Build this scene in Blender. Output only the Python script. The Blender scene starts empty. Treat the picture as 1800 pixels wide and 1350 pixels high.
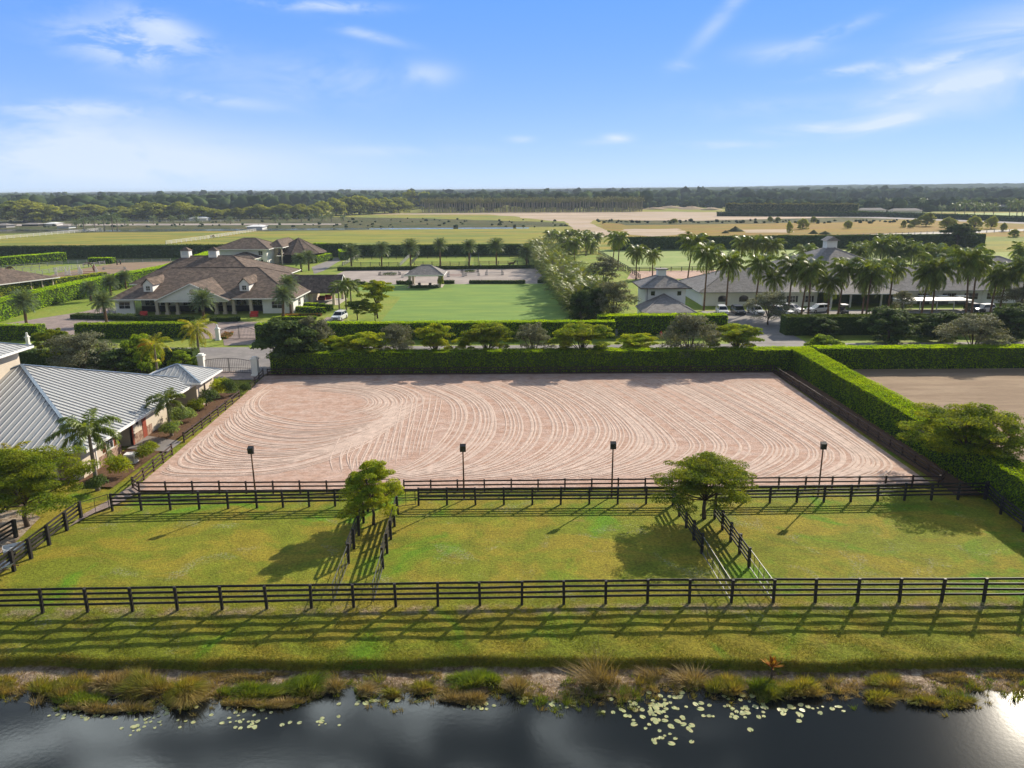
import bpy, math, random
import numpy as np
from mathutils import Vector, Matrix
R = math.radians
random.seed(7)
S = bpy.context.scene
C = S.collection
# ------------------------------------------------------------------ camera
FPX, HOR, ROLL, CAMH = 1340.0, 333.0, R(0.4), 24.0     # focal length and horizon in pixels of the 1800x1350 photograph
TH = math.atan((675 - HOR) * math.cos(ROLL) / FPX)
def ray(px, py):
    dx, dy = px - 900.0, 675.0 - py
    x = dx * math.cos(ROLL) + dy * math.sin(ROLL); y = -dx * math.sin(ROLL) + dy * math.cos(ROLL)
    return Vector((x, FPX * math.cos(TH) + y * math.sin(TH), -FPX * math.sin(TH) + y * math.cos(TH)))
def G(px, py, z=0.0):
    """measured position on the level z of a point seen in the photograph"""
    d = ray(px, py); t = (z - CAMH) / d.z
    return (d.x * t, d.y * t)
def PY(X, Y, Z):
    up = Z - CAMH; fz = Y * math.cos(TH) - up * math.sin(TH); y = (Y * math.sin(TH) + up * math.cos(TH)) / fz * FPX; x = X / fz * FPX
    return 900 + x * math.cos(ROLL) - y * math.sin(ROLL), 675 - (x * math.sin(ROLL) + y * math.cos(ROLL))
def HT(X, Y, ytop):
    """height of a thing standing at X, Y whose top was measured at row ytop"""
    a, b = 0.0, 40.0
    for _ in range(40):
        m = (a + b) / 2
        if PY(X, Y, m)[1] > ytop: a = m
        else: b = m
    return a
cd = bpy.data.cameras.new('camera'); cam = bpy.data.objects.new('camera', cd); C.objects.link(cam)
cd.sensor_width = 36; cd.lens = 36 * FPX / 1800; cd.clip_start = 0.5; cd.clip_end = 20000
R0 = Vector((1, 0, 0)); U0 = Vector((0, math.sin(TH), math.cos(TH))); F0 = Vector((0, math.cos(TH), -math.sin(TH)))
cx = R0 * math.cos(ROLL) - U0 * math.sin(ROLL); cy = R0 * math.sin(ROLL) + U0 * math.cos(ROLL)
m = Matrix((cx, cy, -F0)).transposed().to_4x4(); m.translation = (0, 0, CAMH); cam.matrix_world = m
S.camera = cam
# ------------------------------------------------------------------ sky, sun, exposure
SUN_AZ, SUN_EL = R(38.3), R(28)
w = bpy.data.worlds.new('World'); S.world = w; w.use_nodes = True
nt = w.node_tree; N = nt.nodes; L = nt.links; N.clear()
def nd(t, **k):
    n = N.new(t)
    for a, b in k.items():
        if a[0] == 'i' and a[1:].isdigit(): n.inputs[int(a[1:])].default_value = b
        else: setattr(n, a, b)
    return n
def M2(op, a, b=None, c=None):
    n = N.new('ShaderNodeMath'); n.operation = op
    for i, v in enumerate((a, b, c)):
        if v is None: continue
        if isinstance(v, (int, float)): n.inputs[i].default_value = v
        else: L.new(v, n.inputs[i])
    return n.outputs[0]
sky = nd('ShaderNodeTexSky', sky_type='NISHITA', sun_disc=False, sun_elevation=SUN_EL, sun_rotation=SUN_AZ, altitude=20, air_density=1.0, dust_density=0.1, ozone_density=4.0)
tc = nd('ShaderNodeTexCoord'); sep = nd('ShaderNodeSeparateXYZ'); L.new(tc.outputs['Generated'], sep.inputs[0])
X_, Y_, Z_ = sep.outputs
az = M2('ARCTAN2', X_, Y_); el = M2('ARCSINE', Z_)
comb = nd('ShaderNodeCombineXYZ'); zc = M2('ADD', M2('MAXIMUM', Z_, 0.0), 0.06)
L.new(M2('DIVIDE', X_, zc), comb.inputs[0]); L.new(M2('DIVIDE', Y_, zc), comb.inputs[1])
mp = nd('ShaderNodeMapping'); mp.inputs['Rotation'].default_value = (0, 0, R(25)); mp.inputs['Scale'].default_value = (1.0, 2.2, 1); L.new(comb.outputs[0], mp.inputs[0])
def noise(vec, scale, detail, rough, dist=0.0):
    n = nd('ShaderNodeTexNoise'); n.inputs['Scale'].default_value = scale; n.inputs['Detail'].default_value = detail
    n.inputs['Roughness'].default_value = rough; n.inputs['Distortion'].default_value = dist; L.new(vec, n.inputs['Vector']); return n.outputs[0]
n1 = noise(mp.outputs[0], 3.6, 9, 0.60, 1.0)
ae = nd('ShaderNodeCombineXYZ'); L.new(az, ae.inputs[0]); L.new(M2('MULTIPLY', el, 2.6), ae.inputs[1])
n2 = noise(ae.outputs[0], 14.0, 8, 0.62, 0.5)
n2b = noise(ae.outputs[0], 5.0, 5, 0.6, 0.8)
def smooth(v, a, b):
    n = nd('ShaderNodeMapRange', interpolation_type='SMOOTHSTEP'); n.inputs[1].default_value = a; n.inputs[2].default_value = b; L.new(v, n.inputs[0]); return n.outputs[0]
wisp = smooth(n2, 0.36, 0.60); wispb = smooth(n2b, 0.30, 0.60)
def blob(px, py, rx, ry, amp, tilt=0.0, hard=0):
    d = ray(px, py); a0 = math.atan2(d.x, d.y); e0 = math.atan2(d.z, math.hypot(d.x, d.y))
    u = M2('SUBTRACT', az, a0); v = M2('SUBTRACT', el, e0)
    ct, st = math.cos(tilt), math.sin(tilt)
    uu = M2('DIVIDE', M2('ADD', M2('MULTIPLY', u, ct), M2('MULTIPLY', v, st)), rx / FPX)
    vv = M2('DIVIDE', M2('SUBTRACT', M2('MULTIPLY', v, ct), M2('MULTIPLY', u, st)), ry / FPX)
    r2 = M2('ADD', M2('MULTIPLY', uu, uu), M2('MULTIPLY', vv, vv))
    g = M2('POWER', 2.718, M2('MULTIPLY', r2, -1.0))
    return M2('MULTIPLY', M2('MULTIPLY', g, amp), wispb if hard == 0 else wisp)
tot = None
for b in [(120, 268, 330, 42, 1.0), (330, 305, 260, 30, .55), (60, 215, 150, 25, .45), (225, 78, 85, 30, 1.0, -.1, 1), (285, 45, 60, 16, .7, -.3, 1), (550, 140, 130, 34, .55), (752, 130, 42, 16, .6), (1770, 62, 110, 34, .85, .15),
          (1375, 92, 60, 14, .55), (1425, 227, 62, 9, 1.5), (1550, 218, 50, 10, 1.6, .2), (1085, 243, 22, 7, 1.3), (1700, 172, 170, 26, .6, .1), (1268, 30, 70, 12, .5, .8), (1720, 130, 110, 16, .55, .15), (915, 245, 20, 5, .8), (1195, 117, 25, 8, .5), (1330, 190, 110, 14, .45), (560, 10, 90, 8, .8, 0, 1), (1050, 250, 30, 5, .6), (1640, 112, 70, 9, .8, .2, 1), (1500, 122, 60, 7, .7, .1, 1), (1690, 150, 120, 9, .8, .15, 1), (1460, 60, 60, 8, .5, .3, 1), (130, 190, 120, 12, .6, 0, 1), (380, 175, 90, 9, .5, -.1, 1), (640, 60, 60, 7, .6, -.2, 1), (1270, 255, 90, 6, .5, 0, 1), (700, 265, 120, 8, .4)]:
    o = blob(*b); tot = o if tot is None else M2('ADD', tot, o)
over = M2('MULTIPLY', M2('MULTIPLY', smooth(n1, 0.47, 0.60), M2('MULTIPLY', smooth(el, R(22), R(31)), smooth(el, R(58), R(47)))), M2('MULTIPLY', smooth(az, R(22), R(10)), smooth(az, R(-75), R(-50))))          # the broken clouds overhead that the water mirrors
cl = M2('MINIMUM', tot, 1.0)
haze_low = M2('POWER', 2.718, M2('MULTIPLY', M2('MAXIMUM', el, 0.0), -9.5))
def mixc(f, a, b):
    n = nd('ShaderNodeMix', data_type='RGBA')
    if isinstance(f, float): n.inputs[0].default_value = f
    else: L.new(f, n.inputs[0])
    for i, v in ((6, a), (7, b)):
        if isinstance(v, tuple): n.inputs[i].default_value = v
        else: L.new(v, n.inputs[i])
    return n.outputs[2]
tint = nd('ShaderNodeMix', data_type='RGBA', blend_type='MULTIPLY'); tint.inputs[0].default_value = 1.0
L.new(sky.outputs[0], tint.inputs[6]); tint.inputs[7].default_value = (0.80, 1.02, 1.45, 1)
c0 = mixc(haze_low, (0.66, 2.25, 6.6, 1), (4.1, 5.35, 7.2, 1))      # deep blue above, pale towards the horizon
c1 = mixc(0.90, tint.outputs[2], c0)
c2 = mixc(M2('MULTIPLY', cl, 0.80), c1, (5.2, 5.9, 6.9, 1))
top_dim = M2('MULTIPLY', smooth(el, R(14), R(34)), 0.9)                     # sky above the frame darkened and greyed to lower the fill light
c2 = mixc(top_dim, c2, (0.62, 0.90, 1.40, 1))
c2 = mixc(M2('MULTIPLY', smooth(M2('ABSOLUTE', az), R(75), R(115)), M2('MULTIPLY', smooth(el, R(-1), R(4)), smooth(el, R(70), R(45)))), c2, (2.3, 2.7, 3.3, 1))      # unseen pale cloud added behind the camera to brighten walls facing it
c2 = mixc(over, c2, (34, 38, 39, 1))
bg = nd('ShaderNodeBackground', i1=0.10); L.new(c2, bg.inputs[0])
wo = nd('ShaderNodeOutputWorld'); L.new(bg.outputs[0], wo.inputs[0])
sl = bpy.data.lights.new('sun', 'SUN'); sl.energy = 5.0; sl.angle = R(0.5); sl.color = (1.0, 0.90, 0.74)
sun = bpy.data.objects.new('sun', sl); C.objects.link(sun)
sun.rotation_euler = Vector((math.sin(SUN_AZ) * math.cos(SUN_EL), math.cos(SUN_AZ) * math.cos(SUN_EL), math.sin(SUN_EL))).to_track_quat('Z', 'Y').to_euler()
S.view_settings.view_transform = 'Standard'; S.view_settings.look = 'None'; S.view_settings.gamma = 1; S.view_settings.exposure = 0.58
S.render.engine = 'CYCLES'
S.cycles.max_bounces = 6; S.cycles.transparent_max_bounces = 8; S.cycles.volume_bounces = 0
# ------------------------------------------------------------------ tagging and mesh helpers
def tag(o, label=None, cat=None, group=None, kind=None):
    if label: o['label'] = label
    if cat: o['category'] = cat
    if group: o['group'] = group
    if kind: o['kind'] = kind
    return o
def thing(name, label, cat, loc=(0, 0, 0), rz=0.0, group=None, sc=None):
    o = bpy.data.objects.new(name, None); C.objects.link(o)
    o.location = loc if len(loc) == 3 else (loc[0], loc[1], 0); o.rotation_euler = (0, 0, rz); o.empty_display_size = 0.3
    if sc: o.scale = (sc, sc, sc) if isinstance(sc, (int, float)) else sc
    return tag(o, label, cat, group)
def link(name, me, parent=None, loc=None, rot=None, sc=None):
    o = bpy.data.objects.new(name, me); C.objects.link(o)
    if parent: o.parent = parent
    if loc is not None: o.location = loc
    if rot is not None: o.rotation_euler = rot
    if sc is not None: o.scale = (sc, sc, sc) if isinstance(sc, (int, float)) else sc
    return o
def mesh_np(name, V, F, m=None, smooth=False):
    V = np.asarray(V, dtype=np.float32).reshape(-1, 3); F = np.asarray(F, dtype=np.int32); k = F.shape[1]
    me = bpy.data.meshes.new(name); me.vertices.add(len(V)); me.vertices.foreach_set('co', V.ravel())
    me.loops.add(F.size); me.loops.foreach_set('vertex_index', F.ravel())
    me.polygons.add(len(F)); me.polygons.foreach_set('loop_start', np.arange(0, F.size, k, dtype=np.int32))
    me.update(calc_edges=True); me.validate()
    if smooth: me.polygons.foreach_set('use_smooth', np.ones(len(me.polygons), dtype=bool))
    if m: me.materials.append(m)
    return me
class MB:
    def __init__(s): s.v = []; s.f = []; s.sm = False
    def add(s, vs, fs):
        n = len(s.v); s.v += [tuple(v) for v in vs]; s.f += [tuple(n + i for i in f) for f in fs]; return s
    def box(s, x0, x1, y0, y1, z0, z1):
        return s.add([(x0, y0, z0), (x1, y0, z0), (x1, y1, z0), (x0, y1, z0), (x0, y0, z1), (x1, y0, z1), (x1, y1, z1), (x0, y1, z1)],
                     [(0, 3, 2, 1), (4, 5, 6, 7), (0, 1, 5, 4), (1, 2, 6, 5), (2, 3, 7, 6), (3, 0, 4, 7)])
    def bar(s, a, b, w, h, up=(0, 0, 1)):
        a, b = Vector(a), Vector(b); d = (b - a).normalized(); u = Vector(up); r = d.cross(u)
        if r.length < 1e-4: r = d.cross(Vector((0, 1, 0)))
        r.normalize(); u = r.cross(d).normalized(); r *= w / 2; u *= h / 2
        vs = [p + i * r + j * u for p in (a, b) for i, j in ((-1, -1), (1, -1), (1, 1), (-1, 1))]
        return s.add(vs, [(0, 1, 2, 3), (7, 6, 5, 4), (0, 4, 5, 1), (1, 5, 6, 2), (2, 6, 7, 3), (3, 7, 4, 0)])
    def tube(s, pts, rad, n=8, cap=True):
        pts = [Vector(p) for p in pts]; n0 = len(s.v); ref = None
        if isinstance(rad, (int, float)): rad = [rad] * len(pts)
        for i, p in enumerate(pts):
            d = (pts[min(i + 1, len(pts) - 1)] - pts[max(i - 1, 0)]).normalized()
            if ref is None: ref = d.orthogonal().normalized()
            ref = (ref - d * ref.dot(d)).normalized(); q = d.cross(ref)
            for k in range(n):
                a = 2 * math.pi * k / n; s.v.append(tuple(p + (ref * math.cos(a) + q * math.sin(a)) * rad[i]))
        for i in range(len(pts) - 1):
            for k in range(n):
                a = n0 + i * n + k; b = n0 + i * n + (k + 1) % n; s.f.append((a, b, b + n, a + n))
        if cap:
            s.f.append(tuple(n0 + k for k in range(n))[::-1]); e = n0 + (len(pts) - 1) * n; s.f.append(tuple(e + k for k in range(n)))
        return s
    def prism(s, poly, z0, z1):
        n = len(poly); return s.add([(x, y, z0) for x, y in poly] + [(x, y, z1) for x, y in poly],
                     [tuple(range(n))[::-1], tuple(range(n, 2 * n))] + [(i, (i + 1) % n, n + (i + 1) % n, n + i) for i in range(n)])
    def quad(s, *vs): return s.add(vs, [tuple(range(len(vs)))])
    def wallbox(s, x0, x1, y0, y1, z0, z1): return s.box(x0, x1, y0, y1, z0, z1)
    def mesh(s, name, m=None, smooth=False):
        me = bpy.data.meshes.new(name); me.from_pydata(s.v, [], s.f); me.update()
        if m: me.materials.append(m)
        if smooth: me.polygons.foreach_set('use_smooth', np.ones(len(me.polygons), dtype=bool))
        return me
    def obj(s, name, m, parent=None, smooth=False, loc=None, rot=None): return link(name, s.mesh(name, m, smooth), parent, loc, rot)
# ------------------------------------------------------------------ materials
MATS = {}
def mat(name, col, rough=0.8, spec=0.3, metal=0.0, var=0.0, vscale=1.0, col2=None, cscale=1.0, c2lo=0.4, c2hi=0.6, bump=0.0, bscale=20.0, bdist=0.02, detail=6, island=0.0, trans=0.0, objvar=0.0, courses=0.0, squash=None):
    """procedural material: base colour, second colour by noise, fine value variation, bump"""
    m = bpy.data.materials.new(name); m.use_nodes = True; t = m.node_tree; n_ = t.nodes; l_ = t.links; n_.clear()
    out = n_.new('ShaderNodeOutputMaterial'); p = n_.new('ShaderNodeBsdfPrincipled')
    p.inputs['Roughness'].default_value = rough; p.inputs['Specular IOR Level'].default_value = spec; p.inputs['Metallic'].default_value = metal
    tcn = n_.new('ShaderNodeTexCoord'); co = tcn.outputs['Object']
    if squash:
        mpn = n_.new('ShaderNodeMapping'); mpn.inputs['Scale'].default_value = squash; l_.new(co, mpn.inputs[0]); co = mpn.outputs[0]
    def nz(sc, det=5, ro=0.6):
        x = n_.new('ShaderNodeTexNoise'); x.inputs['Scale'].default_value = sc; x.inputs['Detail'].default_value = det; x.inputs['Roughness'].default_value = ro; l_.new(co, x.inputs['Vector']); return x.outputs[0]
    c = n_.new('ShaderNodeRGB'); c.outputs[0].default_value = (*col, 1); c = c.outputs[0]
    if col2:
        cols = col2 if isinstance(col2[0], tuple) else [col2]
        for i, cc in enumerate(cols):
            mr = n_.new('ShaderNodeMapRange'); mr.interpolation_type = 'SMOOTHSTEP'; mr.inputs[1].default_value = c2lo; mr.inputs[2].default_value = c2hi
            l_.new(nz(cscale * (1 + 1.7 * i), detail, 0.62), mr.inputs[0])
            mx = n_.new('ShaderNodeMix'); mx.data_type = 'RGBA'; l_.new(mr.outputs[0], mx.inputs[0]); l_.new(c, mx.inputs[6]); mx.inputs[7].default_value = (*cc, 1); c = mx.outputs[2]
    fac = None
    def mulf(f):
        nonlocal fac
        if fac is None: fac = f
        else:
            q = n_.new('ShaderNodeMath'); q.operation = 'MULTIPLY'; l_.new(fac, q.inputs[0]); l_.new(f, q.inputs[1]); fac = q.outputs[0]
    def rng(src, lo, hi):
        mr = n_.new('ShaderNodeMapRange'); mr.inputs[3].default_value = lo; mr.inputs[4].default_value = hi; l_.new(src, mr.inputs[0]); return mr
    if var:
        r_ = rng(nz(vscale, 5, 0.7), 1 - var, 1 + var); r_.inputs[1].default_value = 0.3; r_.inputs[2].default_value = 0.7; mulf(r_.outputs[0])
    if island:
        g = n_.new('ShaderNodeNewGeometry'); mulf(rng(g.outputs['Random Per Island'], 1 - island, 1 + island).outputs[0])
    if objvar:
        g = n_.new('ShaderNodeObjectInfo'); mulf(rng(g.outputs['Random'], 1 - objvar, 1 + objvar).outputs[0])
    if courses:
        wv = n_.new('ShaderNodeTexWave'); wv.bands_direction = 'Z'; wv.wave_profile = 'SAW'; wv.inputs['Scale'].default_value = courses; wv.inputs['Distortion'].default_value = 0.3; wv.inputs['Detail'].default_value = 1; wv.inputs['Detail Scale'].default_value = 3.0
        l_.new(tcn.outputs['Object'], wv.inputs[0])
    if fac is not None:
        vm = n_.new('ShaderNodeVectorMath'); vm.operation = 'SCALE'; l_.new(c, vm.inputs[0]); l_.new(fac, vm.inputs['Scale']); c = vm.outputs[0]
    l_.new(c, p.inputs['Base Color'])
    nrm = None
    if bump:
        b = n_.new('ShaderNodeBump'); b.inputs['Strength'].default_value = bump; b.inputs['Distance'].default_value = bdist; l_.new(nz(bscale, 4, 0.7), b.inputs['Height']); nrm = b
    if courses:
        b2 = n_.new('ShaderNodeBump'); b2.inputs['Strength'].default_value = 0.9; b2.inputs['Distance'].default_value = 0.04; l_.new(wv.outputs[0], b2.inputs['Height'])
        if nrm: l_.new(nrm.outputs[0], b2.inputs['Normal'])
        nrm = b2
    if nrm: l_.new(nrm.outputs[0], p.inputs['Normal'])
    sh = p.outputs[0]
    if trans:
        tr = n_.new('ShaderNodeBsdfTranslucent'); gm = n_.new('ShaderNodeVectorMath'); gm.operation = 'MULTIPLY'; l_.new(c, gm.inputs[0]); gm.inputs[1].default_value = (1.7, 1.55, 0.45); l_.new(gm.outputs[0], tr.inputs[0])
        ms = n_.new('ShaderNodeMixShader'); ms.inputs[0].default_value = trans; l_.new(sh, ms.inputs[1]); l_.new(tr.outputs[0], ms.inputs[2]); sh = ms.outputs[0]
    l_.new(sh, out.inputs[0]); MATS[name] = m; return m
def leafmat(name, col, col2, trans=0.45, rough=0.75, spec=0.08, cs=0.5, k=1.75):
    col, col2 = tuple(min(.8, c * k) for c in col), tuple(min(.8, c * k) for c in col2)
    return mat(name, col, rough, spec, col2=col2, cscale=cs, c2lo=0.35, c2hi=0.65, island=0.45, trans=trans, objvar=0.14)
m_pad = mat('paddock_grass', (0.115, 0.135, 0.022), 0.9, 0.15, col2=[(0.185, 0.135, 0.028), (0.075, 0.135, 0.014)], cscale=0.16, c2lo=0.42, c2hi=0.62, var=0.42, vscale=3.2, bump=1.0, bscale=7, bdist=0.14)
m_bank = mat('bank_grass', (0.095, 0.115, 0.018), 0.9, 0.15, col2=[(0.16, 0.125, 0.028), (0.06, 0.095, 0.012)], cscale=0.3, var=0.45, vscale=4.5, bump=1.0, bscale=8, bdist=0.16)
m_dirt = mat('sand_shore', (0.30, 0.225, 0.155), 0.95, 0.1, col2=[(0.17, 0.12, 0.075), (0.36, 0.29, 0.22)], cscale=0.9, var=0.3, vscale=6, bump=0.9, bscale=5, bdist=0.1)
m_arena = mat('arena_sand', (0.50, 0.345, 0.275), 0.95, 0.1, col2=[(0.54, 0.405, 0.34), (0.43, 0.27, 0.20)], cscale=0.22, c2lo=0.35, c2hi=0.7, var=0.24, vscale=2.2, bump=0.9, bscale=5, bdist=0.06, squash=(1, 1.6, 1))
m_ridge = mat('harrowed_sand', (0.565, 0.43, 0.355), 0.95, 0.1, var=0.2, vscale=1.3, bump=0.6, bscale=9, bdist=0.04)
m_arena2 = mat('tan_arena_sand', (0.31, 0.225, 0.15), 0.95, 0.1, col2=(0.25, 0.175, 0.115), cscale=0.2, var=0.15, vscale=3, bump=0.7, bscale=5, bdist=0.06, squash=(.4, 2, 1))
m_ring = mat('grey_ring_sand', (0.40, 0.34, 0.30), 0.95, 0.1, col2=(0.33, 0.28, 0.25), cscale=0.15, var=0.1, vscale=2, bump=0.4, bscale=3)
m_polo = mat('pale_mown_turf', (0.27, 0.33, 0.10), 0.9, 0.1, col2=[(0.31, 0.35, 0.12), (0.24, 0.31, 0.09)], cscale=0.05, var=0.08, vscale=1)
m_lawn = mat('mown_lawn', (0.180, 0.285, 0.062), 0.9, 0.1, col2=[(0.22, 0.30, 0.060), (0.155, 0.25, 0.055)], cscale=0.07, var=0.08, vscale=2, bump=0.4, bscale=10, squash=(.5, 2.5, 1))
m_verge = mat('verge_grass', (0.19, 0.26, 0.03), 0.9, 0.15, col2=(0.24, 0.27, 0.04), cscale=0.12, var=0.3, vscale=1.5, bump=0.8, bscale=4, bdist=0.12)
m_gold = mat('golden_field', (0.27, 0.265, 0.035), 0.95, 0.1, col2=[(0.34, 0.25, 0.05), (0.17, 0.21, 0.04)], cscale=0.02, c2lo=0.40, c2hi=0.64, var=0.25, vscale=0.25, bump=0.8, bscale=0.8, bdist=0.5, squash=(.35, 1.4, 1))
m_orange = mat('dry_orange_field', (0.28, 0.185, 0.016), 0.95, 0.1, col2=[(0.20, 0.18, 0.022), (0.26, 0.155, 0.03)], cscale=0.02, var=0.3, vscale=0.2, bump=0.8, bscale=0.6, bdist=0.5, squash=(.35, 1.4, 1))
m_rough = mat('rough_scrub_ground', (0.10, 0.11, 0.035), 0.95, 0.1, col2=[(0.16, 0.125, 0.05), (0.055, 0.07, 0.02)], cscale=0.05, var=0.5, vscale=0.3, bump=1, bscale=0.6, bdist=1.2, squash=(.4, 1.3, 1))
m_bare = mat('bare_graded_earth', (0.52, 0.40, 0.30), 0.95, 0.1, col2=[(0.42, 0.33, 0.26), (0.40, 0.30, 0.19)], cscale=0.012, var=0.16, vscale=0.12, bump=0.5, bscale=0.4, bdist=0.3, squash=(.35, 1.6, 1))
m_asph = mat('grey_asphalt', (0.26, 0.235, 0.22), 0.9, 0.2, col2=(0.21, 0.19, 0.18), cscale=0.3, var=0.1, vscale=3, bump=0.3, bscale=20)
m_paver = mat('brick_paving', (0.30, 0.23, 0.20), 0.85, 0.25, col2=(0.24, 0.185, 0.165), cscale=0.6, var=0.22, vscale=2.5, bump=0.5, bscale=8)
m_walkp = mat('concrete_walk', (0.50, 0.46, 0.40), 0.9, 0.2, var=0.1, vscale=2, bump=0.2, bscale=15)
m_mulch = mat('brown_mulch', (0.13, 0.075, 0.045), 0.95, 0.1, var=0.4, vscale=4, bump=1, bscale=12, bdist=0.05)
m_black = mat('black_painted_wood', (0.011, 0.010, 0.010), 0.6, 0.35, col2=(0.040, 0.032, 0.028), cscale=0.7, var=0.3, vscale=3, bump=0.4, bscale=18, bdist=0.01)
m_brownf = mat('dark_brown_wood', (0.035, 0.017, 0.012), 0.6, 0.4, col2=(0.06, 0.03, 0.022), cscale=0.7, var=0.3, vscale=3, bump=0.4, bscale=18, bdist=0.01)
m_whitef = mat('white_fence_paint', (0.62, 0.60, 0.56), 0.7, 0.3, var=0.1)
m_greyf = mat('grey_weathered_rail', (0.30, 0.30, 0.30), 0.7, 0.3, var=0.2)
m_steel = mat('galvanised_tube', (0.11, 0.11, 0.11), 0.45, 0.5, metal=0.7, var=0.2)
m_iron = mat('black_iron', (0.018, 0.018, 0.018), 0.5, 0.5)
m_rust = mat('rusty_pole', (0.16, 0.075, 0.03), 0.8, 0.3, col2=(0.08, 0.045, 0.025), cscale=2, var=0.3, vscale=3)
m_lamp = mat('black_lamp_housing', (0.02, 0.022, 0.025), 0.4, 0.5)
m_glass = mat('dark_window_glass', (0.012, 0.015, 0.018), 0.12, 0.6)
m_lens = mat('lamp_lens', (0.35, 0.37, 0.38), 0.2, 0.6)
m_white = mat('white_stucco', (0.80, 0.79, 0.76), 0.85, 0.2, var=0.06, vscale=0.8, bump=0.25, bscale=12)
m_blueish = mat('pale_grey_siding', (0.62, 0.65, 0.68), 0.8, 0.2, var=0.05)
m_cream = mat('cream_stucco', (0.58, 0.50, 0.40), 0.85, 0.2, var=0.08, vscale=0.8, bump=0.25, bscale=12)
m_stone = mat('brown_stone_plinth', (0.22, 0.13, 0.09), 0.9, 0.2, col2=(0.34, 0.23, 0.17), cscale=3, detail=1, c2lo=.48, c2hi=.52, var=0.3, vscale=6, bump=0.6, bscale=8)
m_red = mat('red_brown_wood', (0.26, 0.055, 0.03), 0.6, 0.3, var=0.2, vscale=3)
m_trim = mat('white_trim', (0.80, 0.79, 0.76), 0.6, 0.3, var=0.04)
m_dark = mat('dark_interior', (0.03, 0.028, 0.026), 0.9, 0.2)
m_tileb = mat('brown_concrete_tile', (0.155, 0.120, 0.098), 0.9, 0.1, col2=[(0.21, 0.155, 0.12), (0.105, 0.08, 0.065)], cscale=0.45, detail=7, var=0.3, vscale=3.5, courses=1.15)
m_tileg = mat('grey_slate_tile', (0.30, 0.28, 0.265), 0.9, 0.12, col2=[(0.29, 0.265, 0.24), (0.23, 0.21, 0.20)], cscale=0.45, detail=7, var=0.25, vscale=3.5, courses=1.15)
m_metal = mat('standing_seam_metal', (0.41, 0.41, 0.40), 0.5, 0.35, metal=0.0, var=0.05, vscale=0.5, bump=0.06, bscale=2)
m_seam = mat('metal_seam', (0.46, 0.465, 0.47), 0.5, 0.35)
m_hip = mat('blue_grey_ridge_cap', (0.20, 0.25, 0.31), 0.4, 0.5, metal=0.3)
m_bark = mat('grey_bark', (0.10, 0.075, 0.055), 0.95, 0.1, var=0.35, vscale=5, bump=0.9, bscale=14)
m_palmt = mat('pale_palm_trunk', (0.24, 0.20, 0.165), 0.9, 0.15, var=0.25, vscale=2, bump=0.8, bscale=6, bdist=0.05, squash=(1, 1, 4))
m_palmb = mat('brown_palm_trunk', (0.16, 0.10, 0.06), 0.95, 0.1, var=0.35, vscale=3, bump=1, bscale=8, bdist=0.06, squash=(1, 1, 3))
m_leafA = leafmat('olive_tree_leaves', (0.135, 0.150, 0.010), (0.065, 0.105, 0.008))
m_leafA2 = leafmat('yellow_green_leaves', (0.19, 0.20, 0.010), (0.10, 0.15, 0.009))
m_leafG = leafmat('grey_green_leaves', (0.125, 0.125, 0.080), (0.075, 0.085, 0.050), trans=0.2)
m_leafD = leafmat('dark_green_leaves', (0.05, 0.075, 0.018), (0.03, 0.05, 0.013), trans=0.25)
m_leafL = leafmat('bright_lime_leaves', (0.145, 0.195, 0.012), (0.075, 0.125, 0.010))
m_hedge = leafmat('clipped_hedge_leaves', (0.150, 0.215, 0.006), (0.095, 0.16, 0.006), trans=0.5)
m_hedge2 = leafmat('bright_hedge_leaves', (0.16, 0.24, 0.009), (0.10, 0.18, 0.008), trans=0.5)  # slightly brighter green than the clipped hedge leaves
m_hedged = leafmat('far_hedge_leaves', (0.036, 0.062, 0.020), (0.026, 0.046, 0.016), trans=0.2)
m_core = mat('hedge_core', (0.035, 0.06, 0.010), 0.95, 0.1)
m_frond = leafmat('palm_fronds', (0.095, 0.12, 0.016), (0.06, 0.09, 0.014), trans=0.35, rough=0.4, spec=0.3)
m_frondd = leafmat('date_palm_fronds', (0.085, 0.11, 0.06), (0.055, 0.085, 0.045), trans=0.25, rough=0.4)
m_frondy = leafmat('yellowing_palm_fronds', (0.24, 0.21, 0.014), (0.12, 0.155, 0.012), trans=0.45, rough=0.4)
m_frondo = leafmat('orange_palm_fronds', (0.40, 0.12, 0.015), (0.3, 0.14, 0.02), trans=0.4)
m_bamboo = leafmat('areca_fronds', (0.14, 0.155, 0.020), (0.05, 0.08, 0.014), trans=0.22, rough=0.45, spec=0.2, cs=0.35)
m_grassg = leafmat('marsh_grass_green', (0.14, 0.155, 0.022), (0.22, 0.165, 0.055), trans=0.35, cs=0.9, k=1.35)
m_grassb = leafmat('marsh_grass_bright', (0.085, 0.135, 0.014), (0.15, 0.165, 0.025), trans=0.35, k=1.3)
m_grassd = leafmat('dry_reeds', (0.20, 0.145, 0.065), (0.11, 0.095, 0.035), trans=0.2)
m_blade = leafmat('bank_grass_blades', (0.10, 0.125, 0.016), (0.15, 0.125, 0.03), trans=0.3, k=1.3)
m_pad1 = leafmat('lily_pad_green', (0.27, 0.32, 0.13), (0.36, 0.33, 0.15), trans=0.1, rough=0.3, spec=0.5, k=1.15)
m_flower = leafmat('orange_flowers', (0.32, 0.09, 0.02), (0.30, 0.20, 0.03), trans=0.2, cs=2, k=1.1)
m_redp = mat('coral_red_paint', (0.62, 0.05, 0.04), 0.5, 0.4)
m_carw = mat('white_car_paint', (0.72, 0.73, 0.74), 0.25, 0.6)
m_card = mat('dark_car_paint', (0.03, 0.035, 0.045), 0.25, 0.6)
m_carbl = mat('blue_car_paint', (0.08, 0.16, 0.28), 0.3, 0.6)
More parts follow.
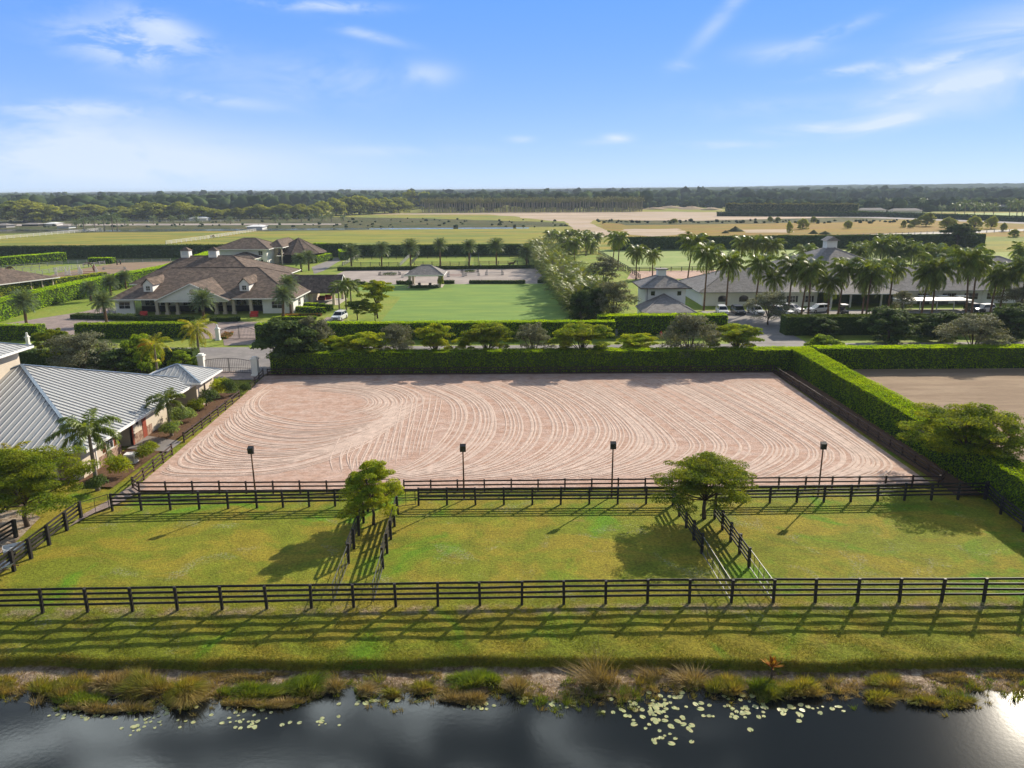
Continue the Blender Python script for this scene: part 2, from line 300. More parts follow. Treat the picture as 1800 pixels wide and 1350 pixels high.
m_tyre = mat('tyre_rubber', (0.015, 0.015, 0.015), 0.9, 0.2)
m_rim = mat('alloy_rim', (0.4, 0.4, 0.4), 0.35, 0.5, metal=0.8)
m_far = leafmat('distant_tree_crowns', (0.052, 0.072, 0.026), (0.028, 0.045, 0.020), trans=0.0, cs=0.02, rough=1, spec=0, k=1)
m_belt = leafmat('belt_tree_leaves', (0.19, 0.20, 0.028), (0.10, 0.125, 0.022), trans=0.35, cs=0.12)
m_pine = leafmat('plantation_leaves', (0.105, 0.105, 0.045), (0.06, 0.07, 0.03), trans=0.25, cs=0.1)
m_ptrunk = mat('pale_plantation_trunk', (0.30, 0.26, 0.20), 0.9, 0.1, var=0.3)
m_horse = mat('chestnut_horse_coat', (0.09, 0.035, 0.016), 0.6, 0.3, var=0.2)
m_wind = mat('red_cloth', (0.35, 0.03, 0.03), 0.8, 0.2)
m_skin = mat('skin', (0.45, 0.26, 0.18), 0.6, 0.3)
mw = bpy.data.materials.new('pond_water'); mw.use_nodes = True; q = mw.node_tree.nodes['Principled BSDF']
q.inputs['Base Color'].default_value = (0.010, 0.012, 0.011, 1); q.inputs['Roughness'].default_value = 0.085; q.inputs['IOR'].default_value = 1.40
tt = mw.node_tree.nodes.new('ShaderNodeTexCoord'); n9 = mw.node_tree.nodes.new('ShaderNodeTexNoise'); n9.inputs['Scale'].default_value = 4; n9.inputs['Detail'].default_value = 5
b9 = mw.node_tree.nodes.new('ShaderNodeBump'); b9.inputs['Strength'].default_value = 0.06; b9.inputs['Distance'].default_value = 0.02
mw.node_tree.links.new(tt.outputs['Object'], n9.inputs[0]); mw.node_tree.links.new(n9.outputs[0], b9.inputs['Height']); mw.node_tree.links.new(b9.outputs[0], q.inputs['Normal'])
mcw = mat('canal_water', (0.03, 0.035, 0.04), 0.08, 0.5)
# ------------------------------------------------------------------ ground
rg = np.random.default_rng(3)
def wob(x, seed, amp, f): return amp * (math.sin(x * f + seed) + 0.6 * math.sin(x * f * 2.3 + seed * 2.1) + 0.4 * math.sin(x * f * 5.1 + seed * 3.7)) / 2
def scarp(x): return 36.35 + wob(x, 1.3, 0.32, 0.22) - 0.012 * x            # where the mown grass ends in a little cut bank
def shore(x): return 34.35 + wob(x, 4.0, 0.7, 0.31) + wob(x, 2.0, 0.25, 1.3)  # water's edge
def zg(x, y):
    s = scarp(x); h = shore(x)
    if y > 40.4: return 0.0
    if y > s: t = (40.4 - y) / (40.4 - s); return -0.72 * t + 0.02 * math.sin(x * 1.7 + y * 2.3) * (t > 0.1)
    if y > s - 0.34: return -0.72 - 0.38 * (s - y) / 0.34
    if y > h: t = (s - 0.34 - y) / max(s - 0.34 - h, 0.2); return -1.10 - 0.14 * t + 0.03 * math.sin(x * 2.1 + y * 4)
    return -1.24 - min((h - y) * 0.22, 1.6)
WZ = -1.25
gx = np.arange(-56, 56.01, 0.35); gy = np.concatenate([[-14, 0, 10, 16, 20, 24, 27, 29, 31], np.arange(32, 40.8, 0.16), [41.2]])
GV = [(x, y, zg(x, y)) for y in gy for x in gx]; nx = len(gx)
GF = [(j * nx + i, j * nx + i + 1, (j + 1) * nx + i + 1, (j + 1) * nx + i) for j in range(len(gy) - 1) for i in range(nx - 1)]
nb = len(GV); BG = 9000
ex = [(-BG, 41.2), (-56, 41.2), (56, 41.2), (BG, 41.2), (-BG, BG), (-56, BG), (56, BG), (BG, BG), (-BG, -14), (-56, -14), (56, -14), (BG, -14)]
ev = [(x, y, 0.0) for x, y in ex[:8]] + [(x, y, -2.8) for x, y in ex[8:]]
# the bank runs on left and right of the detailed stretch with the same profile
prof = [(41.2, 0.0), (40.4, 0.0), (36.6, -0.76), (36.3, -1.04), (34.3, -1.25), (26, -2.8), (-14, -2.8)]
gm_ = MB(); gm_.v = list(GV); gm_.f = list(GF)
gm_.add([(-BG, 41.2, 0), (BG, 41.2, 0), (BG, BG, 0), (-BG, BG, 0)], [(0, 1, 2, 3)])
for s_ in (-1, 1):
    vs = [(s_ * x, y, z) for y, z in prof for x in (56, 2500)]
    gm_.add(vs, [((2 * i, 2 * i + 1, 2 * i + 3, 2 * i + 2) if s_ < 0 else (2 * i, 2 * i + 2, 2 * i + 3, 2 * i + 1)) for i in range(len(prof) - 1)])
vs = [(-2500, -14, -2.8), (2500, -14, -2.8), (2500, -20, 0), (-2500, -20, 0), (-2500, -BG, 0), (2500, -BG, 0)]; gm_.add(vs, [(3, 2, 1, 0), (4, 5, 2, 3)])
ground = tag(gm_.obj('ground', None, smooth=True), 'mown grass ground sloping to a sandy pond shore', None, None, 'structure')
mg = bpy.data.materials.new('ground_material'); mg.use_nodes = True; ground.data.materials.append(mg)
# ground material: paddock grass above the cut bank, sand below it, dark mud under the water
t_ = mg.node_tree; pr = t_.nodes['Principled BSDF']; pr.inputs['Roughness'].default_value = 0.92; pr.inputs['Specular IOR Level'].default_value = 0.12
def T(ty): return t_.nodes.new(ty)
tc_ = T('ShaderNodeTexCoord'); sp_ = T('ShaderNodeSeparateXYZ'); t_.links.new(tc_.outputs['Object'], sp_.inputs[0])
def gnz(sc, det=6, ro=0.62, dist=0.0, sq=None):
    n = T('ShaderNodeTexNoise'); n.inputs['Scale'].default_value = sc; n.inputs['Detail'].default_value = det; n.inputs['Roughness'].default_value = ro; n.inputs['Distortion'].default_value = dist
    v = tc_.outputs['Object']
    if sq: mp_ = T('ShaderNodeMapping'); mp_.inputs['Scale'].default_value = sq; t_.links.new(v, mp_.inputs[0]); v = mp_.outputs[0]
    t_.links.new(v, n.inputs['Vector']); return n.outputs[0]
def gmr(src, a, b, c=0.0, d=1.0, sm=True):
    n = T('ShaderNodeMapRange'); n.interpolation_type = 'SMOOTHSTEP' if sm else 'LINEAR'
    for i, v in enumerate((a, b, c, d)): n.inputs[i + 1].default_value = v
    t_.links.new(src, n.inputs[0]); return n.outputs[0]
def gmx(f, a, b):
    n = T('ShaderNodeMix'); n.data_type = 'RGBA'; t_.links.new(f, n.inputs[0])
    for i, v in ((6, a), (7, b)):
        if isinstance(v, tuple): n.inputs[i].default_value = (*v, 1)
        else: t_.links.new(v, n.inputs[i])
    return n.outputs[2]
def gmul(a, b):
    n = T('ShaderNodeMath'); n.operation = 'MULTIPLY'
    for i, v in enumerate((a, b)):
        if isinstance(v, (int, float)): n.inputs[i].default_value = v
        else: t_.links.new(v, n.inputs[i])
    return n.outputs[0]
c_ = gmx(gmr(gnz(0.16, 7, .66, .8, (1, 1.5, 1)), .42, .60), (0.190, 0.215, 0.018), (0.285, 0.235, 0.026))
c_ = gmx(gmr(gnz(0.11, 5, .6, 1.0), .54, .66), c_, (0.125, 0.245, 0.012))
c_ = gmx(gmr(gnz(0.5, 8, .7, .5), .60, .72, 0, .55), c_, (0.34, 0.23, 0.08))
c_ = gmx(gmr(gmul(gmr(gnz(0.28, 6, .6, 1), .55, .68), gmr(gnz(7, 3, .7), .45, .6)), 0, 1, 0, .55), c_, (0.30, 0.29, 0.20))
# the strip of pale trodden earth along the foot of the near fence
dfen = T('ShaderNodeMath'); dfen.operation = 'SUBTRACT'; t_.links.new(sp_.outputs[1], dfen.inputs[0]); dfen.inputs[1].default_value = 40.35
dab = T('ShaderNodeMath'); dab.operation = 'ABSOLUTE'; t_.links.new(dfen.outputs[0], dab.inputs[0])
c_ = gmx(gmul(gmr(dab.outputs[0], .15, .7, 1, 0), gmr(gnz(0.9, 6, .7), .42, .62, 0, .75)), c_, (0.36, 0.26, 0.18))
sand_ = gmx(gmr(gnz(1.1, 7, .65), .4, .62), (0.36, 0.27, 0.19), (0.19, 0.125, 0.075))
sand_ = gmx(gmr(gnz(5, 4, .7), .5, .7, 0, .6), sand_, (0.46, 0.38, 0.30))
zz = sp_.outputs[2]
zn = T('ShaderNodeMath'); zn.operation = 'ADD'; t_.links.new(zz, zn.inputs[0]); t_.links.new(gmr(gnz(3, 5, .7), 0, 1, -.09, .09, False), zn.inputs[1])
c_ = gmx(gmr(zn.outputs[0], -1.10, -1.02), sand_, c_)
c_ = gmx(gmr(zz, -1.36, -1.25), (0.06, 0.05, 0.035), c_)
vm_ = T('ShaderNodeVectorMath'); vm_.operation = 'SCALE'; t_.links.new(c_, vm_.inputs[0]); t_.links.new(gmul(gmr(gnz(5, 6, .8), .3, .7, .40, 1.62, False), gmr(gnz(0.6, 4, .7), .3, .7, .8, 1.2, False)), vm_.inputs['Scale']); t_.links.new(vm_.outputs[0], pr.inputs['Base Color'])
bb = T('ShaderNodeBump'); bb.inputs['Strength'].default_value = 1.0; bb.inputs['Distance'].default_value = 0.14; t_.links.new(gnz(7, 5, .75), bb.inputs['Height']); t_.links.new(bb.outputs[0], pr.inputs['Normal'])
water = tag(MB().quad((-2500, -19.9, WZ), (2500, -19.9, WZ), (2500, 37.5, WZ), (-2500, 37.5, WZ)).obj('pond_water', mw), 'dark still pond water mirroring clouds', None, None, 'structure')
LAY = [0.0]
def sheet(name, label, px, m, z=None, world=False, wob_=0.0, sub=0):
    """a flat sheet on the ground, each a few millimetres above the one before"""
    if z is None: LAY[0] += 0.004; z = LAY[0]
    P = px if world else [G(*p) for p in px]
    if sub:
        Q = []
        for i in range(len(P)):
            a, b = P[i], P[(i + 1) % len(P)]; d = math.dist(a, b); k = max(1, int(d / sub)); nx_, ny_ = (b[1] - a[1]) / (d + 1e-6), -(b[0] - a[0]) / (d + 1e-6)
            for j in range(k):
                t = j / k; o = random.uniform(-1, 1) * wob_ if j else 0; Q.append((a[0] + (b[0] - a[0]) * t + nx_ * o, a[1] + (b[1] - a[1]) * t + ny_ * o))
        P = Q
    me = bpy.data.meshes.new(name); import bmesh
    bm = bmesh.new(); vs = [bm.verts.new((x, y, z)) for x, y in P]; f = bm.faces.new(vs); f.normal_update()
    if f.normal.z < 0: f.normal_flip()
    bmesh.ops.triangulate(bm, faces=bm.faces[:]); bm.to_mesh(me); bm.free(); me.materials.append(m)
    return tag(link(name, me), label, None, None, 'structure')
# far country first (big steps apart), nearer sheets above
sheet('field', 'golden grass field beyond the long dark hedge', [(-350, 448), (2200, 436), (2200, 362), (-350, 376)], m_gold)
sheet('rough_ground', 'scrubby strip between the fields', [(-200, 391), (-200, 384), (560, 381), (760, 384), (980, 391), (1010, 398), (600, 405), (-200, 412)], m_rough, wob_=4, sub=14)
sheet('bare_ground', 'pale graded earth in front of the plantation', [(560, 377), (900, 373), (1180, 372), (1480, 377), (1530, 383), (1230, 389), (1040, 387), (985, 389), (860, 377)], m_bare, wob_=5, sub=20)
sheet('road', 'pale haul road curving out of the bare ground', [(975, 381), (1055, 382), (1036, 392), (1060, 402), (1100, 417), (1040, 417), (1010, 404), (1000, 393)], m_bare, wob_=1, sub=14)
sheet('field', 'dry orange field right of the haul road', [(1050, 386), (1240, 390), (1560, 380), (1800, 384), (2100, 392), (2100, 420), (1560, 413), (1115, 424), (1060, 400)], m_orange, wob_=3, sub=14)
sheet('rough_ground', 'dark weedy strip behind the orange field', [(1045, 387), (1230, 388), (1560, 380), (1620, 384), (1480, 391), (1100, 396)], m_rough, wob_=3, sub=14)
sheet('bare_ground', 'pale bare patch in the orange field', [(1095, 403), (1190, 402), (1215, 410), (1150, 416), (1110, 413)], m_bare, wob_=3, sub=8)
sheet('bare_ground', 'small bare patch in the orange field right of centre', [(1295, 404), (1395, 403), (1390, 409), (1310, 409)], m_bare, wob_=2, sub=8)
sheet('canal', 'narrow grey canal across the left fields', [(-150, 403), (200, 404), (560, 401.6), (930, 400), (930, 401.6), (560, 404), (200, 407), (-150, 407)], mcw, wob_=.4, sub=30)
sheet('path', 'pale track behind the canal', [(-150, 394), (150, 393.5), (420, 393), (600, 393), (600, 395), (400, 395.8), (150, 396.5), (-150, 398)], m_ring)
sheet('lawn', 'bright green polo lawn far right', [(1630, 376), (1900, 373), (1900, 384), (1680, 382)], m_polo)
sheet('road', 'grey road along the far right fence', [(1430, 416), (1640, 408), (1800, 402.5), (1990, 402), (1990, 405), (1800, 406), (1640, 413), (1470, 419)], m_walkp)
sheet('road', 'distant road beside the dark hedge on the right', [(1270, 375), (1520, 380), (1800, 390), (2000, 398), (2000, 400), (1800, 393.5), (1520, 383), (1260, 376.5)], m_asph)
# middle distance
sheet('grass', 'green estate ground around the buildings', [(-153, 118), (260, 118), (290, 288), (-260, 288)], m_verge, world=True)
sheet('canal', 'dark ditch in front of the long hedge', [(-120, 467), (330, 463), (345, 455), (-120, 456)], m_hedged)
sheet('arena', 'tan sand riding ring on the left with white jumps', [(-40, 507), (60, 497), (100, 480), (210, 462), (330, 459), (300, 470), (215, 487), (150, 500), (-40, 530)], m_arena2)
sheet('arena', 'grey sand jumping ring behind the green lawn', [(555, 502), (608, 475), (942, 471), (966, 499.5), (745, 501)], m_ring)
sheet('lawn', 'smooth green lawn in front of the gazebo', [(664, 572), (705, 523), (598, 507), (590, 501), (968, 499), (1018, 571)], m_lawn)
sheet('road', 'curved drive beside the paddocks behind the house', [(548, 470), (580, 457), (618, 444), (624, 447), (592, 462), (570, 476), (552, 482)], m_asph)
sheet('arena', 'reddish sand strip behind the grey roofed barn', [(1110, 477), (1102, 491), (1420, 489), (1420, 474)], m_arena)
sheet('lawn', 'pale green polo lawn behind the coconut palms', [(1045, 440), (1106, 472), (1450, 469), (1560, 456), (1520, 440), (1200, 437)], m_polo)
sheet('road', 'grey asphalt road between the two hedges', [(-110, 118.5), (130, 118.5), (130, 111.5), (41, 111.5), (30, 113), (-30, 112), (-32.6, 107), (-33.5, 101), (-43, 101), (-46, 107), (-62, 111), (-110, 111)], m_asph, world=True)
sheet('road', 'brick drive in front of the brown roofed house', [(-40, 585), (60, 580), (120, 590), (392, 597), (394, 608), (458, 606), (454, 572), (500, 573), (604, 573), (604, 560), (575, 558), (560, 568), (420, 566), (262, 572), (150, 575), (220, 560), (206, 542), (178, 541), (150, 548), (-40, 577)], m_paver)
sheet('road', 'brick apron at the near gate', [(-42.9, 97), (-33.2, 97), (-33.2, 102), (-42.9, 102)], m_paver, world=True)
sheet('sidewalk', 'pale sidewalk along the road', [(-30, 108.6), (130, 108.6), (130, 109.8), (-30, 109.8)], m_walkp, world=True)
sheet('parking_lot', 'asphalt parking lot in front of the grey roofed barn', [(36.5, 128), (160, 128), (160, 152), (38, 152)], m_asph, world=True)
sheet('road', 'driveway mouth into the parking lot', [(34.5, 118.5), (47, 118.5), (47, 128), (36.5, 128)], m_asph, world=True)
for px in ([(60, 612), (110, 606), (165, 612), (120, 622)], [(435, 607), (462, 605), (470, 612), (440, 614)], [(345, 607), (392, 598), (392, 606), (362, 612)]):
    sheet('grass', 'small green verge beside the road', px, m_verge)
# around the near arena and barn
sheet('arena', 'brown sand arena beyond the right hedge', [(41.5, 58), (150, 58), (150, 101), (41.5, 101)], m_arena2, world=True)
sheet('mulch', 'bare dark soil between the arena and the right hedge', [(35.4, 56.6), (41.2, 56.6), (40.6, 100), (34.8, 100)], m_mulch, world=True)
AR = [(-31.4, 59.2), (-30.4, 58.6), (34.7, 58.9), (34.7, 98.7), (-33.0, 98.9), (-32.4, 88)]
sheet('mulch', 'dark soil strip under the long arena hedge', [(-33, 98), (39, 98), (39, 101), (-33, 101)], m_mulch, world=True)
sheet('arena', 'pink sand riding arena scored with harrow lines', AR, m_arena, world=True)
sheet('mulch', 'brown mulch bed along the barn wall', [(-37, 60), (-33.4, 59.6), (-33.4, 90), (-37, 90)], m_mulch, world=True)
sheet('path', 'grey paving in front of the barn breezeway', [(-37, 69.5), (-32.6, 68.5), (-32.6, 71.5), (-37, 73.5)], m_asph, world=True)
sheet('path', 'sandy drive at the lower left corner', [G(-90, 900), G(40, 900), G(72, 912), G(20, 965), G(-60, 1010), G(-160, 1010)], m_dirt, world=True)
sheet('path', 'worn track between the two fences', [G(120, 930), G(150, 905), G(195, 880), G(240, 850), G(260, 858), G(215, 885), G(165, 905)], m_paver, world=True)
# ------------------------------------------------------------------ harrow lines in the arena: low ridges of loose pale sand
def crv(pts, n):
    P = [Vector((*p, 0)) for p in pts]; P = [2 * P[0] - P[1]] + P + [2 * P[-1] - P[-2]]; out = []
    for i in range(1, len(P) - 2):
        for k in range(n):
            t = k / n; a, b, c, d = P[i - 1:i + 3]
            out.append(0.5 * ((2 * b) + (c - a) * t + (2 * a - 5 * b + 4 * c - d) * t * t + (3 * b - a - 3 * c + d) * t ** 3))
    out.append(P[-2]); return [(p.x, p.y) for p in out]
RV, RF = [], []
def ridge(pts, wd, h, mod):
    """pts in world xy; a ridge of width wd"""
    global RV, RF
    n0 = len(RV); n = len(pts)
    for i, (x, y) in enumerate(pts):
        a = pts[max(i - 1, 0)]; b = pts[min(i + 1, n - 1)]; dx, dy = b[0] - a[0], b[1] - a[1]; l = math.hypot(dx, dy) + 1e-6; nx_, ny_ = dy / l, -dx / l
        e = min(1, i / 4, (n - 1 - i) / 4); ww = wd * (0.35 + 0.65 * e) * (0.85 + 0.2 * math.sin(i * 0.11 + mod)); hh = h * e * (0.8 + 0.3 * math.sin(i * .13 + mod * 3))
        z = LAY[0] + 0.003
        RV += [(x - nx_ * ww / 2, y - ny_ * ww / 2, z), (x - nx_ * ww * .15, y - ny_ * ww * .15, z + hh), (x + nx_ * ww * .15, y + ny_ * ww * .15, z + hh), (x + nx_ * ww / 2, y + ny_ * ww / 2, z)]
    for i in range(n - 1):
        for k in range(3): a = n0 + i * 4 + k; RF.append((a, a + 1, a + 5, a + 4))
def inside(x, y): return -31.0 < x < 34.0 and 59.3 < y < 98.2
def family(keys, N, lines=(-.55, 0, .6), wd=.27, h=.018, jit=.3, off=0, prob=1.0):
    K = len(keys) - 1; up = [[(a[0], a[1]) for a in k] for k in keys]
    for i in range(N):
        t = (i + .5) / N * K; j = min(int(t), K - 1); f = t - j + random.uniform(-jit, jit) / N
        px = [(a[0] * (1 - f) + b[0] * f, a[1] * (1 - f) + b[1] * f) for a, b in zip(up[j], up[j + 1])]
        W = [G(*p) for p in px]; W = crv(W, 10)
        for o in lines:
            if random.random() > prob: continue
            oo = o + random.uniform(-.08, .08); Q = []
            for q_, (x, y) in enumerate(W):
                a = W[max(q_ - 1, 0)]; b = W[min(q_ + 1, len(W) - 1)]; l = math.dist(a, b) + 1e-6
                o2 = oo * (1 + .12 * math.sin(q_ * .05 + i)) + .02 * math.sin(q_ * .3 + i * 2)
                Q.append((x + (b[1] - a[1]) / l * o2, y - (b[0] - a[0]) / l * o2))
            Q = [p for p in Q if inside(*p)]
            if len(Q) > 8: ridge(Q, wd * random.uniform(.7, 1.25), h * random.uniform(.6, 1.2), random.uniform(0, 6))
kA = [(705, 676), (745, 688), (785, 706), (795, 730), (782, 765), (750, 800), (700, 828), (640, 840)]
kB = [(820, 676), (862, 695), (888, 718), (898, 752), (885, 785), (845, 815), (790, 832), (720, 841)]
kC = [(930, 672), (985, 692), (1030, 720), (1055, 755), (1040, 790), (1000, 815), (955, 832), (900, 841)]
kD = [(1030, 670), (1085, 700), (1135, 738), (1172, 772), (1177, 792), (1150, 812), (1100, 828), (1050, 840)]
kE = [(1160, 668), (1230, 702), (1300, 742), (1355, 778), (1362, 798), (1345, 815), (1320, 828), (1290, 840)]
kF = [(1250, 668), (1330, 708), (1410, 752), (1470, 790), (1482, 808), (1475, 820), (1455, 832), (1430, 841)]
kH = [(1330, 668), (1410, 712), (1490, 762), (1545, 802), (1560, 818), (1555, 828), (1545, 834), (1520, 841)]
family([kA, kB, kC, kD, kE, kF, kH], 25, lines=(-.62, -.2, .3, .66), prob=.9)
l1 = [(470, 690), (455, 702), (452, 716), (475, 730), (540, 742), (600, 742), (660, 730), (690, 712)]
l2 = [(470, 676), (432, 702), (428, 728), (455, 748), (520, 760), (590, 757), (670, 742), (702, 715)]
l3 = [(460, 672), (410, 712), (395, 745), (425, 772), (500, 784), (575, 778), (650, 755), (720, 715)]
l4 = [(430, 695), (380, 742), (360, 778), (395, 802), (470, 808), (560, 797), (640, 768), (735, 722)]
l5 = [(400, 725), (345, 772), (315, 808), (340, 824), (430, 826), (530, 812), (620, 780), (700, 740)]
l6 = [(350, 770), (305, 805), (280, 826), (300, 838), (400, 838), (500, 830), (600, 800), (680, 752)]
family([l1, l2, l3, l4, l5, l6], 11, lines=(-.6, -.2, .25, .6), prob=.85)
c1_ = [(480, 672), (560, 676), (640, 684), (680, 698), (690, 715), (660, 732)]
c2_ = [(500, 665), (600, 668), (680, 676), (730, 690), (742, 708), (700, 728)]
c3_ = [(560, 690), (600, 692), (640, 700), (650, 710), (635, 720), (600, 727)]
family([c3_, c1_, c2_], 6, lines=(-.6, 0, .5))
v1 = [(600, 768), (592, 785), (585, 805), (592, 828)]; v2 = [(660, 765), (652, 790), (640, 812), (634, 832)]; v3 = [(715, 690), (706, 735), (698, 775), (690, 815)]; v4 = [(775, 700), (768, 735), (757, 765), (750, 792)]
family([v1, v2, v3, v4], 9, lines=(-.8, -.2, .5), wd=.16)
tag(link('harrow_lines', mesh_np('harrow_lines', RV, RF, m_ridge, True)), 'pale sweeping harrow lines raked into the pink arena sand', None, None, 'structure')
# ------------------------------------------------------------------ foliage generators
def cards(P, size, seed, up=0.6, asp=0.5, N_=None):
    """leaf-shaped diamonds at the points P, facing mostly outwards and up"""
    r = np.random.default_rng(seed); n = len(P); P = np.asarray(P)
    nrm = r.normal(size=(n, 3)); nrm[:, 2] = np.abs(nrm[:, 2]) * (1 + up)
    if N_ is not None: nrm = nrm * 0.7 + N_ * 1.1
    nrm /= np.linalg.norm(nrm, axis=1)[:, None] + 1e-9
    a = np.cross(nrm, r.normal(size=(n, 3))); a /= np.linalg.norm(a, axis=1)[:, None] + 1e-9; b = np.cross(nrm, a)
    s = (size * r.uniform(0.6, 1.35, n))[:, None]
    V = np.stack([P - a * s, P + b * s * asp, P + a * s, P - b * s * asp], 1).reshape(-1, 3)
    return V, np.arange(4 * n).reshape(-1, 4)
def puff(c, rad, n, r, flat=0.5, shell=0.55):
    d = r.normal(size=(n, 3)); d /= np.linalg.norm(d, axis=1)[:, None]; d[:, 2] = np.where(d[:, 2] < -0.25, -d[:, 2] * 0.5, d[:, 2])
    q = d * (shell + (1 - shell) * r.random((n, 1)) ** 0.6) * rad; q[:, 2] *= flat
    return np.asarray(c) + q, d
def tree_proto(kind, seed, leaf_m, bark_m=None, H=5.5, Rw=4.0, npuff=45, per=260, leaf=0.12, flat=0.38, low=0.35, dome=0.5, trunk=0.14, split=0.30, irr=0.35, nl=15, skirt=0):
    """(trunk mesh, crown mesh) of a tree of height H and crown radius Rw: leaf pads gathered round the ends of its limbs"""
    rr = random.Random(seed); r = np.random.default_rng(seed); Ps, Ns, C_, E_ = [], [], [], []
    for i in range(nl):
        a = i * 2.39996 + rr.uniform(-.35, .35); q = math.sqrt((i + .35) / nl) * (1 - irr * .5 + irr * rr.uniform(-.5, .55)); E_.append((math.cos(a) * q * Rw * .84, math.sin(a) * q * Rw * .84, H * (.86 - dome * .75 * q ** 2) + rr.uniform(-.08, .05) * H, q))
    for k, (ex, ey, ez, q) in enumerate(E_):
        for j in range(max(2, npuff // nl)):
            o = 0 if j == 0 else 1; sp = Rw * .26; x, y = ex + o * rr.gauss(0, sp * .6), ey + o * rr.gauss(0, sp * .6); z = ez + o * rr.uniform(-.16, .05) * H
            if j % 4 == 3: z = max(H * low, ez - rr.uniform(.12, .26) * H); x *= .62; y *= .62
            rad = Rw * rr.uniform(.10, .24) * (1.15 if j == 0 else 1); p, n = puff((x, y, z), rad, int(per * (rad / (Rw * .17)) ** 1.5), r, flat); Ps.append(p); Ns.append(n); C_.append((x, y, z - rad * flat * .4, k))
    for j in range(skirt):
        a = rr.uniform(0, 6.28); q = rr.uniform(.45, .82); t = rr.uniform(low, .62); rad = Rw * rr.uniform(.2, .3); p, n = puff((math.cos(a) * q * Rw, math.sin(a) * q * Rw, H * t), rad, per, r, max(flat, .8)); Ps.append(p); Ns.append(n)
    V, F = cards(np.concatenate(Ps), leaf, seed + 1, N_=np.concatenate(Ns)); crown = mesh_np(kind + '_crown', V, F, leaf_m)
    mb = MB(); fork = H * split; mb.tube([(0, 0, -.15), (0.02 * H, 0, fork * .5), (0, 0.01 * H, fork)], [trunk * 1.25, trunk, trunk * .85], 8)
    for k, (ex, ey, ez, q) in enumerate(E_):
        e = (ex * .8, ey * .8, ez - .1 * H); mid = (ex * .35, ey * .35, (fork + e[2]) / 2 - .02 * H); mb.tube([(0, 0, fork - .05), mid, e], [trunk * .5, trunk * .36, trunk * .18], 5)
        for c in C_:
            if c[3] == k: mb.tube([e, ((e[0] + c[0]) / 2, (e[1] + c[1]) / 2, (e[2] + c[2]) / 2 + .02 * H), c[:3]], [trunk * .18, trunk * .12, trunk * .05], 4)
    return mb.mesh(kind + '_trunk', bark_m or m_bark, True), crown
def put_tree(proto, name, label, cat, x, y, h=None, H=5.5, rz=None, group=None, sxy=1.0, z=0, leaf=None):
    s = (h or H) / H; t = thing(name, label, cat, (x, y, z), random.uniform(0, 6.28) if rz is None else rz, group, (s * sxy, s * sxy, s))
    link('trunk', proto[0], t); c = link('crown', proto[1], t)
    return t
def hedge(name, label, pts, wd, z1, dens=26, leaf=0.14, m=None, z0=0.0, group=None, cat='hedge', bulge=.12, seed=1, coreoff=.13, topm=None):
    """a clipped hedge: dark core box with leaves over every face; pts is its centre line"""
    r = np.random.default_rng(seed); VV, FF, n0 = [], [], 0; core = MB()
    for (ax, ay), (bx, by) in zip(pts[:-1], pts[1:]):
        l = math.hypot(bx - ax, by - ay); ux, uy = (bx - ax) / l, (by - ay) / l; vx, vy = -uy, ux; hw = wd / 2
        def at(s, o, z): return np.stack([ax + ux * s + vx * o, ay + uy * s + vy * o, z], 1)
        def noise_(s, o): return bulge * (np.sin(s * 1.3 + seed) * .5 + np.sin(s * 3.1 + o * 2) * .3 + np.sin(s * .37 + seed * 2) * .6)
        parts = []
        n = int(l * wd * dens * 1.6); s, o = r.uniform(-hw * .9, l + hw * .9, n), r.uniform(-hw, hw, n); parts.append((at(s, o, z1 + noise_(s, o) * .5 + r.uniform(-.05, .03, n) + (r.random(n) < .006) * r.uniform(.08, .3, n)), np.tile([.75, .9, 1.4], (n, 1))))
        for sg in (-1, 1):
            n = int(l * (z1 - z0) * dens * .8); s, z = r.uniform(-hw * .9, l + hw * .9, n), z0 + (z1 - z0) * r.random(n) ** .9
            parts.append((at(s, sg * (hw + noise_(s, z) * .7 + r.uniform(-.12, .06, n)), z), np.tile([vx * sg, vy * sg, .25], (n, 1))))
        for e in (0, 1):
            n = int(wd * (z1 - z0) * dens); o, z = r.uniform(-hw, hw, n), r.uniform(z0, z1, n); s = np.full(n, -hw * .9 if e == 0 else l + hw * .9) + r.uniform(-.12, .06, n) * (1 if e else -1)
            parts.append((at(s, o, z), np.tile([ux * (1 if e else -1), uy * (1 if e else -1), .2], (n, 1))))
        for P, Nn in parts:
            V, F = cards(P, leaf, int(r.integers(1e6)), N_=Nn); VV.append(V); FF.append(F + n0); n0 += len(V)
        c = hw - coreoff
        core.prism([(ax + vx * c - ux * c, ay + vy * c - uy * c), (ax - vx * c - ux * c, ay - vy * c - uy * c), (bx - vx * c + ux * c, by - vy * c + uy * c), (bx + vx * c + ux * c, by + vy * c + uy * c)], z0, z1 - coreoff)
    me = mesh_np(name, np.concatenate(VV), np.concatenate(FF), m or m_hedge)
    h = tag(link(name, me), label, cat, group); core.obj('inner_branches', m_core, h); return h
